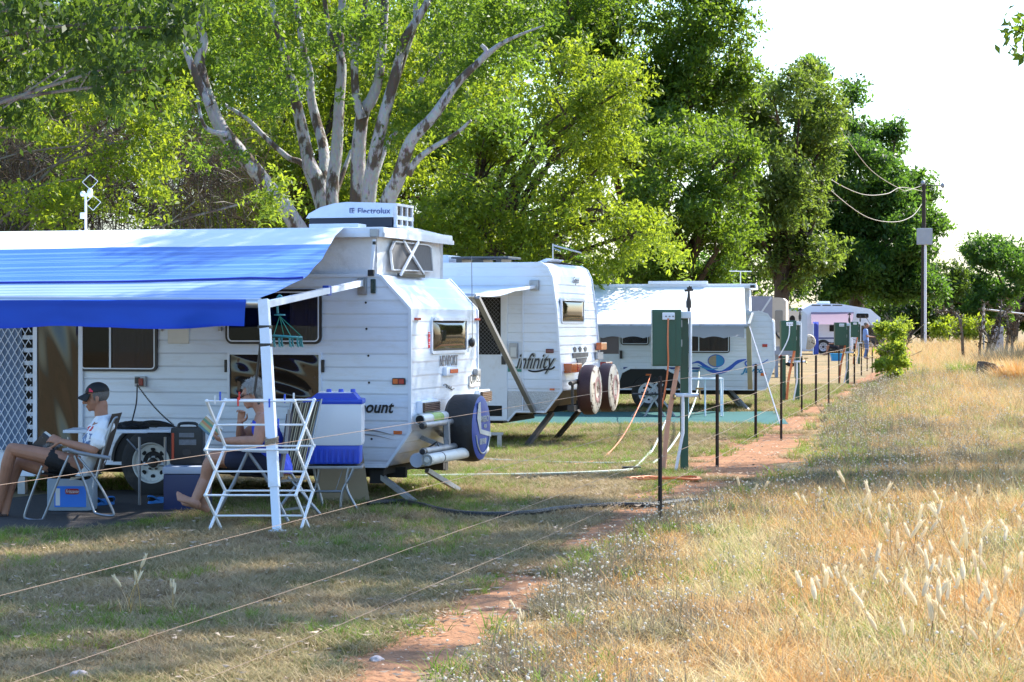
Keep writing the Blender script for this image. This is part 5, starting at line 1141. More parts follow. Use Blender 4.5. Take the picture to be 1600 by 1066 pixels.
for i in range(120):
    x = rg.uniform(215, 830); y = rg.uniform(-90, 130) if rg.uniform() < .72 else rg.uniform(120, 250)
    if 420 < x < 660 and y > 60 and rg.uniform() < .85: continue
    bl.append(pb_(x, y, gY+rg.uniform(-2.2, 3.0), rg.uniform(16, 42)))
for x, y, rr in ((690, 190, 38), (700, 130, 30), (610, 215, 26), (650, 170, 26), (560, 100, 18), (250, 60, 40), (300, 40, 35), (760, 60, 40), (800, 20, 45), (470, 20, 30), (230, 250, 40), (470, 120, 26), (500, 60, 34), (560, 40, 34), (610, 70, 32), (660, 100, 30), (540, 150, 16), (640, 190, 24), (700, 60, 36), (440, 90, 30), (400, 130, 34), (340, 60, 34), (745, 112, 26), (792, 66, 32), (708, 148, 18), (770, 20, 40), (830, 40, 40), (585, 30, 30)): bl.append(pb_(x, y, gY-1.2, rr))
pts = blob_points(bl, 66, rg)-np.array(gb); me = leaf_mesh('crown', pts, .088, 14, .15, L_mid, 51); link(bpy.data.objects.new('crown', me), gum)

def crown_px(specs, Y, seed, n=10, f=(.26, .46), ydep=.8):
    r = np.random.default_rng(seed); o = []
    for (x, y, rx, rz) in specs:
        p = at(x, y, Y+r.uniform(-1, 1)*.03*Y); s = Y/3500
        o += sub_blobs((p.x, p.y, p.z, rx*s, (rx+rz)/2*s*ydep, rz*s), n, r, f)
    return o
def bgr(px, Y): return Vector((at(px, 505, Y).x, Y, 0))
# yellow-green tree on the left, with dry twigs
bl = crown_px([(60, 250, 85, 80), (130, 130, 90, 70), (250, 235, 75, 80), (30, 80, 90, 80), (250, 150, 60, 50), (90, 330, 80, 40), (420, 300, 55, 55), (180, 20, 90, 60), (10, 160, 80, 90), (180, 180, 70, 70), (90, 50, 100, 60), (-20, 300, 90, 60), (150, 290, 60, 45), (230, 320, 55, 30), (60, 320, 60, 30), (110, 290, 45, 40), (240, 265, 50, 50), (180, 240, 40, 40)], 34, 21, 9)
tree('yellow_green_tree', 'sparse yellow-green tree with drooping sprays and bare twigs at the left of the photo', bgr(-40, 35), 6.0, .22, bl, 30, L_yel, .10, 9, .14, B_grey, 60, limbs=12, lr=.07)
# dense trees behind
bl = crown_px([(-60, 200, 200, 190), (150, 130, 200, 190), (380, 60, 190, 160), (420, 250, 190, 130), (620, 120, 190, 160), (640, 280, 150, 110), (200, -20, 200, 120), (760, 20, 160, 120), (-280, 180, 180, 200), (700, 210, 120, 120), (660, 340, 90, 70)], 72, 35, 22)
tree('backdrop_tree', 'tall shady green tree closing the view behind the white gum', bgr(400, 74), 10, .4, bl, 12, L_mid, .20, 9, .26, B_brown, 59, limbs=20)
bl = crown_px([(-40, 120, 170, 200), (130, 200, 150, 170), (250, 60, 170, 140), (20, 330, 150, 80)], 52, 22, 14)
tree('leafy_tree', 'mid green tree filling the gap behind the yellow-green tree', bgr(90, 53), 8, .3, bl, 22, L_mid, .15, 8, .2, B_brown, 61)
bl = crown_px([(420, 150, 170, 150), (560, 60, 180, 140), (520, 260, 170, 120), (360, 330, 120, 70), (640, 330, 120, 90), (400, 40, 120, 110)], 50, 23, 16)
tree('leafy_tree', 'bright leafy tree directly behind the stems of the white gum', bgr(500, 51), 8, .3, bl, 24, L_yel, .135, 8, .2, B_brown, 62)
bl = crown_px([(800, 330, 150, 100), (900, 170, 120, 130), (960, 140, 70, 80), (820, 190, 110, 110), (940, 290, 110, 100), (740, 220, 70, 90), (700, 350, 80, 70), (1010, 370, 90, 70), (880, 400, 150, 45)], 45, 24, 13)
tree('leafy_tree', 'bright yellow-green tree spreading above the second caravan, with a forked brown trunk on its left', bgr(730, 46), 7, .25, bl, 26, L_yel, .125, 8, .18, B_brown, 63, limbs=30)
bl = crown_px([(850, 0, 150, 130), (1000, 60, 150, 130), (1100, 40, 90, 90), (1060, 150, 110, 110), (900, 90, 110, 100), (1130, -20, 60, 60), (1150, 110, 45, 60), (1000, 230, 130, 110), (760, 10, 90, 90), (960, 60, 90, 90), (1045, 200, 100, 90), (930, -20, 90, 80), (1110, 120, 60, 70)], 60, 25, 13)
tree('tall_tree', 'tallest green tree reaching the top of the photo right of the white gum', bgr(1000, 62), 12, .4, bl, 20, L_mid, .17, 8, .22, B_brown, 64, limbs=26)
bl = crown_px([(1090, 250, 85, 80), (1120, 330, 75, 80), (1050, 330, 100, 100), (1100, 410, 90, 50), (1000, 420, 110, 50), (1150, 250, 45, 50), (1160, 370, 45, 50)], 56, 26, 12)
tree('leafy_tree', 'bright green tree with a ragged sunlit right edge above the blue wave caravan', bgr(1080, 57), 7, .3, bl, 24, L_mid, .155, 8, .2, B_brown, 65, limbs=24)
bl = crown_px([(1230, 190, 80, 70), (1265, 125, 36, 34), (1175, 175, 50, 55), (1290, 190, 45, 55), (1225, 140, 45, 40), (1165, 260, 60, 80), (1225, 350, 75, 65), (1250, 415, 55, 45), (1190, 335, 60, 60), (1200, 290, 80, 90), (1260, 260, 60, 80), (1190, 400, 80, 60), (1270, 380, 50, 70), (1180, 200, 50, 60), (1150, 150, 40, 40)], 95, 27, 12)
tree('olive_tree', 'hazy olive-green tree between the bright tree and the dark tree', bgr(1220, 97), 11, .45, bl, 12, L_olive, .26, 8, .34, B_brown, 66, limbs=22)
bl = crown_px([(1300, 200, 60, 70), (1330, 140, 24, 26), (1265, 115, 30, 30), (1330, 260, 70, 80), (1380, 240, 50, 50), (1410, 300, 55, 60), (1360, 350, 90, 80), (1440, 290, 24, 34), (1430, 370, 40, 50), (1465, 345, 20, 22), (1300, 400, 80, 70), (1390, 430, 70, 50), (1330, 455, 60, 25), (1270, 320, 60, 90), (1400, 200, 16, 18), (1310, 430, 70, 40), (1400, 440, 70, 40), (1440, 440, 40, 40), (1280, 250, 40, 70)], 160, 28, 12)
tree('dark_tree', 'big dark green tree with stepped outline behind the power pole', bgr(1340, 163), 17, .7, bl, 8, L_dark, .42, 8, .55, B_brown, 67, limbs=26, up=.8)
bl = crown_px([(1570, 430, 75, 70), (1630, 440, 70, 75), (1530, 470, 45, 45), (1600, 490, 90, 30)], 185, 29, 16)
tree('round_tree', 'rounded dark green tree at the right edge beyond the dry field', bgr(1580, 186), 8, .5, bl, 8, L_dark, .42, 8, .5, B_brown, 68, up=.8)
bl = crown_px([(1475, 440, 35, 45), (1500, 490, 40, 30), (1460, 490, 30, 35), (1440, 500, 35, 30)], 178, 30, 12)
tree('small_tree', 'smaller tree in the gap between the power pole and the rounded tree', bgr(1475, 179), 7, .3, bl, 8, L_deep, .4, 8, .5, B_brown, 69)
# dark shrubs that close the view below the crowns
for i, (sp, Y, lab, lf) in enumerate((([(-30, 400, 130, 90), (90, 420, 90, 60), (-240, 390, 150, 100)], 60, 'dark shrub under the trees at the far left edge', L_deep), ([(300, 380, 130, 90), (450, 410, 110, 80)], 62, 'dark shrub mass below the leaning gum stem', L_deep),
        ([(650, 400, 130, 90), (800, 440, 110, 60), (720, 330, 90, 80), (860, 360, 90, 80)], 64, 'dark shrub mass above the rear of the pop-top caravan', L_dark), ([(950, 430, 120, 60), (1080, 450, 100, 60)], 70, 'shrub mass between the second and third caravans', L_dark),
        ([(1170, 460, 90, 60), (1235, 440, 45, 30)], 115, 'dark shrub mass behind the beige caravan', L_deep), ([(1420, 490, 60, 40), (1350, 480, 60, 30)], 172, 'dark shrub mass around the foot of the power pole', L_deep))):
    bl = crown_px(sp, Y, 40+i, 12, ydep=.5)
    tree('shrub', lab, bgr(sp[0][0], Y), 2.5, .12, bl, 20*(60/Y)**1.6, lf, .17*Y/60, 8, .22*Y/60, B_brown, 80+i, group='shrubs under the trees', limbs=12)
# bare brown thicket at the left
rt = np.random.default_rng(9); o = thing('bare_thicket', 'brown leafless thicket of fine twigs behind the blue awning', 'thicket', bgr(200, 44))
q = MB(); pts = []
for i in range(120):
    x, y = rt.uniform(-60, 380), rt.uniform(215, 350); c_ = at(x, y, 44+rt.uniform(-1.5, 1.5)); pts.append((c_.x, c_.y, c_.z))
    g0 = Vector((c_.x+rt.normal()*.5, c_.y, 0)); limb(q, [g0, g0.lerp(c_, .5)+Vector((rt.normal()*.2, 0, .2)), c_], .025, .006, 5, 3)
world_build(q, 'stem', B_grey, o, smooth=True)
P = np.repeat(np.array(pts), 30, 0)+rt.normal(size=(3600, 3))*np.array([.5, .5, .5])-np.array(o.location)
link(bpy.data.objects.new('twigs', leaf_mesh('twigs', P, .55, 4, .2, L_dry, 91, aspect=.022, droop=.0, up=0)), o)
# trees just beyond the right edge that the caravans' end windows mirror
for i, (x, y, rr) in enumerate(((27, 62, 7.0), (44, 84, 8.5))):
    r_ = np.random.default_rng(200+i); bl = sub_blobs((x, y, 7, rr, rr, 6.0), 26, r_)
    tree('leafy_tree', ('rounded tree beyond the right edge, nearer one mirrored in the end windows', 'bigger rounded tree beyond the right edge, farther one of two')[i], (x, y, 0), 7, .35, bl, 4, L_mid, .45, 7, .5, B_brown, 210+i, group='trees beyond the right edge', limbs=14)
# sapling by the fence
sY = 62.0; bl = crown_px([(1395, 525, 24, 24), (1412, 508, 13, 12), (1383, 546, 16, 15), (1404, 548, 15, 14), (1378, 515, 11, 11), (1390, 570, 17, 12), (1408, 564, 13, 12), (1376, 572, 10, 9), (1395, 582, 14, 8)], sY, 33, 12, (.3, .5))
tree('sapling', 'small bright yellow-green sapling at the far end of the fence', gr(1393, 600-5), 1.4, .03, bl, 60, leaf_mat('lime_leaf', (.15, .23, .03), (.42, .52, .05), .3), .14, 7, .12, B_grey, 70, group=None, limbs=18)
# hedge and dry stalks far right
bl = crown_px([(1470, 518, 16, 16), (1500, 515, 22, 18), (1530, 515, 20, 18), (1480, 505, 12, 8), (1555, 520, 14, 14)], 168, 34, 10, (.3, .5))
tree('hedge', 'low yellow-green hedge at the far end of the field', bgr(1500, 168), 1.0, .05, bl, 9, L_yel, .36, 8, .4, B_brown, 71, group=None, limbs=10)
rs = np.random.default_rng(13); o = thing('dead_shrub', 'tall dead brown stalks arching before the round tree at the right edge', 'dead shrub', gr(1555, 566))
bY = o.location.y; q = MB(); pts = []
for L_ in ([(1530, 560), (1533, 520), (1538, 475)], [(1548, 560), (1550, 520), (1562, 500), (1577, 482)], [(1545, 560), (1560, 520), (1565, 470)], [(1570, 560), (1575, 520), (1573, 490)], [(1582, 560), (1582, 515), (1594, 495)], [(1505, 560), (1500, 500), (1485, 487), (1465, 486)], [(1538, 560), (1545, 530), (1530, 510)]):
    pp_ = smooth_path([at(x, y, bY+rs.normal()*.4) for x, y in L_], 6); q.tube(pp_, [.075-.05*i/len(pp_) for i in range(len(pp_))], 5); pts += [tuple(v) for v in pp_[4:]]
world_build(q, 'stem', B_grey, o)
P = np.repeat(np.array(pts), 5, 0)+rs.normal(size=(len(pts)*5, 3))*.08-np.array(o.location); link(bpy.data.objects.new('dead_leaves', leaf_mesh('dead_leaves', P, .13, 4, .1, L_dry, 92, aspect=.4)), o)

# overhanging branches of the near trees, whose shade falls over the camp
def canopy(name, label, base, blobs, dens, leaf, size, seed, r0=.3, H=8, **kw): return tree(name, label, base, H, r0, blobs, dens, leaf, size, 10, .22, B_grey, seed, group=None, limbs=16, lr=.09, **kw)
nY = 25.0
bl = []
for x, y, rr in ((40, 150, 40), (80, 110, 45), (20, 60, 50), (110, 20, 55), (150, 120, 40), (180, 150, 34), (220, 90, 40), (190, 40, 50), (250, 30, 48), (270, 60, 34), (140, 60, 45), (60, 20, 60), (230, 20, 50), (-30, 100, 60), (30, -60, 80), (150, -60, 80), (260, -50, 60), (-80, 0, 80), (215, 130, 26), (35, 190, 26), (100, 70, 45), (300, 10, 30), (60, 40, 60), (20, 110, 50), (130, 10, 50), (180, 90, 36), (240, 60, 44)):
    bl += sub_blobs(pb_(x, y, nY+np.random.default_rng(x+400).uniform(-1.2, 1.2), rr), 4, np.random.default_rng(x+99), (.35, .6))
canopy('overhanging_tree', 'near tree hanging dark leaf sprays into the upper left corner', (-8.5, 26.5, 0), bl, 22, L_deep, .12, 95, droop=.8)
SHADE = [(-3.2, 12.4, 1.3, 8), (-1.7, 12.6, .9, 8), (-3.6, 14.6, 1.4, 8.5), (-1.6, 14.8, 1.2, 8), (-.6, 13.6, .6, 8), (-.2, 15.8, .8, 8), (-4.2, 17.3, 1.2, 8.5), (-1.8, 17.2, 1.3, 8), (.2, 17.6, .8, 8),
         (-4.5, 19.9, 1.1, 9), (-2.0, 19.6, 1.4, 8.6), (0, 19.6, 1.0, 8), (1.2, 19.4, .6, 8), (3.0, 23.6, 1.1, 8.5), (4.8, 23.6, 1.0, 8.5), (2.0, 22.2, .7, 8), (6.0, 23.2, .9, 8.5), (-.6, 11.4, .4, 8),
         (-2.6, 21.4, 1.3, 9.5), (-1.2, 21.2, 1.0, 9), (-4.6, 22, 1.5, 9.5), (-3.0, 24, 1.2, 10), (2.4, 23.4, .8, 8.4), (3.9, 24.2, .9, 8.6), (5.4, 24.4, .8, 8.6),
         (2.6, 26.0, .9, 8.8), (4.2, 26.6, 1.0, 8.8), (5.8, 26.6, 1.0, 9), (7.2, 25.6, 1.0, 9), (4.0, 22.2, .8, 8.4), (6.6, 28.2, .8, 9.2), (5.4, 22.0, .7, 8.4), (1.2, 24.6, .5, 8.6),
         (-2.6, 13.6, 1.2, 8.2), (-1.0, 16.4, 1.1, 8.2), (-2.8, 16.0, 1.2, 8.4), (-3.0, 18.4, 1.1, 8.6), (-.8, 18.4, 1.1, 8.2), (.6, 18.6, .7, 8), (-.2, 14.6, .6, 8), (.2, 20.8, .9, 8.2), (-1.0, 20.4, .9, 8.4), (-2.4, 11.2, .8, 8)]
SHADE2 = [(-.5, 30.6, 1.3, 10.5), (-2.0, 30.8, 1.4, 10.5), (-3.6, 31.4, 1.6, 10.5), (.1, 32.2, 1.1, 10.8), (-1.6, 33, 1.2, 11), (-3, 28.5, 1.2, 10)]
# the tree standing just outside the picture on the right; its crown shades the lawn and the front caravan
def shade_at(x, y, z):      # where the crown must be for its shade to fall on the ground at (x, y)
    k = z/sv.z; return (x+sv.x*k, y+sv.y*k, z)
bl = []
rsd = np.random.default_rng(77)
def shade_blobs(L_):
    o = []
    for (x, y, r, z) in L_:
        c_ = shade_at(x, y, z); o += sub_blobs((*c_, r, r, .8), max(6, int(9*r)), rsd, (.34, .52), .2)
    return o
bl = shade_blobs(SHADE)
tp = at(1612, 45, 24.0); bl += sub_blobs((tp.x+.05, tp.y, tp.z, .28, .3, .26), 5, rsd, (.35, .5))
canopy('shade_tree', 'near tree whose outermost leaf spray shows at the top right edge', (11.5, 27.5, 0), bl, 24, L_mid, .13, 97, r0=.4, H=9)
canopy('shade_tree', 'near tree outside the right edge that shades the second caravan', (13.5, 38.5, 0), shade_blobs(SHADE2), 20, L_mid, .13, 98, r0=.4, H=11)
# ------------------------------------------------------------------ grass, weeds and litter
def grass_mat(name, cols, trans=.35, rough=.7, gscale=.7, patch=1.5):
    """colour varies from tuft to tuft and from blade to blade, and in patches over the ground"""
    m, n, b = new_mat(name); N = n.nodes.new; L = n.links.new
    oi = N('ShaderNodeObjectInfo'); gi = N('ShaderNodeNewGeometry')
    nz = N('ShaderNodeTexNoise'); nz.inputs['Scale'].default_value = gscale; nz.inputs['Detail'].default_value = 3; L(oi.outputs['Location'], nz.inputs['Vector'])
    a = N('ShaderNodeMath'); a.operation = 'MULTIPLY_ADD'; a.inputs[1].default_value = .34; L(oi.outputs['Random'], a.inputs[0])
    s = N('ShaderNodeMath'); s.operation = 'MULTIPLY_ADD'; s.inputs[1].default_value = patch; s.inputs[2].default_value = .23-.5*patch; L(nz.outputs['Fac'], s.inputs[0]); L(s.outputs[0], a.inputs[2])
    c = N('ShaderNodeMath'); c.operation = 'MULTIPLY_ADD'; c.inputs[1].default_value = .36; L(gi.outputs['Random Per Island'], c.inputs[0]); L(a.outputs[0], c.inputs[2])
    rp = N('ShaderNodeValToRGB'); e = rp.color_ramp.elements; k = len(cols)
    e[0].position = .0; e[0].color = (*cols[0], 1); e[1].position = 1; e[1].color = (*cols[-1], 1)
    for i in range(1, k-1): q = e.new(i/(k-1)); q.color = (*cols[i], 1)
    L(c.outputs[0], rp.inputs[0]); L(rp.outputs[0], b.inputs['Base Color'])
    b.inputs['Roughness'].default_value = rough; b.inputs['Specular IOR Level'].default_value = .25
    t = N('ShaderNodeBsdfTranslucent'); L(rp.outputs[0], t.inputs[0]); mx = N('ShaderNodeMixShader'); mx.inputs[0].default_value = trans
    L(b.outputs[0], mx.inputs[1]); L(t.outputs[0], mx.inputs[2]); L(mx.outputs[0], n.nodes['Material Output'].inputs[0]); return m
G_lawn = grass_mat('lawn_blade', [(.10, .145, .035), (.17, .180, .060), (.31, .245, .12), (.44, .34, .195), (.25, .17, .095)])
G_straw = grass_mat('straw_blade', [(.22, .31, .06), (.40, .40, .12), (.64, .50, .22), (.78, .64, .38), (.22, .13, .07), (.70, .47, .16), (.60, .26, .07), (.72, .54, .26), (.44, .30, .15)], .28, .7, .9, 2.8)
G_weed = grass_mat('grey_green_weed', [(.085, .10, .05), (.16, .15, .095), (.22, .18, .13), (.13, .14, .06)], .3)
G_fresh = grass_mat('fresh_blade', [(.10, .20, .02), (.17, .27, .03), (.26, .30, .05)], .4)
G_head = grass_mat('white_flower_head', [(.55, .49, .40), (.74, .69, .60), (.48, .40, .30)], .3)
G_plume = grass_mat('cream_plume', [(.78, .66, .46), (.86, .78, .60), (.82, .70, .50)], .5)
G_litter = grass_mat('dry_leaf', [(.20, .13, .08), (.30, .22, .15), (.46, .36, .27), (.14, .085, .05)], .15)
def blade(q, x, y, h, lean, az, w, bend=.5, n=3, lie=0.0):
    d = Vector((math.cos(az), math.sin(az), 0)); s = Vector((-math.sin(az), math.cos(az), 0)); vs = []
    for i in range(n):
        t = i/n; p = Vector((x, y, 0))+d*(lean*h*(t+bend*t*t))+Vector((0, 0, h*(t-lie*t*t))); ww = w*(1-t*.75)/2
        vs += [p-s*ww, p+s*ww]
    p = Vector((x, y, 0))+d*(lean*h*(1+bend))+Vector((0, 0, h*(1-lie))); vs.append(p)
    fs = [(2*i, 2*i+1, 2*i+3, 2*i+2) for i in range(n-1)]+[(2*n-2, 2*n-1, 2*n)]; q.add(vs, fs)
def src(name, q, mats, smooth=False): return bpy.data.objects.new(name, q.mesh(name, mats, smooth, fix=False))
def variants(name, k, fn, mats): 
    c = bpy.data.collections.new(name)
    for i in range(k):
        random.seed(100+i+len(name)); q = MB(); fn(q, i); c.objects.link(src(name, q, mats))
    return c
U = random.uniform
def v_lawn(q, i):
    for _ in range(26):
        a = U(0, 6.28); r = U(0, .075); blade(q, r*math.cos(a), r*math.sin(a), U(.02, .055), U(.3, 1.6), U(0, 6.28), U(.003, .006), .6, 2, U(0, .5))
    for _ in range(9): blade(q, U(-.08, .08), U(-.08, .08), U(.012, .02), U(3, 6), U(0, 6.28), U(.002, .005), .3, 2, .8)
def v_straw(q, i):
    for _ in range(34):
        a = U(0, 6.28); r = U(0, .085); blade(q, r*math.cos(a), r*math.sin(a), U(.025, .11), U(.3, 1.8), U(0, 6.28), U(.002, .0042), .7, 3, U(0, .6))
    for _ in range(4): blade(q, U(-.06, .06), U(-.06, .06), U(.10, .2), U(.1, .7), U(0, 6.28), U(.002, .004), .7, 3, U(0, .3))
    for _ in range(12): blade(q, U(-.1, .1), U(-.1, .1), U(.015, .04), U(2, 4), U(0, 6.28), U(.002, .005), .4, 2, .7)
def v_fresh(q, i):
    for _ in range(22): blade(q, U(-.06, .06), U(-.06, .06), U(.05, .14), U(.2, .9), U(0, 6.28), U(.004, .009), .8, 3, U(0, .4))
def v_weed(q, i):
    for _ in range(9):
        x, y = U(-.09, .09), U(-.09, .09); h = U(.08, .21); az = U(0, 6.28); ln = U(.05, .35); q.cur = 0
        blade(q, x, y, h, ln, az, .003, .4, 3)
        for k in range(4): blade(q, x, y, h*U(.3, .8), U(.5, 1.5), U(0, 6.28), .008, .3, 2, .4)
        q.cur = 1; d = Vector((math.cos(az), math.sin(az), 0))*ln*h*1.4
        if random.random() < .32: r = U(.004, .008); q.ell((x+d.x, y+d.y, h+.003), (r, r, r*.85), 6, 4)
    q.cur = 0
def v_leaf(q, i):
    for _ in range(5): 
        a = U(0, 6.28); x, y = U(-.15, .15), U(-.15, .15); l, w = U(.012, .03), U(.005, .011); c, s = math.cos(a), math.sin(a); z = U(.012, .03)
        P = [(-l, 0, U(0, .01)), (0, -w, U(-.004, .006)), (l, 0, U(0, .012)), (0, w, U(-.004, .008))]; q.add([(x+c*p[0]-s*p[1], y+s*p[0]+c*p[1], z+p[2]) for p in P], [(0, 1, 2, 3)])
def plume_geo(q, x, y, h, az, ln, hl, m0=0, m1=1):
    d = Vector((math.cos(az), math.sin(az), 0)); P = [Vector((x, y, 0))+d*(ln*h*(t+.5*t*t))+Vector((0, 0, h*(t-.12*t*t))) for t in (0, .25, .5, .75, 1)]
    q.cur = m0; q.tube(P, .0022, 4); ax = (P[-1]-P[-2]).normalized(); q.cur = m1; n = 7; e = P[-1]
    C = [e+ax*hl*(k/n)+d*.02*(k/n)**2 for k in range(n+1)]; q.tube(C, [.006, .010, .0125, .012, .011, .009, .006, .002], 6)
    for k in range(150):
        t = random.random(); p = e+ax*hl*t*.93; o = Vector((U(-1, 1), U(-1, 1), U(-1, 1))).normalized(); o = (o-ax*o.dot(ax)).normalized()
        s = ax.cross(o)*.0011; tip = p+o*U(.010, .019)+ax*U(.012, .030); q.add([p-s, p+s, tip], [(0, 1, 2)])
    q.cur = m0
def v_plume(q, i):
    for _ in range(12): blade(q, U(-.06, .06), U(-.06, .06), U(.12, .34), U(.1, .6), U(0, 6.28), U(.004, .008), .8, 4, U(.1, .4))
    for _ in range(3+i % 3): plume_geo(q, U(-.07, .07), U(-.07, .07), U(.20, .42), U(0, 6.28), U(.03, .26), U(.08, .135))
def scatter(name, coll, pts, sc, kind_label, seed):
    r = np.random.default_rng(seed); n = len(pts); me = bpy.data.meshes.new(name); me.vertices.add(n); me.vertices.foreach_set('co', np.asarray(pts, dtype=np.float32).ravel())
    for nm, arr in (('sc', sc), ('rz', r.uniform(0, 6.28, n))):
        at_ = me.attributes.new(nm, 'FLOAT', 'POINT'); at_.data.foreach_set('value', np.asarray(arr, dtype=np.float32))
    k = len(coll.objects); at_ = me.attributes.new('vi', 'INT', 'POINT'); at_.data.foreach_set('value', r.integers(0, k, n).astype(np.int32))
    o = bpy.data.objects.new(name, me); COL.objects.link(o); o['kind'] = 'stuff'; o['label'] = kind_label[0]; o['category'] = kind_label[1]
    ng = bpy.data.node_groups.new(name, 'GeometryNodeTree'); ng.interface.new_socket('Geometry', in_out='INPUT', socket_type='NodeSocketGeometry'); ng.interface.new_socket('Geometry', in_out='OUTPUT', socket_type='NodeSocketGeometry')
    N = ng.nodes.new; L = ng.links.new; gi, go = N('NodeGroupInput'), N('NodeGroupOutput'); ip = N('GeometryNodeInstanceOnPoints'); ci = N('GeometryNodeCollectionInfo')
    ci.inputs['Collection'].default_value = coll; ci.inputs['Separate Children'].default_value = True; ci.inputs['Reset Children'].default_value = True
    def na(nm, dt): q = N('GeometryNodeInputNamedAttribute'); q.data_type = dt; q.inputs['Name'].default_value = nm; return q.outputs['Attribute']
    cx = N('ShaderNodeCombineXYZ'); L(na('rz', 'FLOAT'), cx.inputs[2])
    er = N('FunctionNodeEulerToRotation'); L(cx.outputs[0], er.inputs[0])
    L(gi.outputs[0], ip.inputs['Points']); L(ci.outputs[0], ip.inputs['Instance']); ip.inputs['Pick Instance'].default_value = True
    L(na('vi', 'INT'), ip.inputs['Instance Index']); L(er.outputs[0], ip.inputs['Rotation']); L(na('sc', 'FLOAT'), ip.inputs['Scale']); L(ip.outputs[0], go.inputs[0])
    md = o.modifiers.new('scatter', 'NODES'); md.node_group = ng; return o
def wedge(n, y0, y1, pw, r, side, margin=.25):
    """points of the ground in view; density falls with distance as Y**-pw; side: -1 left of the bare earth, +1 right of it, 0 both"""
    u = r.uniform(size=n*3); a = 2-pw
    Y = (y0**a+u*(y1**a-y0**a))**(1/a) if abs(a) > 1e-6 else y0*(y1/y0)**u
    X = r.uniform(-1, 1, n*3)*(.2286+(margin+.15)*.2286)*Y
    c, w = path_edges(Y); t = (X-c)/w
    return X, Y, t
rG = np.random.default_rng(3)
def nz2(X, Y, s, o=0.0): return np.array([noise.fractal(Vector((x*s, y*s, o)), 1, 2, 3) for x, y in zip(X, Y)])
def inside(X, Y, P):
    c = np.zeros(len(X), bool); n = len(P); j = n-1
    for i in range(n):
        xi, yi, xj, yj = P[i].x, P[i].y, P[j].x, P[j].y
        c ^= ((yi > Y) != (yj > Y)) & (X < (xj-xi)*(Y-yi)/(yj-yi+1e-12)+xi); j = i
    return c
MATS_ON = [[gr(*p) for p in ((-90, 785), (-90, 829), (120, 830), (172, 827), (287, 804), (332, 774), (150, 768), (-90, 765))], [gr(*p) for p in ((765, 665), (1232, 664), (1216, 644), (790, 645))]]
def fin(X, Y, k):
    for P in MATS_ON: k &= ~inside(X, Y, P)
    return np.stack([X[k], Y[k], np.zeros(k.sum())], 1)
# mown lawn, left of the bare earth
X, Y, t = wedge(36000, 9.2, 60, 1.1, rG, -1); f = nz2(X, Y, .8); k = (t < -.55+.8*f)|((np.abs(t) < 1.1) & (f > .38)); k &= rG.uniform(size=len(X)) < np.where(f > -.1, 1, .55)
scatter('lawn_grass', variants('lawn_tuft', 7, v_lawn, G_lawn), fin(X, Y, k), rG.uniform(.7, 1.5, k.sum())*np.interp(Y[k], [10, 25, 60], [1, 1.25, 2.3]), ('short half-dry lawn round the caravans', 'grass'), 1)
X, Y, t = wedge(14000, 9.5, 60, .6, rG, -1); f = nz2(X, Y, .6, 5); k = (t < 0) & (f > np.interp(Y, [10, 19, 23, 45], [.2, .12, -.25, -.25]))
scatter('fresh_grass', variants('fresh_tuft', 4, v_fresh, G_fresh), fin(X, Y, k), rG.uniform(.35, .75, k.sum())*np.interp(Y[k], [10, 60], [1, 1.8]), ('patches of fresh green grass', 'grass'), 2)
# dry field, right of it
X, Y, t = wedge(40000, 9.5, 150, 1.15, rG, 1, .3); f = nz2(X, Y, .7, 9); k = (t > 1.1+.7*f) & (rG.uniform(size=len(X)) < np.interp(t+2*f, [1, 3.0, 6], [.25, .9, 1]))
scatter('dry_grass', variants('straw_tuft', 7, v_straw, G_straw), fin(X, Y, k), (rG.uniform(.6, 1.35, k.sum())*np.interp(t[k], [1, 4, 9], [.85, 1.05, 1.5]))*np.interp(Y[k], [10, 25, 60, 150], [.9, 1.1, 1.6, 3.0]), ('golden dry grass of the field', 'grass'), 4)
X, Y, t = wedge(15000, 9.5, 70, 1.1, rG, 1, .3); f = nz2(X, Y, .55, 2); f2 = nz2(X, Y, .9, 31); k = (t > 1.5+.7*f) & (rG.uniform(size=len(X)) < np.maximum(np.interp(t-2.5*f, [1, 2.5, 3.8, 5.5], [.32, .50, .16, .04]), .6*np.clip((f2-.02)*5, 0, 1)))
scatter('flowering_weeds', variants('weed', 6, v_weed, [G_weed, G_head]), fin(X, Y, k), rG.uniform(.7, 1.35, k.sum())*np.interp(Y[k], [10, 25, 70], [1, 1.15, 2.0]), ('grey-green weeds with small white flower heads along the earth strip', 'weeds'), 5)
X, Y, t = wedge(7000, 9.5, 90, 1.0, rG, 1, .3); f = nz2(X, Y, .6, 14); k = (t > .9) & (f > .03)
scatter('fresh_grass', bpy.data.collections['fresh_tuft'], fin(X, Y, k), rG.uniform(.6, 1.3, k.sum())*np.interp(Y[k], [10, 90], [1, 2.2]), ('green grass patches in the dry field', 'grass'), 6)
X, Y, t = wedge(2200, 9.5, 40, 1.0, rG, 0); k = rG.uniform(size=len(X)) < np.where(np.abs(t-.6) < 2.5, 1, .35)
scatter('leaf_litter', variants('fallen_leaf', 5, v_leaf, G_litter), fin(X, Y, k), rG.uniform(.6, 1.5, k.sum()), ('fallen dry leaves over the lawn and bare earth', 'leaves'), 7)
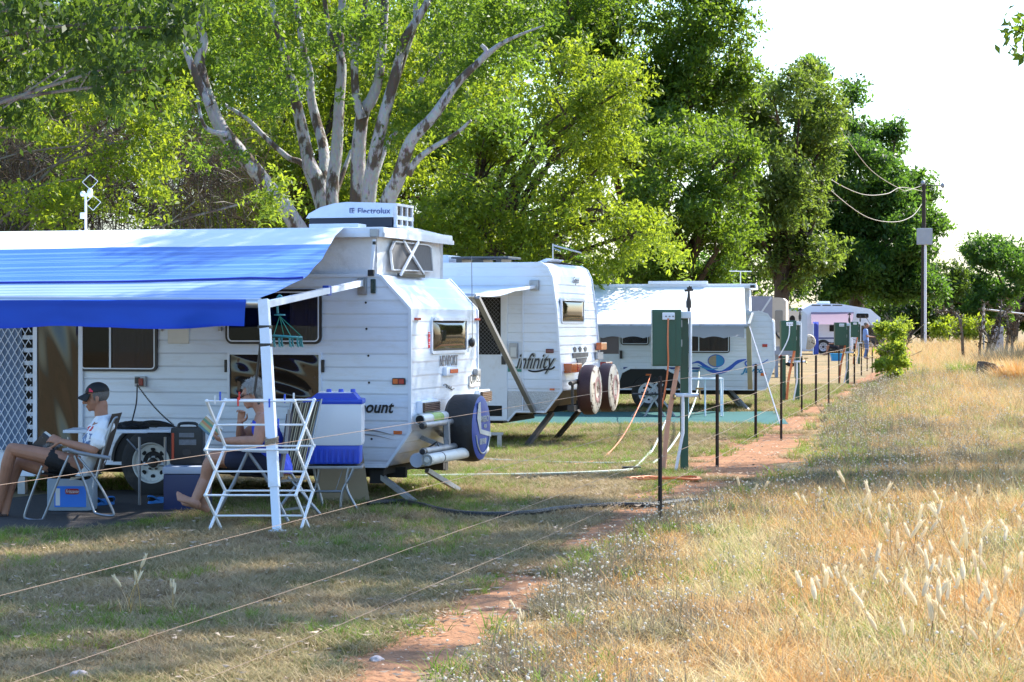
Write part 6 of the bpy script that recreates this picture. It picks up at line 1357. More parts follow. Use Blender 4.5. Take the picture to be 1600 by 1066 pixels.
# foxtail tufts that stand out one by one
fx = variants('foxtail', 5, v_plume, [G_straw, G_plume])
def foxtail(px, py, sc, i, label, group):
    p = gr(px, py); o = thing('foxtail_grass', label, 'grass tuft', p, rG.uniform(0, 6.28), group); o['kind'] = 'thing'; o.scale = (sc, sc, sc)
    s_ = fx.objects[i % 5]; nm = 'blades_and_plumes'; c = bpy.data.objects.new(nm, s_.data); link(c, o); return o
FT = [(1330, 700+260), (1375, 935), (1420, 975), (1455, 930), (1470, 985), (1500, 950), (1530, 1000), (1545, 940), (1560, 985), (1590, 960), (1580, 1030), (1540, 1050), (1490, 1040), (1445, 1030), (1410, 900), (1365, 845), (1440, 880), (1355, 830), (1480, 840), (1525, 835), (1575, 830), (1590, 880), (1510, 905), (1300, 960), (1340, 985), (1280, 1000), (1400, 1050)]
rows = [('back', 0, 870), ('second', 870, 932), ('third', 932, 992), ('front', 992, 2000)]; ordw = 'leftmost second third fourth fifth sixth seventh eighth ninth tenth'.split(); cnt = ['three', 'four', 'five']
FTL = {}
for rn, a, b in rows:
    for j, (x, y) in enumerate(sorted(q for q in FT if a <= q[1] < b)): FTL[(x, y)] = (rn, ordw[j]+('' if j == 0 else ' from left'))
for i, (x, y) in enumerate(FT):
    rn, od = FTL[(x, y)]; foxtail(x, y, rG.uniform(.75, 1.15), i, 'foxtail tuft with %s plumes, %s in the %s row at lower right' % (cnt[(i % 5) % 3], od, rn), 'foxtail tufts in the right field')
foxtail(203, 958, .8, 1, 'pale foxtail tuft on the mown lawn below the folding chair', 'foxtail tufts on the lawn'); foxtail(272, 960, .62, 0, 'smaller foxtail tuft on the lawn, right of the taller pale one', 'foxtail tufts on the lawn')
for x, y, sc, lab in ((1170, 800, .9, 'short tan foxtail tuft among white flower heads near the tall picket'), (1265, 820, .9, 'tan foxtail tuft in the shaded band of weeds'), (822, 1005, .5, 'small foxtail tuft beside the bare earth, nearest the camera')):
    foxtail(x, y, sc, int(x), lab, 'foxtail tufts by the earth strip')
# clumps and stones
def clump(name, label, px, py, w, h, col, n, i):
    p = gr(px, py); o = thing(name, label, 'grass clump', p, 0, 'tall grass clumps in the field'); q = MB(); random.seed(i)
    for _ in range(n):
        a = U(0, 6.28); r = w*math.sqrt(random.random()); blade(q, r*math.cos(a), r*math.sin(a)*.7, h*U(.5, 1)*(1-.5*(r/w)**2), U(.1, .55), a+U(-.6, .6), .02, .8, 3, U(.05, .35))
    q.build('blades', col, o, fix=False)
clump('grass_clump', 'green-tipped grass clump beside the dark dumped block in the field', 1505, 590, .55, .8, G_fresh, 600, 1)
clump('grass_clump', 'wide golden grass clump right of the dark dumped block', 1598, 600, .8, 1.1, G_straw, 1200, 2)
clump('grass_clump', 'golden grass clump at the right edge behind the dark dumped block', 1596, 572, 2.0, 1.5, G_weed, 1500, 3)
clump('grass_clump', 'low golden clump in the field in front of the dark dumped block', 1535, 630, .9, .28, G_straw, 600, 4)
p = gr(1542, 593); o = thing('dumped_block', 'dark grey dumped block half hidden among grass clumps', 'block', p, R(20)); q = MB(); q.box((-.32, -.2, 0), (.12, .2, .50), .03, Matrix.Rotation(R(12), 4, 'Y')); q.build('slab', mat('dark_scorched_steel', (.045, .042, .045), .7, var=.4), o)
q = MB(); q.box((.12, -.15, .0), (.6, .2, .34), .05, Matrix.Rotation(R(-10), 4, 'Y')); q.build('rubble_lump', mat('dark_grey_stone', (.12, .11, .11), .9, var=.4, bump=.8), o)
st = thing('standing_slab', 'pale grey upright slab among dead stalks at the far right', 'slab', gr(1559, 560)); q = MB(); q.box((-.27, -.1, 0), (.27, .1, 1.55), .05); q.build('slab', mat('pale_concrete', (.36, .36, .40), .9, var=.25, bump=.5), st)
rl = thing('pipe_rail', 'thin pale pipe rail above the dead stalks at the right edge', 'rail', gr(1560, 558)); Yr = rl.location.y
q = MB(); q.tube([at(1535, 483, Yr), at(1600, 491, Yr), at(1640, 496, Yr)], .05, 6); q.tube([at(1537, 483, Yr), gr(1537, 558)], .05, 6); q.tube([at(1630, 495, Yr), Vector((at(1630, 495, Yr).x, Yr, 0))], .05, 6); world_build(q, 'pipe', m_galv, rl)
m_stone = mat('pale_stone', (.52, .42, .38), .9, var=.3, bump=.6, bscale=40)
for x, y, s_, lab in ((125, 1060, .045, 'pinkish pale stone at the bottom left edge of the lawn'), (905, 968, .06, 'pale stone pair lump beside the bare earth in the right foreground'), (555, 880, .03, 'small pale stone on the lawn right of the airer'), (885, 985, .04, 'small flat pale stone near the larger pale stone'), (588, 1035, .035, 'little white stone on the bare earth at the bottom edge')):
    p = gr(x, y); bm = bmesh.new(); bmesh.ops.create_icosphere(bm, subdivisions=3, radius=s_)
    for v in bm.verts: v.co *= 1+.35*noise.noise(v.co*(1.6/s_)+Vector((x, y, 0))); v.co.z *= .6
    q = MB(); q.bm(bm); o = q.build('stone', m_stone, smooth=True, loc=(p.x, p.y, s_*.3)); tag(o, lab, 'stone', 'pale stones')
# ------------------------------------------------------------------ the camp in front of the caravan
m_dmat = mat('dark_brown_matting', (.030, .024, .022), .95, var=.3, bump=.5, bscale=80)
q = MB(); P_ = [gr(-60, 790), gr(-60, 828), gr(120, 829), gr(170, 826), gr(285, 803), gr(330, 775), gr(150, 770)]
c_ = sum((Vector(p) for p in P_), Vector())/len(P_); n_ = len(P_)
B0 = smooth_path(P_+P_[:1], 5)[:-1]; q.add([(p.x, p.y, .022+.006*noise.noise(p*3)) for p in B0], [tuple(range(len(B0)))]); q.add([(p.x, p.y, .004) for p in B0]+[(p.x, p.y, .022+.006*noise.noise(p*3)) for p in B0], [(i, (i+1) % len(B0), len(B0)+(i+1) % len(B0), len(B0)+i) for i in range(len(B0))])
tag(q.build('annexe_mat', m_dmat), 'dark brown mat laid on the lawn under the blue awning', 'mat')

m_tube = mat('dull_alloy_tube', (.30, .31, .33), .38, metal=.75, var=.15)
m_tubed = mat('grey_painted_tube', (.22, .23, .25), .45, metal=.4, var=.15)
def plankpts(mb, A, B, wid, th, side):
    """a slab from A to B, `wid` wide along `side`"""
    A, B, s = Vector(A), Vector(B), Vector(side).normalized()*wid/2; n_ = (B-A).cross(s).normalized()*th/2
    vs = [p+x*s+y*n_ for p in (A, B) for x, y in ((-1, -1), (1, -1), (1, 1), (-1, 1))]
    mb.add(vs, [(3, 2, 1, 0), (4, 5, 6, 7), (0, 1, 5, 4), (1, 2, 6, 5), (2, 3, 7, 6), (3, 0, 4, 7)])
# the man's folding armchair: points given in the photograph at his distance
YM = 19.4
CM = gr(110, 805); CM.y = YM; CM.x = at(110, 805, YM).x
ch = thing('folding_armchair', 'grey alloy folding armchair with brown webbing that the man in the black cap sits in', 'chair', (CM.x, YM, 0))
def cp(px, py, dy): p = at(px, py, YM+dy); return (p.x-CM.x, dy, p.z)
m_web = mat('brown_webbing', (.055, .040, .032), .85, var=.3, scale=40, stretch=(1, 6, 1))
HWC = .26
for dy in (-HWC, HWC):
    q = MB(); q.tube(smooth_path([cp(66, 728, dy), cp(53, 763, dy), cp(39, 803, dy), cp(42, 811, dy), cp(62, 813, dy), cp(70, 805, dy), cp(92, 748, dy), cp(108, 712, dy)], 4), .0115, 8); q.build('front_leg', m_tube, ch, smooth=True)
    q = MB(); q.tube(smooth_path([cp(116, 712, dy), cp(133, 757, dy), cp(145, 795, dy), cp(152, 803, dy), cp(174, 806, dy), cp(177, 800, dy), cp(160, 766, dy), cp(140, 735, dy)], 4), .0115, 8); q.tube([cp(140, 735, dy), cp(122, 714, dy)], .011, 8); q.build('rear_leg', m_tube, ch, smooth=True)
    q = MB(); q.tube(smooth_path([cp(150, 748, dy), cp(160, 710, dy), cp(176, 660, dy), cp(184, 652, dy)], 4), .0115, 8); q.build('back_post', m_tube, ch, smooth=True)
    q = MB(); q.tube(smooth_path([cp(98, 704, dy*1.12), cp(108, 703, dy*1.12), cp(125, 708, dy*1.12), cp(172, 716, dy*1.12)], 4), .017, 10); q.build('armrest', mat('grey_plastic', (.22, .23, .25), .4), ch, smooth=True)
q = MB(); a, c_ = cp(67, 738, 0), cp(155, 742, 0)
q.grid(lambda s, t: (a[0]+(c_[0]-a[0])*s, -HWC+2*HWC*t, a[2]+(c_[2]-a[2])*s-.03*math.sin(math.pi*t)*math.sin(math.pi*s)), 16, 8); q.build('seat_webbing', m_web, ch, smooth=True)
q = MB(); a, c_ = cp(153, 738, 0), cp(183, 645, 0)
q.grid(lambda s, t: (a[0]+(c_[0]-a[0])*s+.03*math.sin(math.pi*t), -HWC+2*HWC*t, a[2]+(c_[2]-a[2])*s), 16, 8); q.build('back_webbing', m_web, ch, smooth=True)
q = MB(); q.tube([cp(53, 763, -HWC), cp(53, 763, HWC)], .009, 6); q.tube([cp(160, 766, -HWC), cp(160, 766, HWC)], .009, 6); q.tube([cp(67, 737, -HWC), cp(67, 737, HWC)], .011, 6); q.build('cross_bar', m_tube, ch)

# the woman's folding chair (metal frame) and the striped recliner behind it
YW = 18.9
def wp_of(Y0, X0):
    return lambda px, py, dy=0.0: (at(px, py, Y0+dy).x-X0, dy, at(px, py, Y0+dy).z)
cx = at(400, 800, YW).x; ch2 = thing('folding_armchair', 'grey metal folding armchair in which the woman in the blue top sits', 'chair', (cx, YW, 0)); wp = wp_of(YW, cx)
for dy in (-.26, .26):
    q = MB(); q.tube([wp(340, 800, dy), wp(365, 755, dy), wp(388, 705, dy)], .015, 8); q.build('front_leg', m_tubed, ch2)
    q = MB(); q.tube([wp(387, 705, dy), wp(415, 745, dy), wp(450, 815, dy)], .015, 8); q.build('rear_leg', m_tubed, ch2)
    q = MB(); q.bar(wp(378, 703, dy*1.05), wp(450, 706, dy*1.05), .045, .03); q.build('armrest', mat('pale_grey_plastic', (.38, .40, .44), .4), ch2)
    q = MB(); q.tube([wp(440, 745, dy), wp(446, 700, dy), wp(452, 640, dy)], .013, 8); q.build('back_post', m_tubed, ch2)
q = MB(); a, c_ = wp(365, 738), wp(440, 742); q.grid(lambda s, t: (a[0]+(c_[0]-a[0])*s, -.25+.5*t, a[2]+(c_[2]-a[2])*s-.03*math.sin(math.pi*t)), 10, 8); q.build('seat', mat('navy_fabric', (.012, .014, .035), .9), ch2)
q = MB(); a, c_ = wp(440, 738), wp(452, 645); q.grid(lambda s, t: (a[0]+(c_[0]-a[0])*s+.03*math.sin(math.pi*t), -.25+.5*t, a[2]+(c_[2]-a[2])*s), 10, 8); q.build('backrest', mat('navy_fabric', (.012, .014, .035), .9), ch2)
q = MB(); q.tube([wp(352, 780, -.26), wp(352, 780, .26)], .011, 6); q.tube([wp(440, 795, -.26), wp(440, 795, .26)], .011, 6); q.build('cross_bar', m_tubed, ch2)
YR = 19.7
cx = at(470, 780, YR).x; rc = thing('reclining_chair', 'folded recliner with brown and cream striped padding beside the washing machine', 'chair', (cx, YR, 0)); wp = wp_of(YR, cx)
m_str = bpy.data.materials.new('striped_padding'); m_str.use_nodes = True; n = m_str.node_tree; b = n.nodes['Principled BSDF']; b.inputs['Roughness'].default_value = .9
tc = n.nodes.new('ShaderNodeUVMap'); sx = n.nodes.new('ShaderNodeSeparateXYZ'); m1 = n.nodes.new('ShaderNodeMath'); m1.operation = 'MULTIPLY'; m1.inputs[1].default_value = 5.0; m2 = n.nodes.new('ShaderNodeMath'); m2.operation = 'FRACT'; rp = n.nodes.new('ShaderNodeValToRGB'); rp.color_ramp.interpolation = 'CONSTANT'
e = rp.color_ramp.elements; e[0].position = 0; e[0].color = (.055, .04, .03, 1); e[1].position = .42; e[1].color = (.52, .45, .30, 1); k_ = e.new(.60); k_.color = (.05, .038, .03, 1); k_ = e.new(.80); k_.color = (.36, .29, .18, 1)
for x_, y_ in ((tc.outputs[0], sx.inputs[0]), (sx.outputs[0], m1.inputs[0]), (m1.outputs[0], m2.inputs[0]), (m2.outputs[0], rp.inputs[0]), (rp.outputs[0], b.inputs['Base Color'])): n.links.new(x_, y_)
q = MB(); A, B, C, D = [Vector(wp(*p)) for p in ((438, 738, -.12), (472, 738, -.12), (500, 627, .1), (458, 630, .1))]
NS, NT_ = 24, 12
vs, uv = [], []
for j in range(NT_+1):
    for i in range(NS+1):
        s, t = i/NS, j/NT_; p = A.lerp(B, s).lerp(D.lerp(C, s), t); p.y -= .03*math.sin(math.pi*s)*(.6+.4*math.sin(t*9)); vs.append(p)
q.add(vs, [(j*(NS+1)+i, j*(NS+1)+i+1, (j+1)*(NS+1)+i+1, (j+1)*(NS+1)+i) for j in range(NT_) for i in range(NS)])
o = q.build('padding', m_str, rc, smooth=True, fix=False); ul = o.data.uv_layers.new(name='stripes')
for lp in o.data.loops: ul.data[lp.index].uv = ((lp.vertex_index % (NS+1))/NS, 0)
so_ = o.modifiers.new('thickness', 'SOLIDIFY'); so_.thickness = .05; so_.offset = -1
q = MB(); q.tube([wp(436, 745, -.1), wp(456, 628, .1), wp(502, 624, .1), wp(475, 745, -.1)], .012, 8); q.build('frame', m_tube, rc)
for a, c_ in ((wp(450, 745, -.12), wp(500, 803, -.12)), (wp(470, 748, -.1), wp(432, 800, -.15)), (wp(455, 740, .25), wp(490, 795, .3))): q = MB(); q.tube([a, c_], .013, 8); q.build('leg', m_tube, rc)
q = MB(); q.bar(wp(443, 797, -.1), wp(492, 790, -.1), .03, .02); q.bar(wp(440, 752, -.12), wp(478, 748, -.12), .03, .02); q.build('cross_bar', m_tube, rc)

# clothes airer
YA = 18.15
cx = at(400, 840, YA).x; ai = thing('clothes_airer', 'white concertina clothes airer standing in front of the awning post', 'clothes airer', (cx, YA, 0)); wp = wp_of(YA, cx)
m_air = mat('white_plastic', (.80, .81, .83), .35, var=.04)
D_ = .34
def zig(px_front, name):
    """one end frame: crossing struts that fold like a concertina"""
    zs = [852, 775, 702, 626]
    fx0, bx0 = px_front
    for k in range(3):
        q = MB()
        q.bar(wp(fx0[k], zs[k], -D_/2*0), wp(bx0[k+1], zs[k+1]+3, D_), .018, .018)
        q.build('strut', m_air, ai)
        q = MB(); q.bar(wp(bx0[k], zs[k]-9 if k == 0 else zs[k]+3, D_), wp(fx0[k+1], zs[k+1], 0), .018, .018); q.build('strut', m_air, ai)
LF, LB = [319, 321, 321, 323], [350, 352, 352, 352]
RF, RB = [464, 462, 464, 460], [487, 489, 490, 491]
# front feet cross to the back joints and so on up the frame
def airer_end(F_, B_):
    lev = [(842, 836), (774, 767), (703, 697), (627, 625)]
    for k in range(3):
        q = MB(); q.bar(wp(F_[k], lev[k][0]+(6 if k == 0 else 0)), wp(B_[k+1], lev[k+1][1], D_), .017, .02); q.build('strut', m_air, ai)
        q = MB(); q.bar(wp(B_[k], lev[k][1], D_), wp(F_[k+1], lev[k+1][0]), .017, .02); q.build('strut', m_air, ai)
    for k in (1, 2, 3):
        for P_ in (wp(F_[k], lev[k][0]), wp(B_[k], lev[k][1], D_)): q = MB(); q.ell(P_, .017, 8, 6); q.build('joint', m_air, ai, smooth=True)
    return lev
lev = airer_end(LF, LB); airer_end(RF, RB)
mid = [(336, 472, 806), (337, 473, 737), (337, 473, 664)]
for k in (1, 2, 3):
    q = MB(); q.tube([wp(LF[k], lev[k][0]), wp(RF[k], lev[k][0])], .0085, 8); q.build('rail', m_air, ai, smooth=True)
    q = MB(); q.tube([wp(LB[k], lev[k][1], D_), wp(RB[k], lev[k][1], D_)], .0085, 8); q.build('rail', m_air, ai, smooth=True)
for x0, x1, y in mid: q = MB(); q.tube([wp(x0, y, D_/2), wp(x1, y, D_/2)], .0085, 8); q.build('rail', m_air, ai, smooth=True)
def peg(px, py, dy, m, lab):
    p = at(px, py, YA+dy); o = thing('clothes_peg', lab, 'clothes peg', p, 0, 'pegs on the airer')
    for s_ in (-1, 1): q = MB(); q.bar((0, s_*.006, -.035), (0, s_*.011, .035), .012, .007); q.build('jaw', m, o)
    q = MB(); q.tube([(-.008, 0, .005), (.008, 0, .005)], .008, 6); q.build('spring', m_galv, o)
m_pb, m_pr = mat('blue_peg', (.03, .10, .62), .4), mat('red_peg', (.72, .04, .03), .4)
for px, py, dy, m, lab in ((344, 619, 0, m_pb, 'leftmost blue peg on the top left of the airer'), (336, 625, 0, m_air, 'white peg at the top left end of the airer'), (374, 619, .3, m_pr, 'red peg on the airer in front of the woman\'s chin, upper one'), (372, 628, 0, m_pr, 'lower red peg on the front top rail of the airer'), (421, 630, 0, m_pb, 'blue peg on the airer right before the white awning post'), (445, 623, .3, m_pb, 'blue peg on the airer right of the awning post'), (459, 621, 0, m_air, 'white peg at the top right end of the airer'), (435, 661, .17, m_pb, 'blue peg on the second rail of the airer')): peg(px, py, dy, m, lab)

# twin-tub washing machine on its folding stand
YT = 20.35
a = at(521, 735, YT); wm = thing('washing_machine', 'white and blue portable washing machine beside the caravan lettering', 'washing machine', (a.x, YT, at(521, 728, YT).z)); H0 = wm.location.z
def tp_(px, py): p = at(px, py, YT); return (p.x-a.x, p.z-H0)
xl, _ = tp_(474, 700); xr, _ = tp_(565.5, 700); z1 = tp_(520, 697)[1]; z2 = tp_(520, 627)[1]; z3 = tp_(520, 614)[1]
m_wmw = mat('white_appliance', (.72, .74, .80), .3, var=.03, coat=.3); m_wmb = mat('blue_appliance', (.02, .07, .55), .35, var=.08)
q = MB(); q.box((xl, 0, z1), (xr, .42, z2), .035); q.build('tub_body', m_wmw, wm, smooth=True)
q = MB(); q.box((xl+.02, .012, .012), (xr-.02, .40, z1+.02), .03)
for k in range(9): u = xl+.06+(xr-xl-.12)*k/8; q.bar((u, .008, .03), (u, .008, z1-.03), .022, .014)
q.build('base', m_wmb, wm, smooth=True)
q = MB(); q.box((xl-.008, -.008, z2-.03), (xr+.008, .43, z2+.018), .02); q.prism([(xl+.05, z2+.015), (xl+.12, z3-.004), (xr-.08, z3-.004), (xr-.03, z2+.015)], .03, .40); q.build('lid', m_wmb, wm)
q = MB(); q.box((xl+.13, .05, z3-.010), (xr-.10, .38, z3+.004), .006); q.build('top_panel', m_wmw, wm)
for k in range(3): q = MB(); q.lathe([(0, .03), (.022, .03), (.025, 0)], 12, Matrix.Translation((-.05+.11*k, .12, z3+.002))); q.build('dial', m_wmb, wm)
st = thing('machine_stand', 'tubular metal stand carrying the white and blue washing machine', 'stand', (a.x, YT, 0))
def sp_(px, py, dy): p = at(px, py, YT+dy); return (p.x-a.x, dy, max(0.008, p.z))
for L_ in ([(553, 730), (547, 745), (535, 768), (532, 798)], [(545, 730), (541, 760), (552, 785), (558, 796)]):
    for dy in (.03,): q = MB(); q.tube(smooth_path([sp_(x, y, dy) for x, y in L_], 5), .013, 8); q.build('leg', m_tube, st, smooth=True)
for L_ in ([(490, 730), (494, 750), (502, 780), (504, 797)], [(500, 730), (494, 760), (484, 785), (480, 797)]): q = MB(); q.tube(smooth_path([sp_(x, y, .36) for x, y in L_], 5), .013, 8); q.build('leg', m_tube, st, smooth=True)
q = MB(); q.box((xl, .02, H0-.03), (xr, .4, H0-.003), .008); q.build('tray', m_galv, st)
q = MB(); q.tube([sp_(494, 768, .05), sp_(534, 768, .05)], .012, 8); q.tube([sp_(524, 768, .05), sp_(536, 732, .05)], .004, 5); q.build('cross_bar', m_tube, st)
bd = thing('board', 'tan sheet of board leaning upright under the caravan behind the machine stand', 'board', gr(540, 790)); p = bd.location; YB = p.y+.25
q = MB(); v = [at(x, y, YB) for x, y in ((495, 700), (566, 700), (578, 794), (495, 794))]; q.prism([(w_.x-p.x, max(.0, w_.z)) for w_ in v], .25, .262); q.build('sheet', mat('tan_fibreboard', (.30, .23, .145), .85, var=.1), bd)
# aluminium folding table with a black bag, its cable
YTB = 20.6
cx = at(200, 770, YTB).x; ft = thing('folding_table', 'white edged alloy folding table behind the man, with a black bag on top', 'table', (cx, YTB, 0)); wp = wp_of(YTB, cx)
a, c_ = wp(98, 677), wp(278, 677); zt_ = wp(200, 672)[2]
q = MB(); q.box((a[0], 0, zt_-.03), (wp(230, 678)[0], .5, zt_), .008); q.box((wp(230, 678)[0], .0, zt_-.025), (wp(266, 672)[0], .62, zt_-.002), .008); q.build('tabletop', m_trim, ft)
for px, dy in ((218, .02), (107, .02), (258, .55)): q = MB(); q.tube([wp(px, 683, dy), (wp(px, 683, dy)[0], dy, .0)], .013, 8); q.build('leg', m_tube, ft)
q = MB(); q.tube([wp(198, 686, .02), wp(218, 708, .02)], .008, 6); q.build('brace', m_tube, ft)
p = at(207, 671, YTB+.2); bg_ = thing('black_bag', 'soft black bag lying on the alloy folding table', 'bag', (p.x, YTB+.22, zt_)); bm = bmesh.new(); bmesh.ops.create_icosphere(bm, subdivisions=4, radius=1)
for v in bm.verts:
    d = 1+.28*noise.noise(v.co*2.2+Vector((3, 1, 2)))+.1*noise.noise(v.co*6); v.co = Vector((v.co.x*.16*d, v.co.y*.11*d, max(-.0, v.co.z*.045*d+.028)))
q = MB(); q.bm(bm); q.build('bag_cloth', mat('black_cloth', (.010, .009, .010), .8, var=.3, bump=.5), bg_, smooth=True)
q = MB(); q.tube(smooth_path([(-.1, -.06, .05), (-.04, -.12, .03), (.05, -.11, .045), (.1, -.04, .055)], 4), .008, 6); q.build('handle', m_black, bg_)
aa = F1.M @ Vector((F1.side(219, 601)[0], -.07, F1.side(219, 601)[1]))
q = MB(); q.tube(smooth_path([aa, at(213, 630, 20.95), at(205, 664, 20.8), Vector((bg_.location.x, bg_.location.y, zt_+.05))], 6), .007, 6); tag(q.build('power_lead', m_black, smooth=True), 'straight black lead from the caravan socket to the black bag', 'cable')
q = MB(); P0_, P1_ = Vector(aa), at(272, 665, 20.9)
L_ = []
for i in range(150):
    t = i/149; c_ = P0_.lerp(P1_, t); c_.z -= .03*math.sin(math.pi*t); L_.append(c_+Vector((0, .008*math.cos(i*1.3), .008*math.sin(i*1.3))))
q.tube(L_, .0045, 5); tag(q.build('coiled_lead', m_black, smooth=True), 'coiled black lead slanting right from the caravan socket', 'cable')
# black power pack standing on the blue cool box
YE = 20.1
a = at(288, 790, YE); es = thing('cool_box', 'navy blue cool box with pale lid behind the woman\'s feet', 'cool box', (a.x, YE, 0))
x0, x1 = at(255, 760, YE).x-a.x, at(322, 760, YE).x-a.x; zl = at(288, 741, YE).z; zt2 = at(288, 729, YE).z
q = MB(); q.box((x0, 0, 0), (x1, .42, zl), .02); q.build('case', mat('navy_plastic_box', (.009, .022, .105), .4), es, smooth=True)
q = MB(); q.box((x0-.008, -.01, zl+.001), (x1+.008, .43, zt2), .02); q.build('lid', mat('pale_blue_lid', (.45, .50, .62), .4), es, smooth=True)
a2 = at(291, 727, YE+.2); pk = thing('power_pack', 'black jump-start power pack with orange edge on the blue cool box', 'power pack', (a2.x, YE+.18, zt2)); Yk = YE+.18
x0, x1 = at(266, 700, Yk).x-a2.x, at(317, 700, Yk).x-a2.x; zp = at(290, 668, Yk).z-zt2
q = MB(); q.box((x0, 0, 0), (x1, .2, zp), .03); q.build('case', m_black, pk, smooth=True)
q = MB(); q.box((x0+.012, -.006, .05), (x0+.035, .01, zp-.05), .006); q.build('side_stripe', mat('orange_red_plastic', (.5, .06, .02), .4), pk)
q = MB(); q.box((x0+.08, -.008, zp-.16), (x1-.06, .01, zp-.11), .004); q.box((x0+.08, -.008, zp-.09), (x1-.08, .01, zp-.05), .004); q.build('label', mat('dim_label', (.16, .17, .19), .5, var=.5, scale=40), pk)
q = MB(); q.lathe([(0, .008), (.035, .008), (.04, 0)], 16, Matrix.Translation(((x0+x1)/2, -.001, zp*.35)) @ Matrix.Rotation(R(90), 4, 'X')); q.build('dial', m_dsteel, pk)
q = MB(); q.tube(smooth_path([(x0+.06, .1, zp-.01), (x0+.08, .1, zp+.03), (x1-.08, .1, zp+.03), (x1-.06, .1, zp-.01)], 4), .014, 8); q.build('handle', m_black, pk)
# water container under the man's chair, blue shoes
YJ = 19.95
a = at(109, 790, YJ); jc = thing('water_container', 'pale translucent water container with a bright blue label under the man\'s chair', 'water container', (a.x, YJ, 0))
x0, x1 = at(72, 770, YJ).x-a.x, at(145, 770, YJ).x-a.x; zj = at(109, 744, YJ).z
q = MB(); q.box((x0, 0, .02), (x1, .28, zj), .05); q.tube([(x0+.09, .14, zj-.01), (x0+.09, .14, zj+.035)], .03, 12); q.build('bottle', mat('frosted_plastic', (.34, .42, .50), .35, var=.1), jc, smooth=True)
q = MB(); q.box((x0+.075, -.004, .06), (x1-.06, .004, zj-.09), .001); lb = q.build('label', mat('bright_blue_label', (.03, .22, .85), .4), jc)
q = MB(); q.prism(rrect(x0+.17, .175, x1-.12, .225, .02), -.008, -.0045); bd_ = q.build('badge', mat('maroon_badge', (.35, .01, .03), .4), lb); text('lettering', 'Frizzante', .045, m_air, bd_, M_side(x0+.175, -.0085, .186), sx=.72, shear=.2)
q = MB(); q.box((x0+.085, -.006, .075), (x0+.125, -.0045, zj-.11)); q.build('white_block', m_air, lb)
def clog(px, py, rz, lab):
    p = gr(px, py); o = thing('clog', lab, 'shoe', p, rz, 'blue clogs on the mat'); m = mat('bright_blue_foam', (.03, .22, .62), .6); bm = bmesh.new(); bmesh.ops.create_uvsphere(bm, u_segments=18, v_segments=12, radius=1)
    for v in bm.verts: v.co = Vector((v.co.x*.13, v.co.y*.05, (.045+.02*max(0, v.co.x))*v.co.z+.03 if v.co.z > 0 else v.co.z*.02+.025))
    q = MB(); q.bm(bm); q.build('upper', m, o, smooth=True)
    q = MB(); q.prism([(.125*math.cos(R(t)), .05*math.sin(R(t))) for t in range(0, 360, 20)], 0, .02, 'z'); q.build('sole', m, o)
    q = MB(); q.ell((-.075, 0, .06), (.045, .032, .03)); q.build('opening', m_recess, o, smooth=True)
    q = MB(); q.tube(smooth_path([(-.02, -.045, .05), (-.1, -.03, .09), (-.1, .03, .09), (-.02, .045, .05)], 4), .008, 6); q.build('heel_strap', m, o)
clog(158, 793, R(70), 'bright blue clog right of the water container'); clog(170, 791, R(110), 'bright blue clog nearest the caravan wheel on its left'); clog(246, 790, R(60), 'bright blue clog against the navy cool box')
# peg hanger on the awning arm
hp = aw.matrix_world if False else None
aP = F1.M @ (pT.lerp(bkt, .17)); hg = thing('peg_hanger', 'round teal peg hanger hooked over the white awning arm', 'peg hanger', aP)
m_teal = mat('teal_plastic', (.03, .20, .22), .45); m_tealc = mat('green_cord', (.02, .25, .17), .6)
def hp_(px, py, dy=0.0): p = at(px, py, aP.y+dy); return (p.x-aP.x, dy, p.z-aP.z)
q = MB(); q.tube(smooth_path([hp_(433, 466), hp_(437, 462), hp_(442, 467), hp_(441, 474), hp_(434, 476), hp_(434, 490)], 5), .010, 8); q.build('hook', m_teal, hg, smooth=True)
q = MB(); q.lathe([(0, .012), (.045, .01), (.05, 0), (0, -.004)], 16, Matrix.Translation(hp_(437, 493))); q.build('hub', m_teal, hg)
rc_ = Vector(hp_(449, 526)); rr_ = .12
q = MB(); q.tube([rc_+Vector((rr_*math.cos(R(t)), rr_*math.sin(R(t)), -.008*math.cos(R(t)))) for t in range(0, 361, 15)], .010, 6); q.tube([rc_+Vector((-rr_, 0, .008)), rc_+Vector((rr_, 0, -.008))], .006, 6); q.tube([rc_+Vector((0, -rr_, 0)), rc_+Vector((0, rr_, 0))], .006, 6); q.build('ring', m_teal, hg, smooth=True)
for t in (20, 110, 200, 290): q = MB(); q.tube([hp_(437, 494), rc_+Vector((rr_*math.cos(R(t)), rr_*math.sin(R(t)), .005))], .003, 5); q.build('cord', m_tealc, hg)
for t in (0, 35, 75, 120, 165, 200, 240, 285, 320):
    c_ = rc_+Vector((rr_*math.cos(R(t)), rr_*math.sin(R(t)), -.01)); q = MB(); q.bar(c_, c_+Vector((.004, .004, -.075)), .016, .010); q.bar(c_+Vector((0, 0, -.02)), c_+Vector((.014, -.004, -.08)), .012, .008); q.build('peg', m_teal, hg)
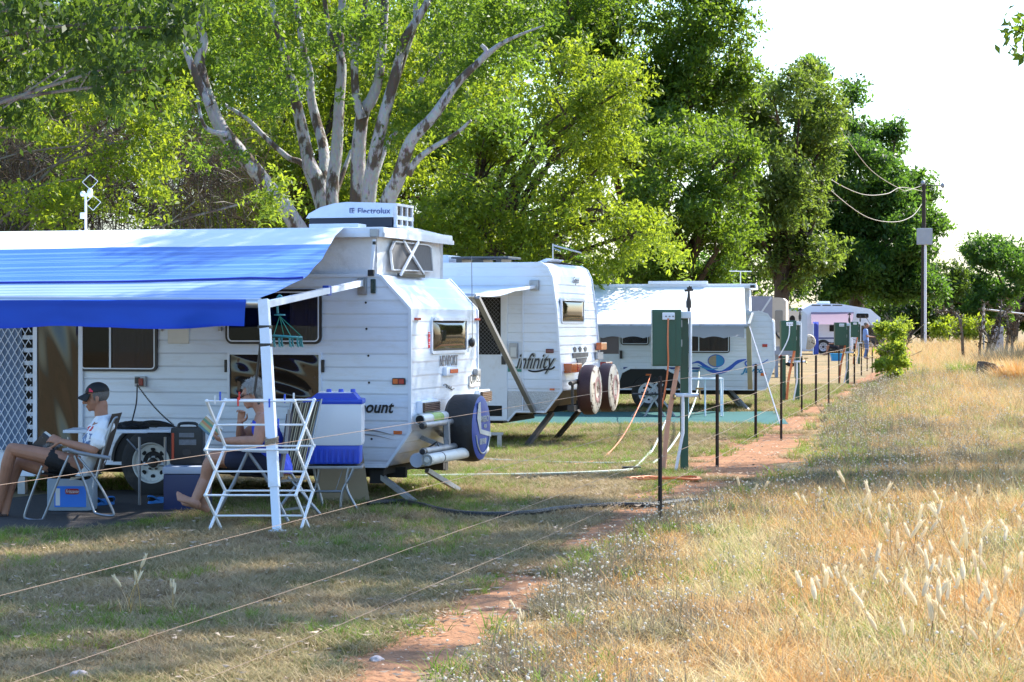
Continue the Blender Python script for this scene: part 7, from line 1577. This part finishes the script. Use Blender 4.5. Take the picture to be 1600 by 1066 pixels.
# ------------------------------------------------------------------ people
def remeshed(q, vox, it=4):
    me = q.mesh('shape', m_black, False); o = bpy.data.objects.new('shape', me); COL.objects.link(o)
    r = o.modifiers.new('r', 'REMESH'); r.mode = 'VOXEL'; r.voxel_size = vox
    s = o.modifiers.new('s', 'SMOOTH'); s.factor = .5; s.iterations = it
    dg = bpy.context.evaluated_depsgraph_get(); out = bpy.data.meshes.new_from_object(o.evaluated_get(dg)); bpy.data.objects.remove(o); bpy.data.meshes.remove(me)
    out.polygons.foreach_set('use_smooth', [True]*len(out.polygons)); return out
def chain(q, P, rad, n=12, sub=5, squash=None):
    """a limb of round sections through joints P with radii rad, its ends rounded"""
    P = [Vector(p) for p in P]; S = smooth_path(P, sub); Rr = interp(list(rad), sub)
    q.tube(S, Rr, n); q.ell(S[0], Rr[0]*.98, n, 8); q.ell(S[-1], Rr[-1]*.98, n, 8)
def loft(q, secs, n=20):
    """secs: (centre, axis_a, axis_b) ellipses joined into a closed body"""
    vs = []; k = len(secs)
    for c, a, b in secs:
        for j in range(n):
            t = 2*math.pi*j/n; vs.append(Vector(c)+Vector(a)*math.cos(t)+Vector(b)*math.sin(t))
    fs = [(i*n+j, i*n+(j+1) % n, (i+1)*n+(j+1) % n, (i+1)*n+j) for i in range(k-1) for j in range(n)]+[tuple(range(n-1, -1, -1)), tuple((k-1)*n+j for j in range(n))]
    q.add(vs, fs)
def part_from(me, name, mats, parent):
    me.name = name; me.materials.clear()
    for m in (mats if isinstance(mats, list) else [mats]): me.materials.append(m)
    return link(bpy.data.objects.new(name, me), parent)
def skin(name, c): 
    m = mat(name, c, .58, var=.28, scale=9, bump=.25, bscale=70, spec=.35, dirt=tuple(k*.62 for k in c), dscale=30, damt=.35); m.node_tree.nodes['Principled BSDF'].inputs['Subsurface Weight'].default_value = .12; m.node_tree.nodes['Principled BSDF'].inputs['Subsurface Radius'].default_value = (.01, .004, .002); return m
sk_man = skin('tanned_skin', (.36, .175, .11)); sk_wom = skin('fair_tanned_skin', (.42, .22, .15))
m_hairg = mat('grey_hair', (.30, .29, .28), .7, var=.6, scale=60, stretch=(3, 3, .6), bump=.8, bscale=90)
m_hairs = mat('short_grey_hair', (.13, .115, .105), .8, var=.5, scale=90, bump=.5, bscale=120)
def head(q, M, s=1.0, nose=1.0, jaw=1.0):
    """a head that looks along local -x, its centre at the origin of M (about .23 m high)"""
    E = lambda c, r, n=16, m=12: q.ell(Vector(c)*s, tuple(k*s for k in r), n, m, M)
    E((.012, 0, .035), (.094, .076, .088)); E((-.022, 0, -.022), (.070, .062, .078)); E((-.040, 0, -.072), (.045*jaw, .043*jaw, .036)); E((-.068, 0, -.092), (.020, .022, .017))
    E((-.078, 0, .030), (.020, .048, .016)); E((-.060, .028, -.018), (.026, .022, .028)); E((-.060, -.028, -.018), (.026, .022, .028))
    q.tube([M @ (Vector(p)*s) for p in ((-.088, 0, .018), (-.104, 0, -.012), (-.116*nose, 0, -.030))], [.008*s, .011*s, .0135*s], 8); E((-.113*nose, 0, -.031), (.014, .014, .012), 10, 8); E((-.098, .010, -.036), (.010, .009, .008), 8, 6); E((-.098, -.010, -.036), (.010, .009, .008), 8, 6)
    E((-.086, 0, -.060), (.015, .024, .007), 10, 6); E((-.083, 0, -.074), (.015, .021, .008), 10, 6)
    for y in (.076, -.076): E((.018, y, -.008), (.018, .009, .032), 10, 8); E((.010, y, -.036), (.010, .007, .012), 8, 6)
def hand(q, wrist, palm_dir, normal, thumb_side, curl, s=1.0, spread=.12):
    """palm, four fingers of unequal length with knuckle bends and a thumb from the palm's side; curl: list of bend angles"""
    d = Vector(palm_dir).normalized(); n_ = Vector(normal); n_ = (n_-d*n_.dot(d)).normalized(); sd = d.cross(n_)*thumb_side; w = Vector(wrist)
    loft(q, [(w, sd*.026*s, n_*.019*s), (w+d*.03*s, sd*.036*s, n_*.016*s), (w+d*.065*s, sd*.041*s, n_*.015*s), (w+d*.092*s, sd*.039*s, n_*.012*s)], 14)
    for i, ln in enumerate((.072, .080, .074, .058)):
        off = (.5-i/3)*.064*s; p = w+d*.088*s+sd*off; dr = (d+sd*(.5-i/3)*spread).normalized(); P = [p]; c_ = curl[i] if hasattr(curl, '__len__') else curl; ang = 0
        for f, b_ in ((.45, .6), (.30, 1.0), (.25, .7)):
            ang += c_*b_; dd = dr*math.cos(ang)+n_*math.sin(ang); P.append(P[-1]+dd*ln*f*s)
        q.tube(P, [.0100*s, .0092*s, .0082*s, .0066*s], 8); q.ell(P[-1], .0066*s, 8, 6)
        for k in P[:-1]: q.ell(k, .0096*s, 8, 6)
    p = w+d*.022*s+sd*.026*s; P = [p, p+(d*.55+sd*.75+n_*.25)*.036*s, p+(d*.95+sd*.85+n_*.5)*.058*s, p+(d*1.35+sd*.75+n_*.75)*.074*s]; q.tube(P, [.015*s, .0125*s, .0105*s, .0075*s], 8); q.ell(P[-1], .0075*s, 8, 6); q.ell(P[1], .0126*s, 8, 6)
# the man in the folding chair
Xm = at(110, 720, YM).x; man = thing('person', 'man in black cap and white printed t-shirt sitting reading a dark book, one leg crossed', 'person', (Xm, YM, 0)); mp = lambda px, py, dy=0.0: Vector((at(px, py, YM+dy).x-Xm, dy, at(px, py, YM+dy).z))
def off(v, dx=0, dy=0, dz=0): return Vector((v[0]+dx, v[1]+dy, v[2]+dz))
HM = Matrix.Translation(mp(151, 622)) @ Matrix.Rotation(R(-6), 4, 'Y')
q = MB(); head(q, HM, 1.0, 1.03)
chain(q, [mp(158, 632), mp(158, 646), mp(160, 660)], [.058, .058, .068])
neck = mp(160, 656); hipc = mp(137, 727)
loft(q, [(mp(136, 742), (.10, 0, .03), (0, .15, 0)), (mp(139, 728), (.115, 0, .03), (0, .165, 0)), (mp(146, 706), (.105, 0, .03), (0, .155, 0)), (mp(153, 680), (.112, 0, .03), (0, .175, 0)), (mp(158, 660), (.088, 0, .03), (0, .165, 0)), (mp(160, 651), (.055, 0, .01), (0, .085, 0))])
for s_, el, wr, hd in ((-1, mp(146, 704, -.27), mp(97, 690, -.13), mp(90, 688, -.12)), (1, mp(142, 704, .26), mp(98, 690, .10), mp(90, 689, .08))):
    sh = mp(165, 666, s_*.19); chain(q, [sh, sh.lerp(el, .55), el], [.058, .050, .040]); chain(q, [el, el.lerp(wr, .4), wr], [.041, .040, .027])
hand(q, mp(96, 690, -.13), mp(70, 681, -.07)-mp(96, 690, -.13), (0.1, .8, -.55), 1, (.45, .5, .5, .55)); hand(q, mp(97, 690, .10), mp(70, 683, .05)-mp(97, 690, .10), (0.1, -.8, -.55), -1, (.4, .45, .5, .5))
kn = mp(19, 702, -.07); chain(q, [mp(128, 728, -.11), mp(72, 713, -.12), kn], [.082, .074, .056]); chain(q, [kn, mp(12, 725, -.05), mp(4, 765, .02), mp(-4, 797, .06)], [.055, .058, .046, .034])
chain(q, [mp(-4, 797, .06), mp(-12, 806, .05), mp(-32, 812, .03)], [.036, .036, .026])
kf = mp(30, 722, .12); chain(q, [mp(128, 733, .10), mp(75, 733, .13), kf], [.082, .076, .056]); chain(q, [kf, mp(20, 745, .12), mp(12, 775, .10), mp(8, 800, .09)], [.056, .056, .045, .034]); chain(q, [mp(8, 800, .09), mp(2, 809, .08), mp(-16, 812, .07)], [.036, .034, .024])
body = part_from(remeshed(q, .0052), 'body', sk_man, man)
q = MB()
loft(q, [(mp(133, 745), (.125, 0, .03), (0, .185, 0)), (mp(138, 730), (.132, 0, .03), (0, .185, 0)), (mp(146, 706), (.124, 0, .03), (0, .175, 0)), (mp(153, 680), (.127, 0, .03), (0, .19, 0)), (mp(158, 662), (.102, 0, .03), (0, .182, 0)), (mp(160, 652), (.070, 0, .012), (0, .098, 0)), (mp(160, 649), (.066, 0, .012), (0, .082, 0))])
for s_, el in ((-1, mp(146, 704, -.27)), (1, mp(142, 704, .26))):
    sh = mp(165, 666, s_*.185); chain(q, [off(sh, -.01, -s_*.05, .0), sh, sh.lerp(el, .35), sh.lerp(el, .66)], [.062, .070, .068, .072])
sm = remeshed(q, .0065, 3)
for v in sm.vertices:
    v.co += Vector((1, .4, 0))*.008*noise.noise(Vector((v.co.x*14, v.co.y*9, v.co.z*26)))+Vector((.2, .006, 0))*.9*noise.noise(v.co*13+Vector((4, 2, 1)))*.1+v.normal*.006*noise.noise(Vector((v.co.x*9+v.co.z*22, v.co.y*16, v.co.z*9)))
m_tee = mat('white_tshirt', (.74, .75, .77), .85, var=.05, bump=.35, bscale=22); m_prt = mat('blue_shirt_print', (.16, .22, .36), .85, var=.8, scale=38); m_prr = mat('red_shirt_print', (.50, .05, .06), .85, var=.3, scale=60)
shirt = part_from(sm, 'tshirt', [m_tee, m_prt, m_prr], man)
fr = F1  # print on the chest, faces picked by where they lie on the garment
c0 = mp(131, 682); 
for p in sm.polygons:
    c_ = p.center
    if p.normal.x < .05 and -.19 < c_.y < .10:
        dz = c_.z-c0.z
        if -.085 < dz < .035 and noise.noise(c_*34) > -.12: p.material_index = 1
        elif .055 < dz < .095 and math.sin(c_.y*150)+noise.noise(c_*60) > -.1: p.material_index = 2
q = MB(); loft(q, [(mp(147, 733, 0), (.13, 0, .0), (0, .17, .0)), (mp(138, 735), (.14, 0, .03), (0, .18, 0))][:0] or [(mp(140, 734), (.0, 0, .08), (0, .165, 0)), (mp(128, 734), (.0, 0, .095), (0, .178, 0)), (mp(116, 732), (.0, 0, .09), (0, .18, 0))])
chain(q, [mp(122, 729, -.10), mp(100, 723, -.115), mp(80, 716, -.12)], [.088, .086, .083]); chain(q, [mp(122, 733, .10), mp(100, 733, .115), mp(82, 733, .13)], [.088, .087, .085])
part_from(remeshed(q, .0075, 3), 'shorts', mat('black_cloth', (.010, .009, .010), .8), man)
# cap, hair, brim
q = MB(); q.ell((0.016, 0, .040), (.100, .083, .092), 20, 14, HM); hm = remeshed(q, .006, 2); bm = bmesh.new(); bm.from_mesh(hm); IH = HM.inverted()
for v in list(bm.verts):
    l = IH @ v.co
    if l.z < -.055+.25*max(0, -l.x+.02) or l.x < -.02: bm.verts.remove(v)
bm.to_mesh(hm); bm.free(); part_from(hm, 'hair', m_hairs, man)
q = MB(); q.ell((.012, 0, .050), (.106, .088, .088), 24, 16, HM); cm_ = remeshed(q, .0055, 2); bm = bmesh.new(); bm.from_mesh(cm_)
for v in list(bm.verts):
    l = IH @ v.co
    if l.z < .048+.10*(-l.x)*0: bm.verts.remove(v)
bm.to_mesh(cm_); bm.free(); m_cap = mat('black_cap_cloth', (.010, .010, .011), .75, var=.3, bump=.2); cap = part_from(cm_, 'cap', m_cap, man); so_ = cap.modifiers.new('thickness', 'SOLIDIFY'); so_.thickness = .004
q = MB()
def brim(s, t):
    a = R(-62+124*s); r0, r1 = 1.0, 1.0+.80*t*math.cos(a*.9)**1.2
    x, y = -(.104*math.cos(a)*(1+.75*t)), .084*math.sin(a)*(1+.10*t); return HM @ Vector((.012+x, y, .052-.030*t-.055*(y/.09)**2*(.3+.7*t)))
q.grid(brim, 20, 8); bo = q.build('brim', m_cap, cap, smooth=True); so_ = bo.modifiers.new('thickness', 'SOLIDIFY'); so_.thickness = .005
q = MB(); q.grid(lambda s, t: HM @ Vector((-.045+.035*s, -.0915+.004*(1-s)+.018*(t), .060+.030*t-.006*s)), 4, 3); q.build('cap_badge', mat('red_badge', (.65, .03, .06), .6), cap)
for y in (.030, -.030): q = MB(); q.ell((-.0835, y, .012), (.0075, .012, .0075), 10, 8, HM); q.build('eye', mat('dark_eye', (.03, .02, .018), .2), man, smooth=True)
for M_, pr, m_ in ((HM, man, m_hairs),):
    for y in (.030, -.030): q = MB(); q.tube([M_ @ Vector((-.094, y-.014, .030)), M_ @ Vector((-.097, y, .034)), M_ @ Vector((-.086, y+.016 if y > 0 else y-.016, .030))], .004, 6); q.build('eyebrow', m_, pr, smooth=True)
    q = MB(); q.ell((-.0955, 0, -.066), (.006, .022, .0045), 10, 6, M_); q.build('lips', mat('lip_pink', (.26, .09, .075), .5), pr, smooth=True)
# sandal straps
for f_ in ((-6, 803, .055), (3, 806, .085)):
    c_ = mp(*f_); q = MB(); q.tube([c_+Vector((.02*math.cos(R(t))*.4, .044*math.cos(R(t)), .042*math.sin(R(t)))) for t in range(0, 361, 20)], .008, 6); q.box((c_.x-.17, c_.y-.045, .022), (c_.x+.05, c_.y+.045, .04), .01); q.build('sandal', mat('brown_leather', (.06, .03, .02), .6), man)
bk_ = thing('book', 'dark open book held in the hands of the man in the black cap', 'book', mp(72, 696)+Vector((Xm, YM, 0))); O_ = mp(72, 696)
q = MB(); A, B, C, D = [mp(*p)-O_ for p in ((66, 678, -.02), (48, 697, -.02), (76, 711, -.02), (94, 699, -.02))]
q.add([A, B, C, D]+[off(v, .012, .008, .012) for v in (A, B, C, D)], [(0, 1, 2, 3), (7, 6, 5, 4), (0, 4, 5, 1), (1, 5, 6, 2), (2, 6, 7, 3), (3, 7, 4, 0)]); q.build('cover', mat('dark_book_cover', (.02, .02, .025), .35, var=.6, scale=20, dirt=(.4, .4, .42), dscale=14, damt=.8), bk_)
q = MB(); q.add([off(v, .013, .009, .013) for v in (A, B, C, D)]+[off(v, .028, .018, .022) for v in (A, B, C, D)], [(0, 1, 2, 3), (7, 6, 5, 4), (0, 4, 5, 1), (1, 5, 6, 2), (2, 6, 7, 3), (3, 7, 4, 0)]); q.build('pages', mat('paper', (.6, .58, .52), .8), bk_)

# the woman
Xw = at(400, 720, YW).x; wo = thing('person', 'grey-haired woman in a blue sleeveless top and navy shorts, seated barefoot with a striped book', 'person', (Xw, YW, 0)); mp = lambda px, py, dy=0.0: Vector((at(px, py, YW+dy).x-Xw, dy, at(px, py, YW+dy).z))
HW = Matrix.Translation(mp(395, 617)) @ Matrix.Rotation(R(-14), 4, 'Y')
q = MB(); head(q, HW, .96, .95, .95); chain(q, [mp(402, 630), mp(407, 640), mp(413, 652)], [.052, .052, .062])
loft(q, [(mp(432, 738), (.115, 0, -.02), (0, .17, 0)), (mp(430, 722), (.13, 0, -.02), (0, .175, 0)), (mp(424, 698), (.12, 0, -.03), (0, .155, 0)), (mp(417, 672), (.118, 0, -.03), (0, .16, 0)), (mp(414, 654), (.085, 0, -.02), (0, .155, 0)), (mp(412, 645), (.055, 0, -.01), (0, .09, 0))])
sh, el, wr = mp(413, 656, -.18), mp(404, 689, -.25), mp(352, 689, -.13); chain(q, [sh, sh.lerp(el, .5)+Vector((-.005, -.01, 0)), el], [.060, .058, .045]); chain(q, [el, el.lerp(wr, .4), wr], [.045, .043, .026])
hand(q, wr, mp(332, 683, -.08)-wr, (-.1, .6, .8), 1, (.5, .55, .6, .6), .95)
sh, el, wr = mp(413, 656, .17), mp(376, 687, .18), mp(375, 660, .02); chain(q, [sh, sh.lerp(el, .5), el], [.056, .052, .042]); chain(q, [el, el.lerp(wr, .4), wr], [.042, .040, .026])
hand(q, wr, mp(379, 640, -.01)-wr, (-.3, -.9, .1), 1, (.75, .85, .95, 1.0), .92)
for s_, P, rr in ((-1, [mp(428, 728, -.1), mp(380, 718, -.09), mp(334, 715, -.06), mp(326, 728, -.05), mp(322, 752, .0), mp(318, 788, .03)], None), (1, [mp(428, 730, .1), mp(380, 722, .09), mp(338, 719, .07), mp(330, 732, .05), mp(318, 756, -.02), mp(304, 782, -.06)], None)):
    chain(q, P[:3], [.088, .074, .058]); chain(q, [P[2], P[3], P[4], P[5]], [.057, .056, .054, .034])
def foot(q, ank, toe, up_):
    d = (toe-ank); L_ = d.length; d.normalize(); u = Vector(up_); sd = d.cross(u).normalized(); u = sd.cross(d)
    q.ell(ank-d*.03-u*.012, .032, 10, 8)
    loft(q, [(ank-d*.045, sd*.026, u*.030), (ank, sd*.033, u*.038), (ank+d*L_*.4-u*.006, sd*.036, u*.027), (ank+d*L_*.7-u*.012, sd*.044, u*.017), (ank+d*L_*.84-u*.014, sd*.042, u*.013)], 14)
    for i, (w_, ln) in enumerate(((.0135, 1.0), (.0098, 1.0), (.0092, .95), (.0086, .90), (.008, .84))): 
        b_ = ank+d*L_*.80-u*.014+sd*(.032-.0165*i); e_ = ank+d*L_*ln-u*.012+sd*(.034-.0175*i); q.tube([b_, e_], [w_, w_*.9], 8); q.ell(e_, w_*.92, 8, 6)
foot(q, mp(318, 792, .03), mp(281, 781, .02), (-.75, -.3, .75)); foot(q, mp(304, 786, -.07), mp(276, 773, -.08), (-.5, -.5, .8))
part_from(remeshed(q, .0052), 'body', sk_wom, wo)
q = MB(); loft(q, [(mp(433, 736), (.135, 0, -.02), (0, .19, 0)), (mp(430, 722), (.143, 0, -.02), (0, .188, 0)), (mp(424, 698), (.134, 0, -.03), (0, .168, 0)), (mp(417, 674), (.131, 0, -.03), (0, .166, 0)), (mp(414, 660), (.108, 0, -.02), (0, .135, 0))])
for y in (-.085, .085): chain(q, [mp(407, 668, y), mp(411, 650, y*.95), mp(420, 652, y), mp(430, 672, y)], [.026, .024, .024, .026])
tm = remeshed(q, .0065, 3)
for v in tm.vertices: v.co += Vector((1, .6, 0))*.006*noise.noise(Vector((v.co.x*10, v.co.y*9, v.co.z*24)))
part_from(tm, 'sleeveless_top', mat('royal_blue_cloth', (.015, .05, .52), .8, var=.2, bump=.3, bscale=24), wo)
q = MB(); loft(q, [(mp(440, 730), (0, 0, .10), (0, .185, 0)), (mp(425, 728), (0, 0, .115), (0, .19, 0)), (mp(408, 725), (0, 0, .10), (0, .19, 0))])
for y, z_ in ((-.1, 0), (.1, 2)): chain(q, [mp(428, 728+z_, y), mp(395, 722+z_, y*.95), mp(364, 718+z_, y*.9)], [.102, .094, .086])
part_from(remeshed(q, .0075, 3), 'shorts', mat('navy_cloth', (.012, .014, .035), .85), wo)
q = MB(); q.ell((.022, 0, .042), (.102, .090, .090), 20, 14, HW); q.ell((.062, 0, -.02), (.055, .070, .062), 16, 12, HW); hm = remeshed(q, .006, 1); IH = HW.inverted(); bm = bmesh.new(); bm.from_mesh(hm)
for v in list(bm.verts):
    l = IH @ v.co
    if l.x < -.035 and l.z < .075 or (l.x < .005 and l.z < .015): bm.verts.remove(v); continue
    v.co += (v.co-HW.translation).normalized()*(.010*noise.noise(v.co*45)+.006*noise.noise(v.co*90))
bm.to_mesh(hm); bm.free(); hv = np.array([v.co for v in hm.vertices]); hv = hv[np.random.default_rng(4).choice(len(hv), min(len(hv), 1500), False)]
part_from(hm, 'hair', m_hairg, wo)
strands = leaf_mesh('hair_strands', hv, .034, 3, .006, mat('silver_hair', (.42, .41, .40), .5, var=.5, scale=80), 44, aspect=.055, droop=.75, up=.1); link(bpy.data.objects.new('hair_strands', strands), wo)
q = MB()
for y in (.032, -.032): q.tube([HW @ Vector((-.095, y+.022*math.cos(R(t)), .008+.016*math.sin(R(t)))) for t in range(0, 361, 30)], .0022, 5)
for y in (.078, -.078): q.tube([HW @ Vector((-.093, y*.72, .012)), HW @ Vector((.02, y, .014))], .0025, 5)
q.tube([HW @ Vector((-.096, -.012, .010)), HW @ Vector((-.096, .012, .010))], .002, 5); q.build('glasses', m_black, wo)
for y in (.030, -.030): q = MB(); q.ell((-.082, y, .008), (.007, .011, .007), 10, 8, HW); q.build('eye', mat('dark_eye', (.03, .02, .018), .2), wo, smooth=True)
b2 = thing('book', 'book with green and orange striped cover held by the woman', 'book', mp(322, 668)+Vector((Xw, YW, 0))); O_ = mp(322, 668)
stripes = [(.42, .30, .16), (.10, .24, .14), (.46, .20, .08), (.30, .36, .18), (.08, .16, .20)]
A, B, C, D = [mp(*p)-O_ for p in ((322, 650, -.02), (309, 665, -.02), (334, 688, -.08), (347, 672, -.08))]
q = MB(); q.add([A, B, C, D]+[off(v, .01, .016, .01) for v in (A, B, C, D)], [(0, 1, 2, 3), (7, 6, 5, 4), (0, 4, 5, 1), (1, 5, 6, 2), (2, 6, 7, 3), (3, 7, 4, 0)]); pg = q.build('pages', mat('paper', (.6, .58, .52), .8), b2)
for k, c_ in enumerate(stripes):
    f0, f1 = k/5, (k+1)/5; q = MB(); q.add([off(A.lerp(B, f0), 0, -.003, 0), off(A.lerp(B, f1), 0, -.003, 0), off(D.lerp(C, f1), 0, -.003, 0), off(D.lerp(C, f0), 0, -.003, 0), A.lerp(B, f0), A.lerp(B, f1), D.lerp(C, f1), D.lerp(C, f0)], [(0, 1, 2, 3), (7, 6, 5, 4), (0, 4, 5, 1), (1, 5, 6, 2), (2, 6, 7, 3), (3, 7, 4, 0)]); q.build('cover_stripe', mat('cover_stripe_%d' % k, c_, .5), b2)
# two people far off by the pink awning
def far_person(px, py, label, seat, shirt_c, leg_c, facing):
    p = gr(px, py); o = thing('person', label, 'person', p); q = MB(); h = .45 if seat else .88; f = facing
    V = lambda x, y, z: Vector((x*f, y, z)); sx_ = 0
    head(q, Matrix.Translation(V(-.03, 0, h+.72)) @ Matrix.Rotation(0 if f > 0 else math.pi, 4, 'Z'), 1.0); chain(q, [V(0, 0, h+.64), V(.02, 0, h+.54)], [.055, .07])
    loft(q, [(V(0, 0, h), (.12, 0, 0), (0, .17, 0)), (V(.02, 0, h+.25), (.11, 0, 0), (0, .165, 0)), (V(.02, 0, h+.48), (.10, 0, 0), (0, .19, 0)), (V(.02, 0, h+.55), (.05, 0, 0), (0, .08, 0))])
    for s_ in (-1, 1):
        sh = V(.02, s_*.2, h+.48); el = V(-.02, s_*.25, h+.2); wr = V(-.26, s_*.16, h+.18); chain(q, [sh, el], [.055, .042]); chain(q, [el, wr], [.042, .028]); hand(q, wr, V(-1, 0, .1), (0, 0, -1), s_, .4)
        if seat: K, A_ = V(-.45, s_*.12, h+.05), V(-.5, s_*.12, .08); 
        else: K, A_ = V(-.04, s_*.1, .48), V(.04, s_*.12, .08)
        chain(q, [V(0, s_*.1, h), K], [.085, .058]); chain(q, [K, A_], [.058, .036]); chain(q, [A_, A_+V(-.17, 0, -.04)], [.036, .026])
    part_from(remeshed(q, .012, 2), 'body', sk_man, o)
    q = MB(); loft(q, [(V(0, 0, h-.03), (.135, 0, 0), (0, .185, 0)), (V(.02, 0, h+.25), (.125, 0, 0), (0, .18, 0)), (V(.02, 0, h+.5), (.11, 0, 0), (0, .205, 0)), (V(.02, 0, h+.56), (.06, 0, 0), (0, .1, 0))]); 
    for s_ in (-1, 1): chain(q, [V(.02, s_*.19, h+.48), V(0, s_*.235, h+.3)], [.068, .062])
    part_from(remeshed(q, .014, 2), 'shirt', mat('far_shirt_%d' % px, shirt_c, .8), o)
    q = MB(); 
    for s_ in (-1, 1):
        if seat: chain(q, [V(0, s_*.1, h), V(-.36, s_*.12, h+.04)], [.1, .075])
        else: chain(q, [V(0, s_*.09, h), V(-.04, s_*.1, .48), V(.04, s_*.12, .12)], [.11, .078, .06])
    part_from(remeshed(q, .014, 2), 'shorts' if seat else 'jeans', mat('far_legwear_%d' % px, leg_c, .85), o)
    q = MB(); q.ell(V(.0, 0, h+.77), (.1, .085, .085), 14, 10); q.build('hair', m_hairs, o, smooth=True); return p
p = far_person(1307, 556, 'small distant person with bare arms seated under the pink awning', True, (.16, .10, .08), (.02, .02, .03), 1)
sc_ = thing('camp_chair', 'dark camp chair of the distant person under the pink awning', 'chair', p); q = MB(); q.box((-.3, -.27, .33), (.2, .27, .36), .01); q.build('seat', m_black, sc_); q = MB(); q.bar((.2, 0, .36), (.3, 0, .9), .52, .03, up=(0, 1, 0)); q.build('backrest', m_black, sc_)
for x in (-.26, .2):
    for y in (-.25, .25): q = MB(); q.bar((x, y, 0), (x, y, .34), .03, .03); q.build('leg', m_black, sc_)
far_person(1353, 562, 'small distant person in blue top and jeans standing beside the camper', False, (.20, .30, .60), (.12, .17, .34), -1)
tubx = thing('storage_tub', 'small bright blue tub on the grass before the pink awning', 'tub', gr(1307, 564)); q = MB(); q.prism([(-.22, 0), (.22, 0), (.28, .3), (-.28, .3)], -.18, .18); q.build('tub', mat('cyan_plastic', (.02, .30, .62), .4), tubx); q = MB(); q.box((-.3, -.2, .3), (.3, .2, .335), .01); q.build('lid', mat('cyan_plastic', (.02, .30, .62), .4), tubx)
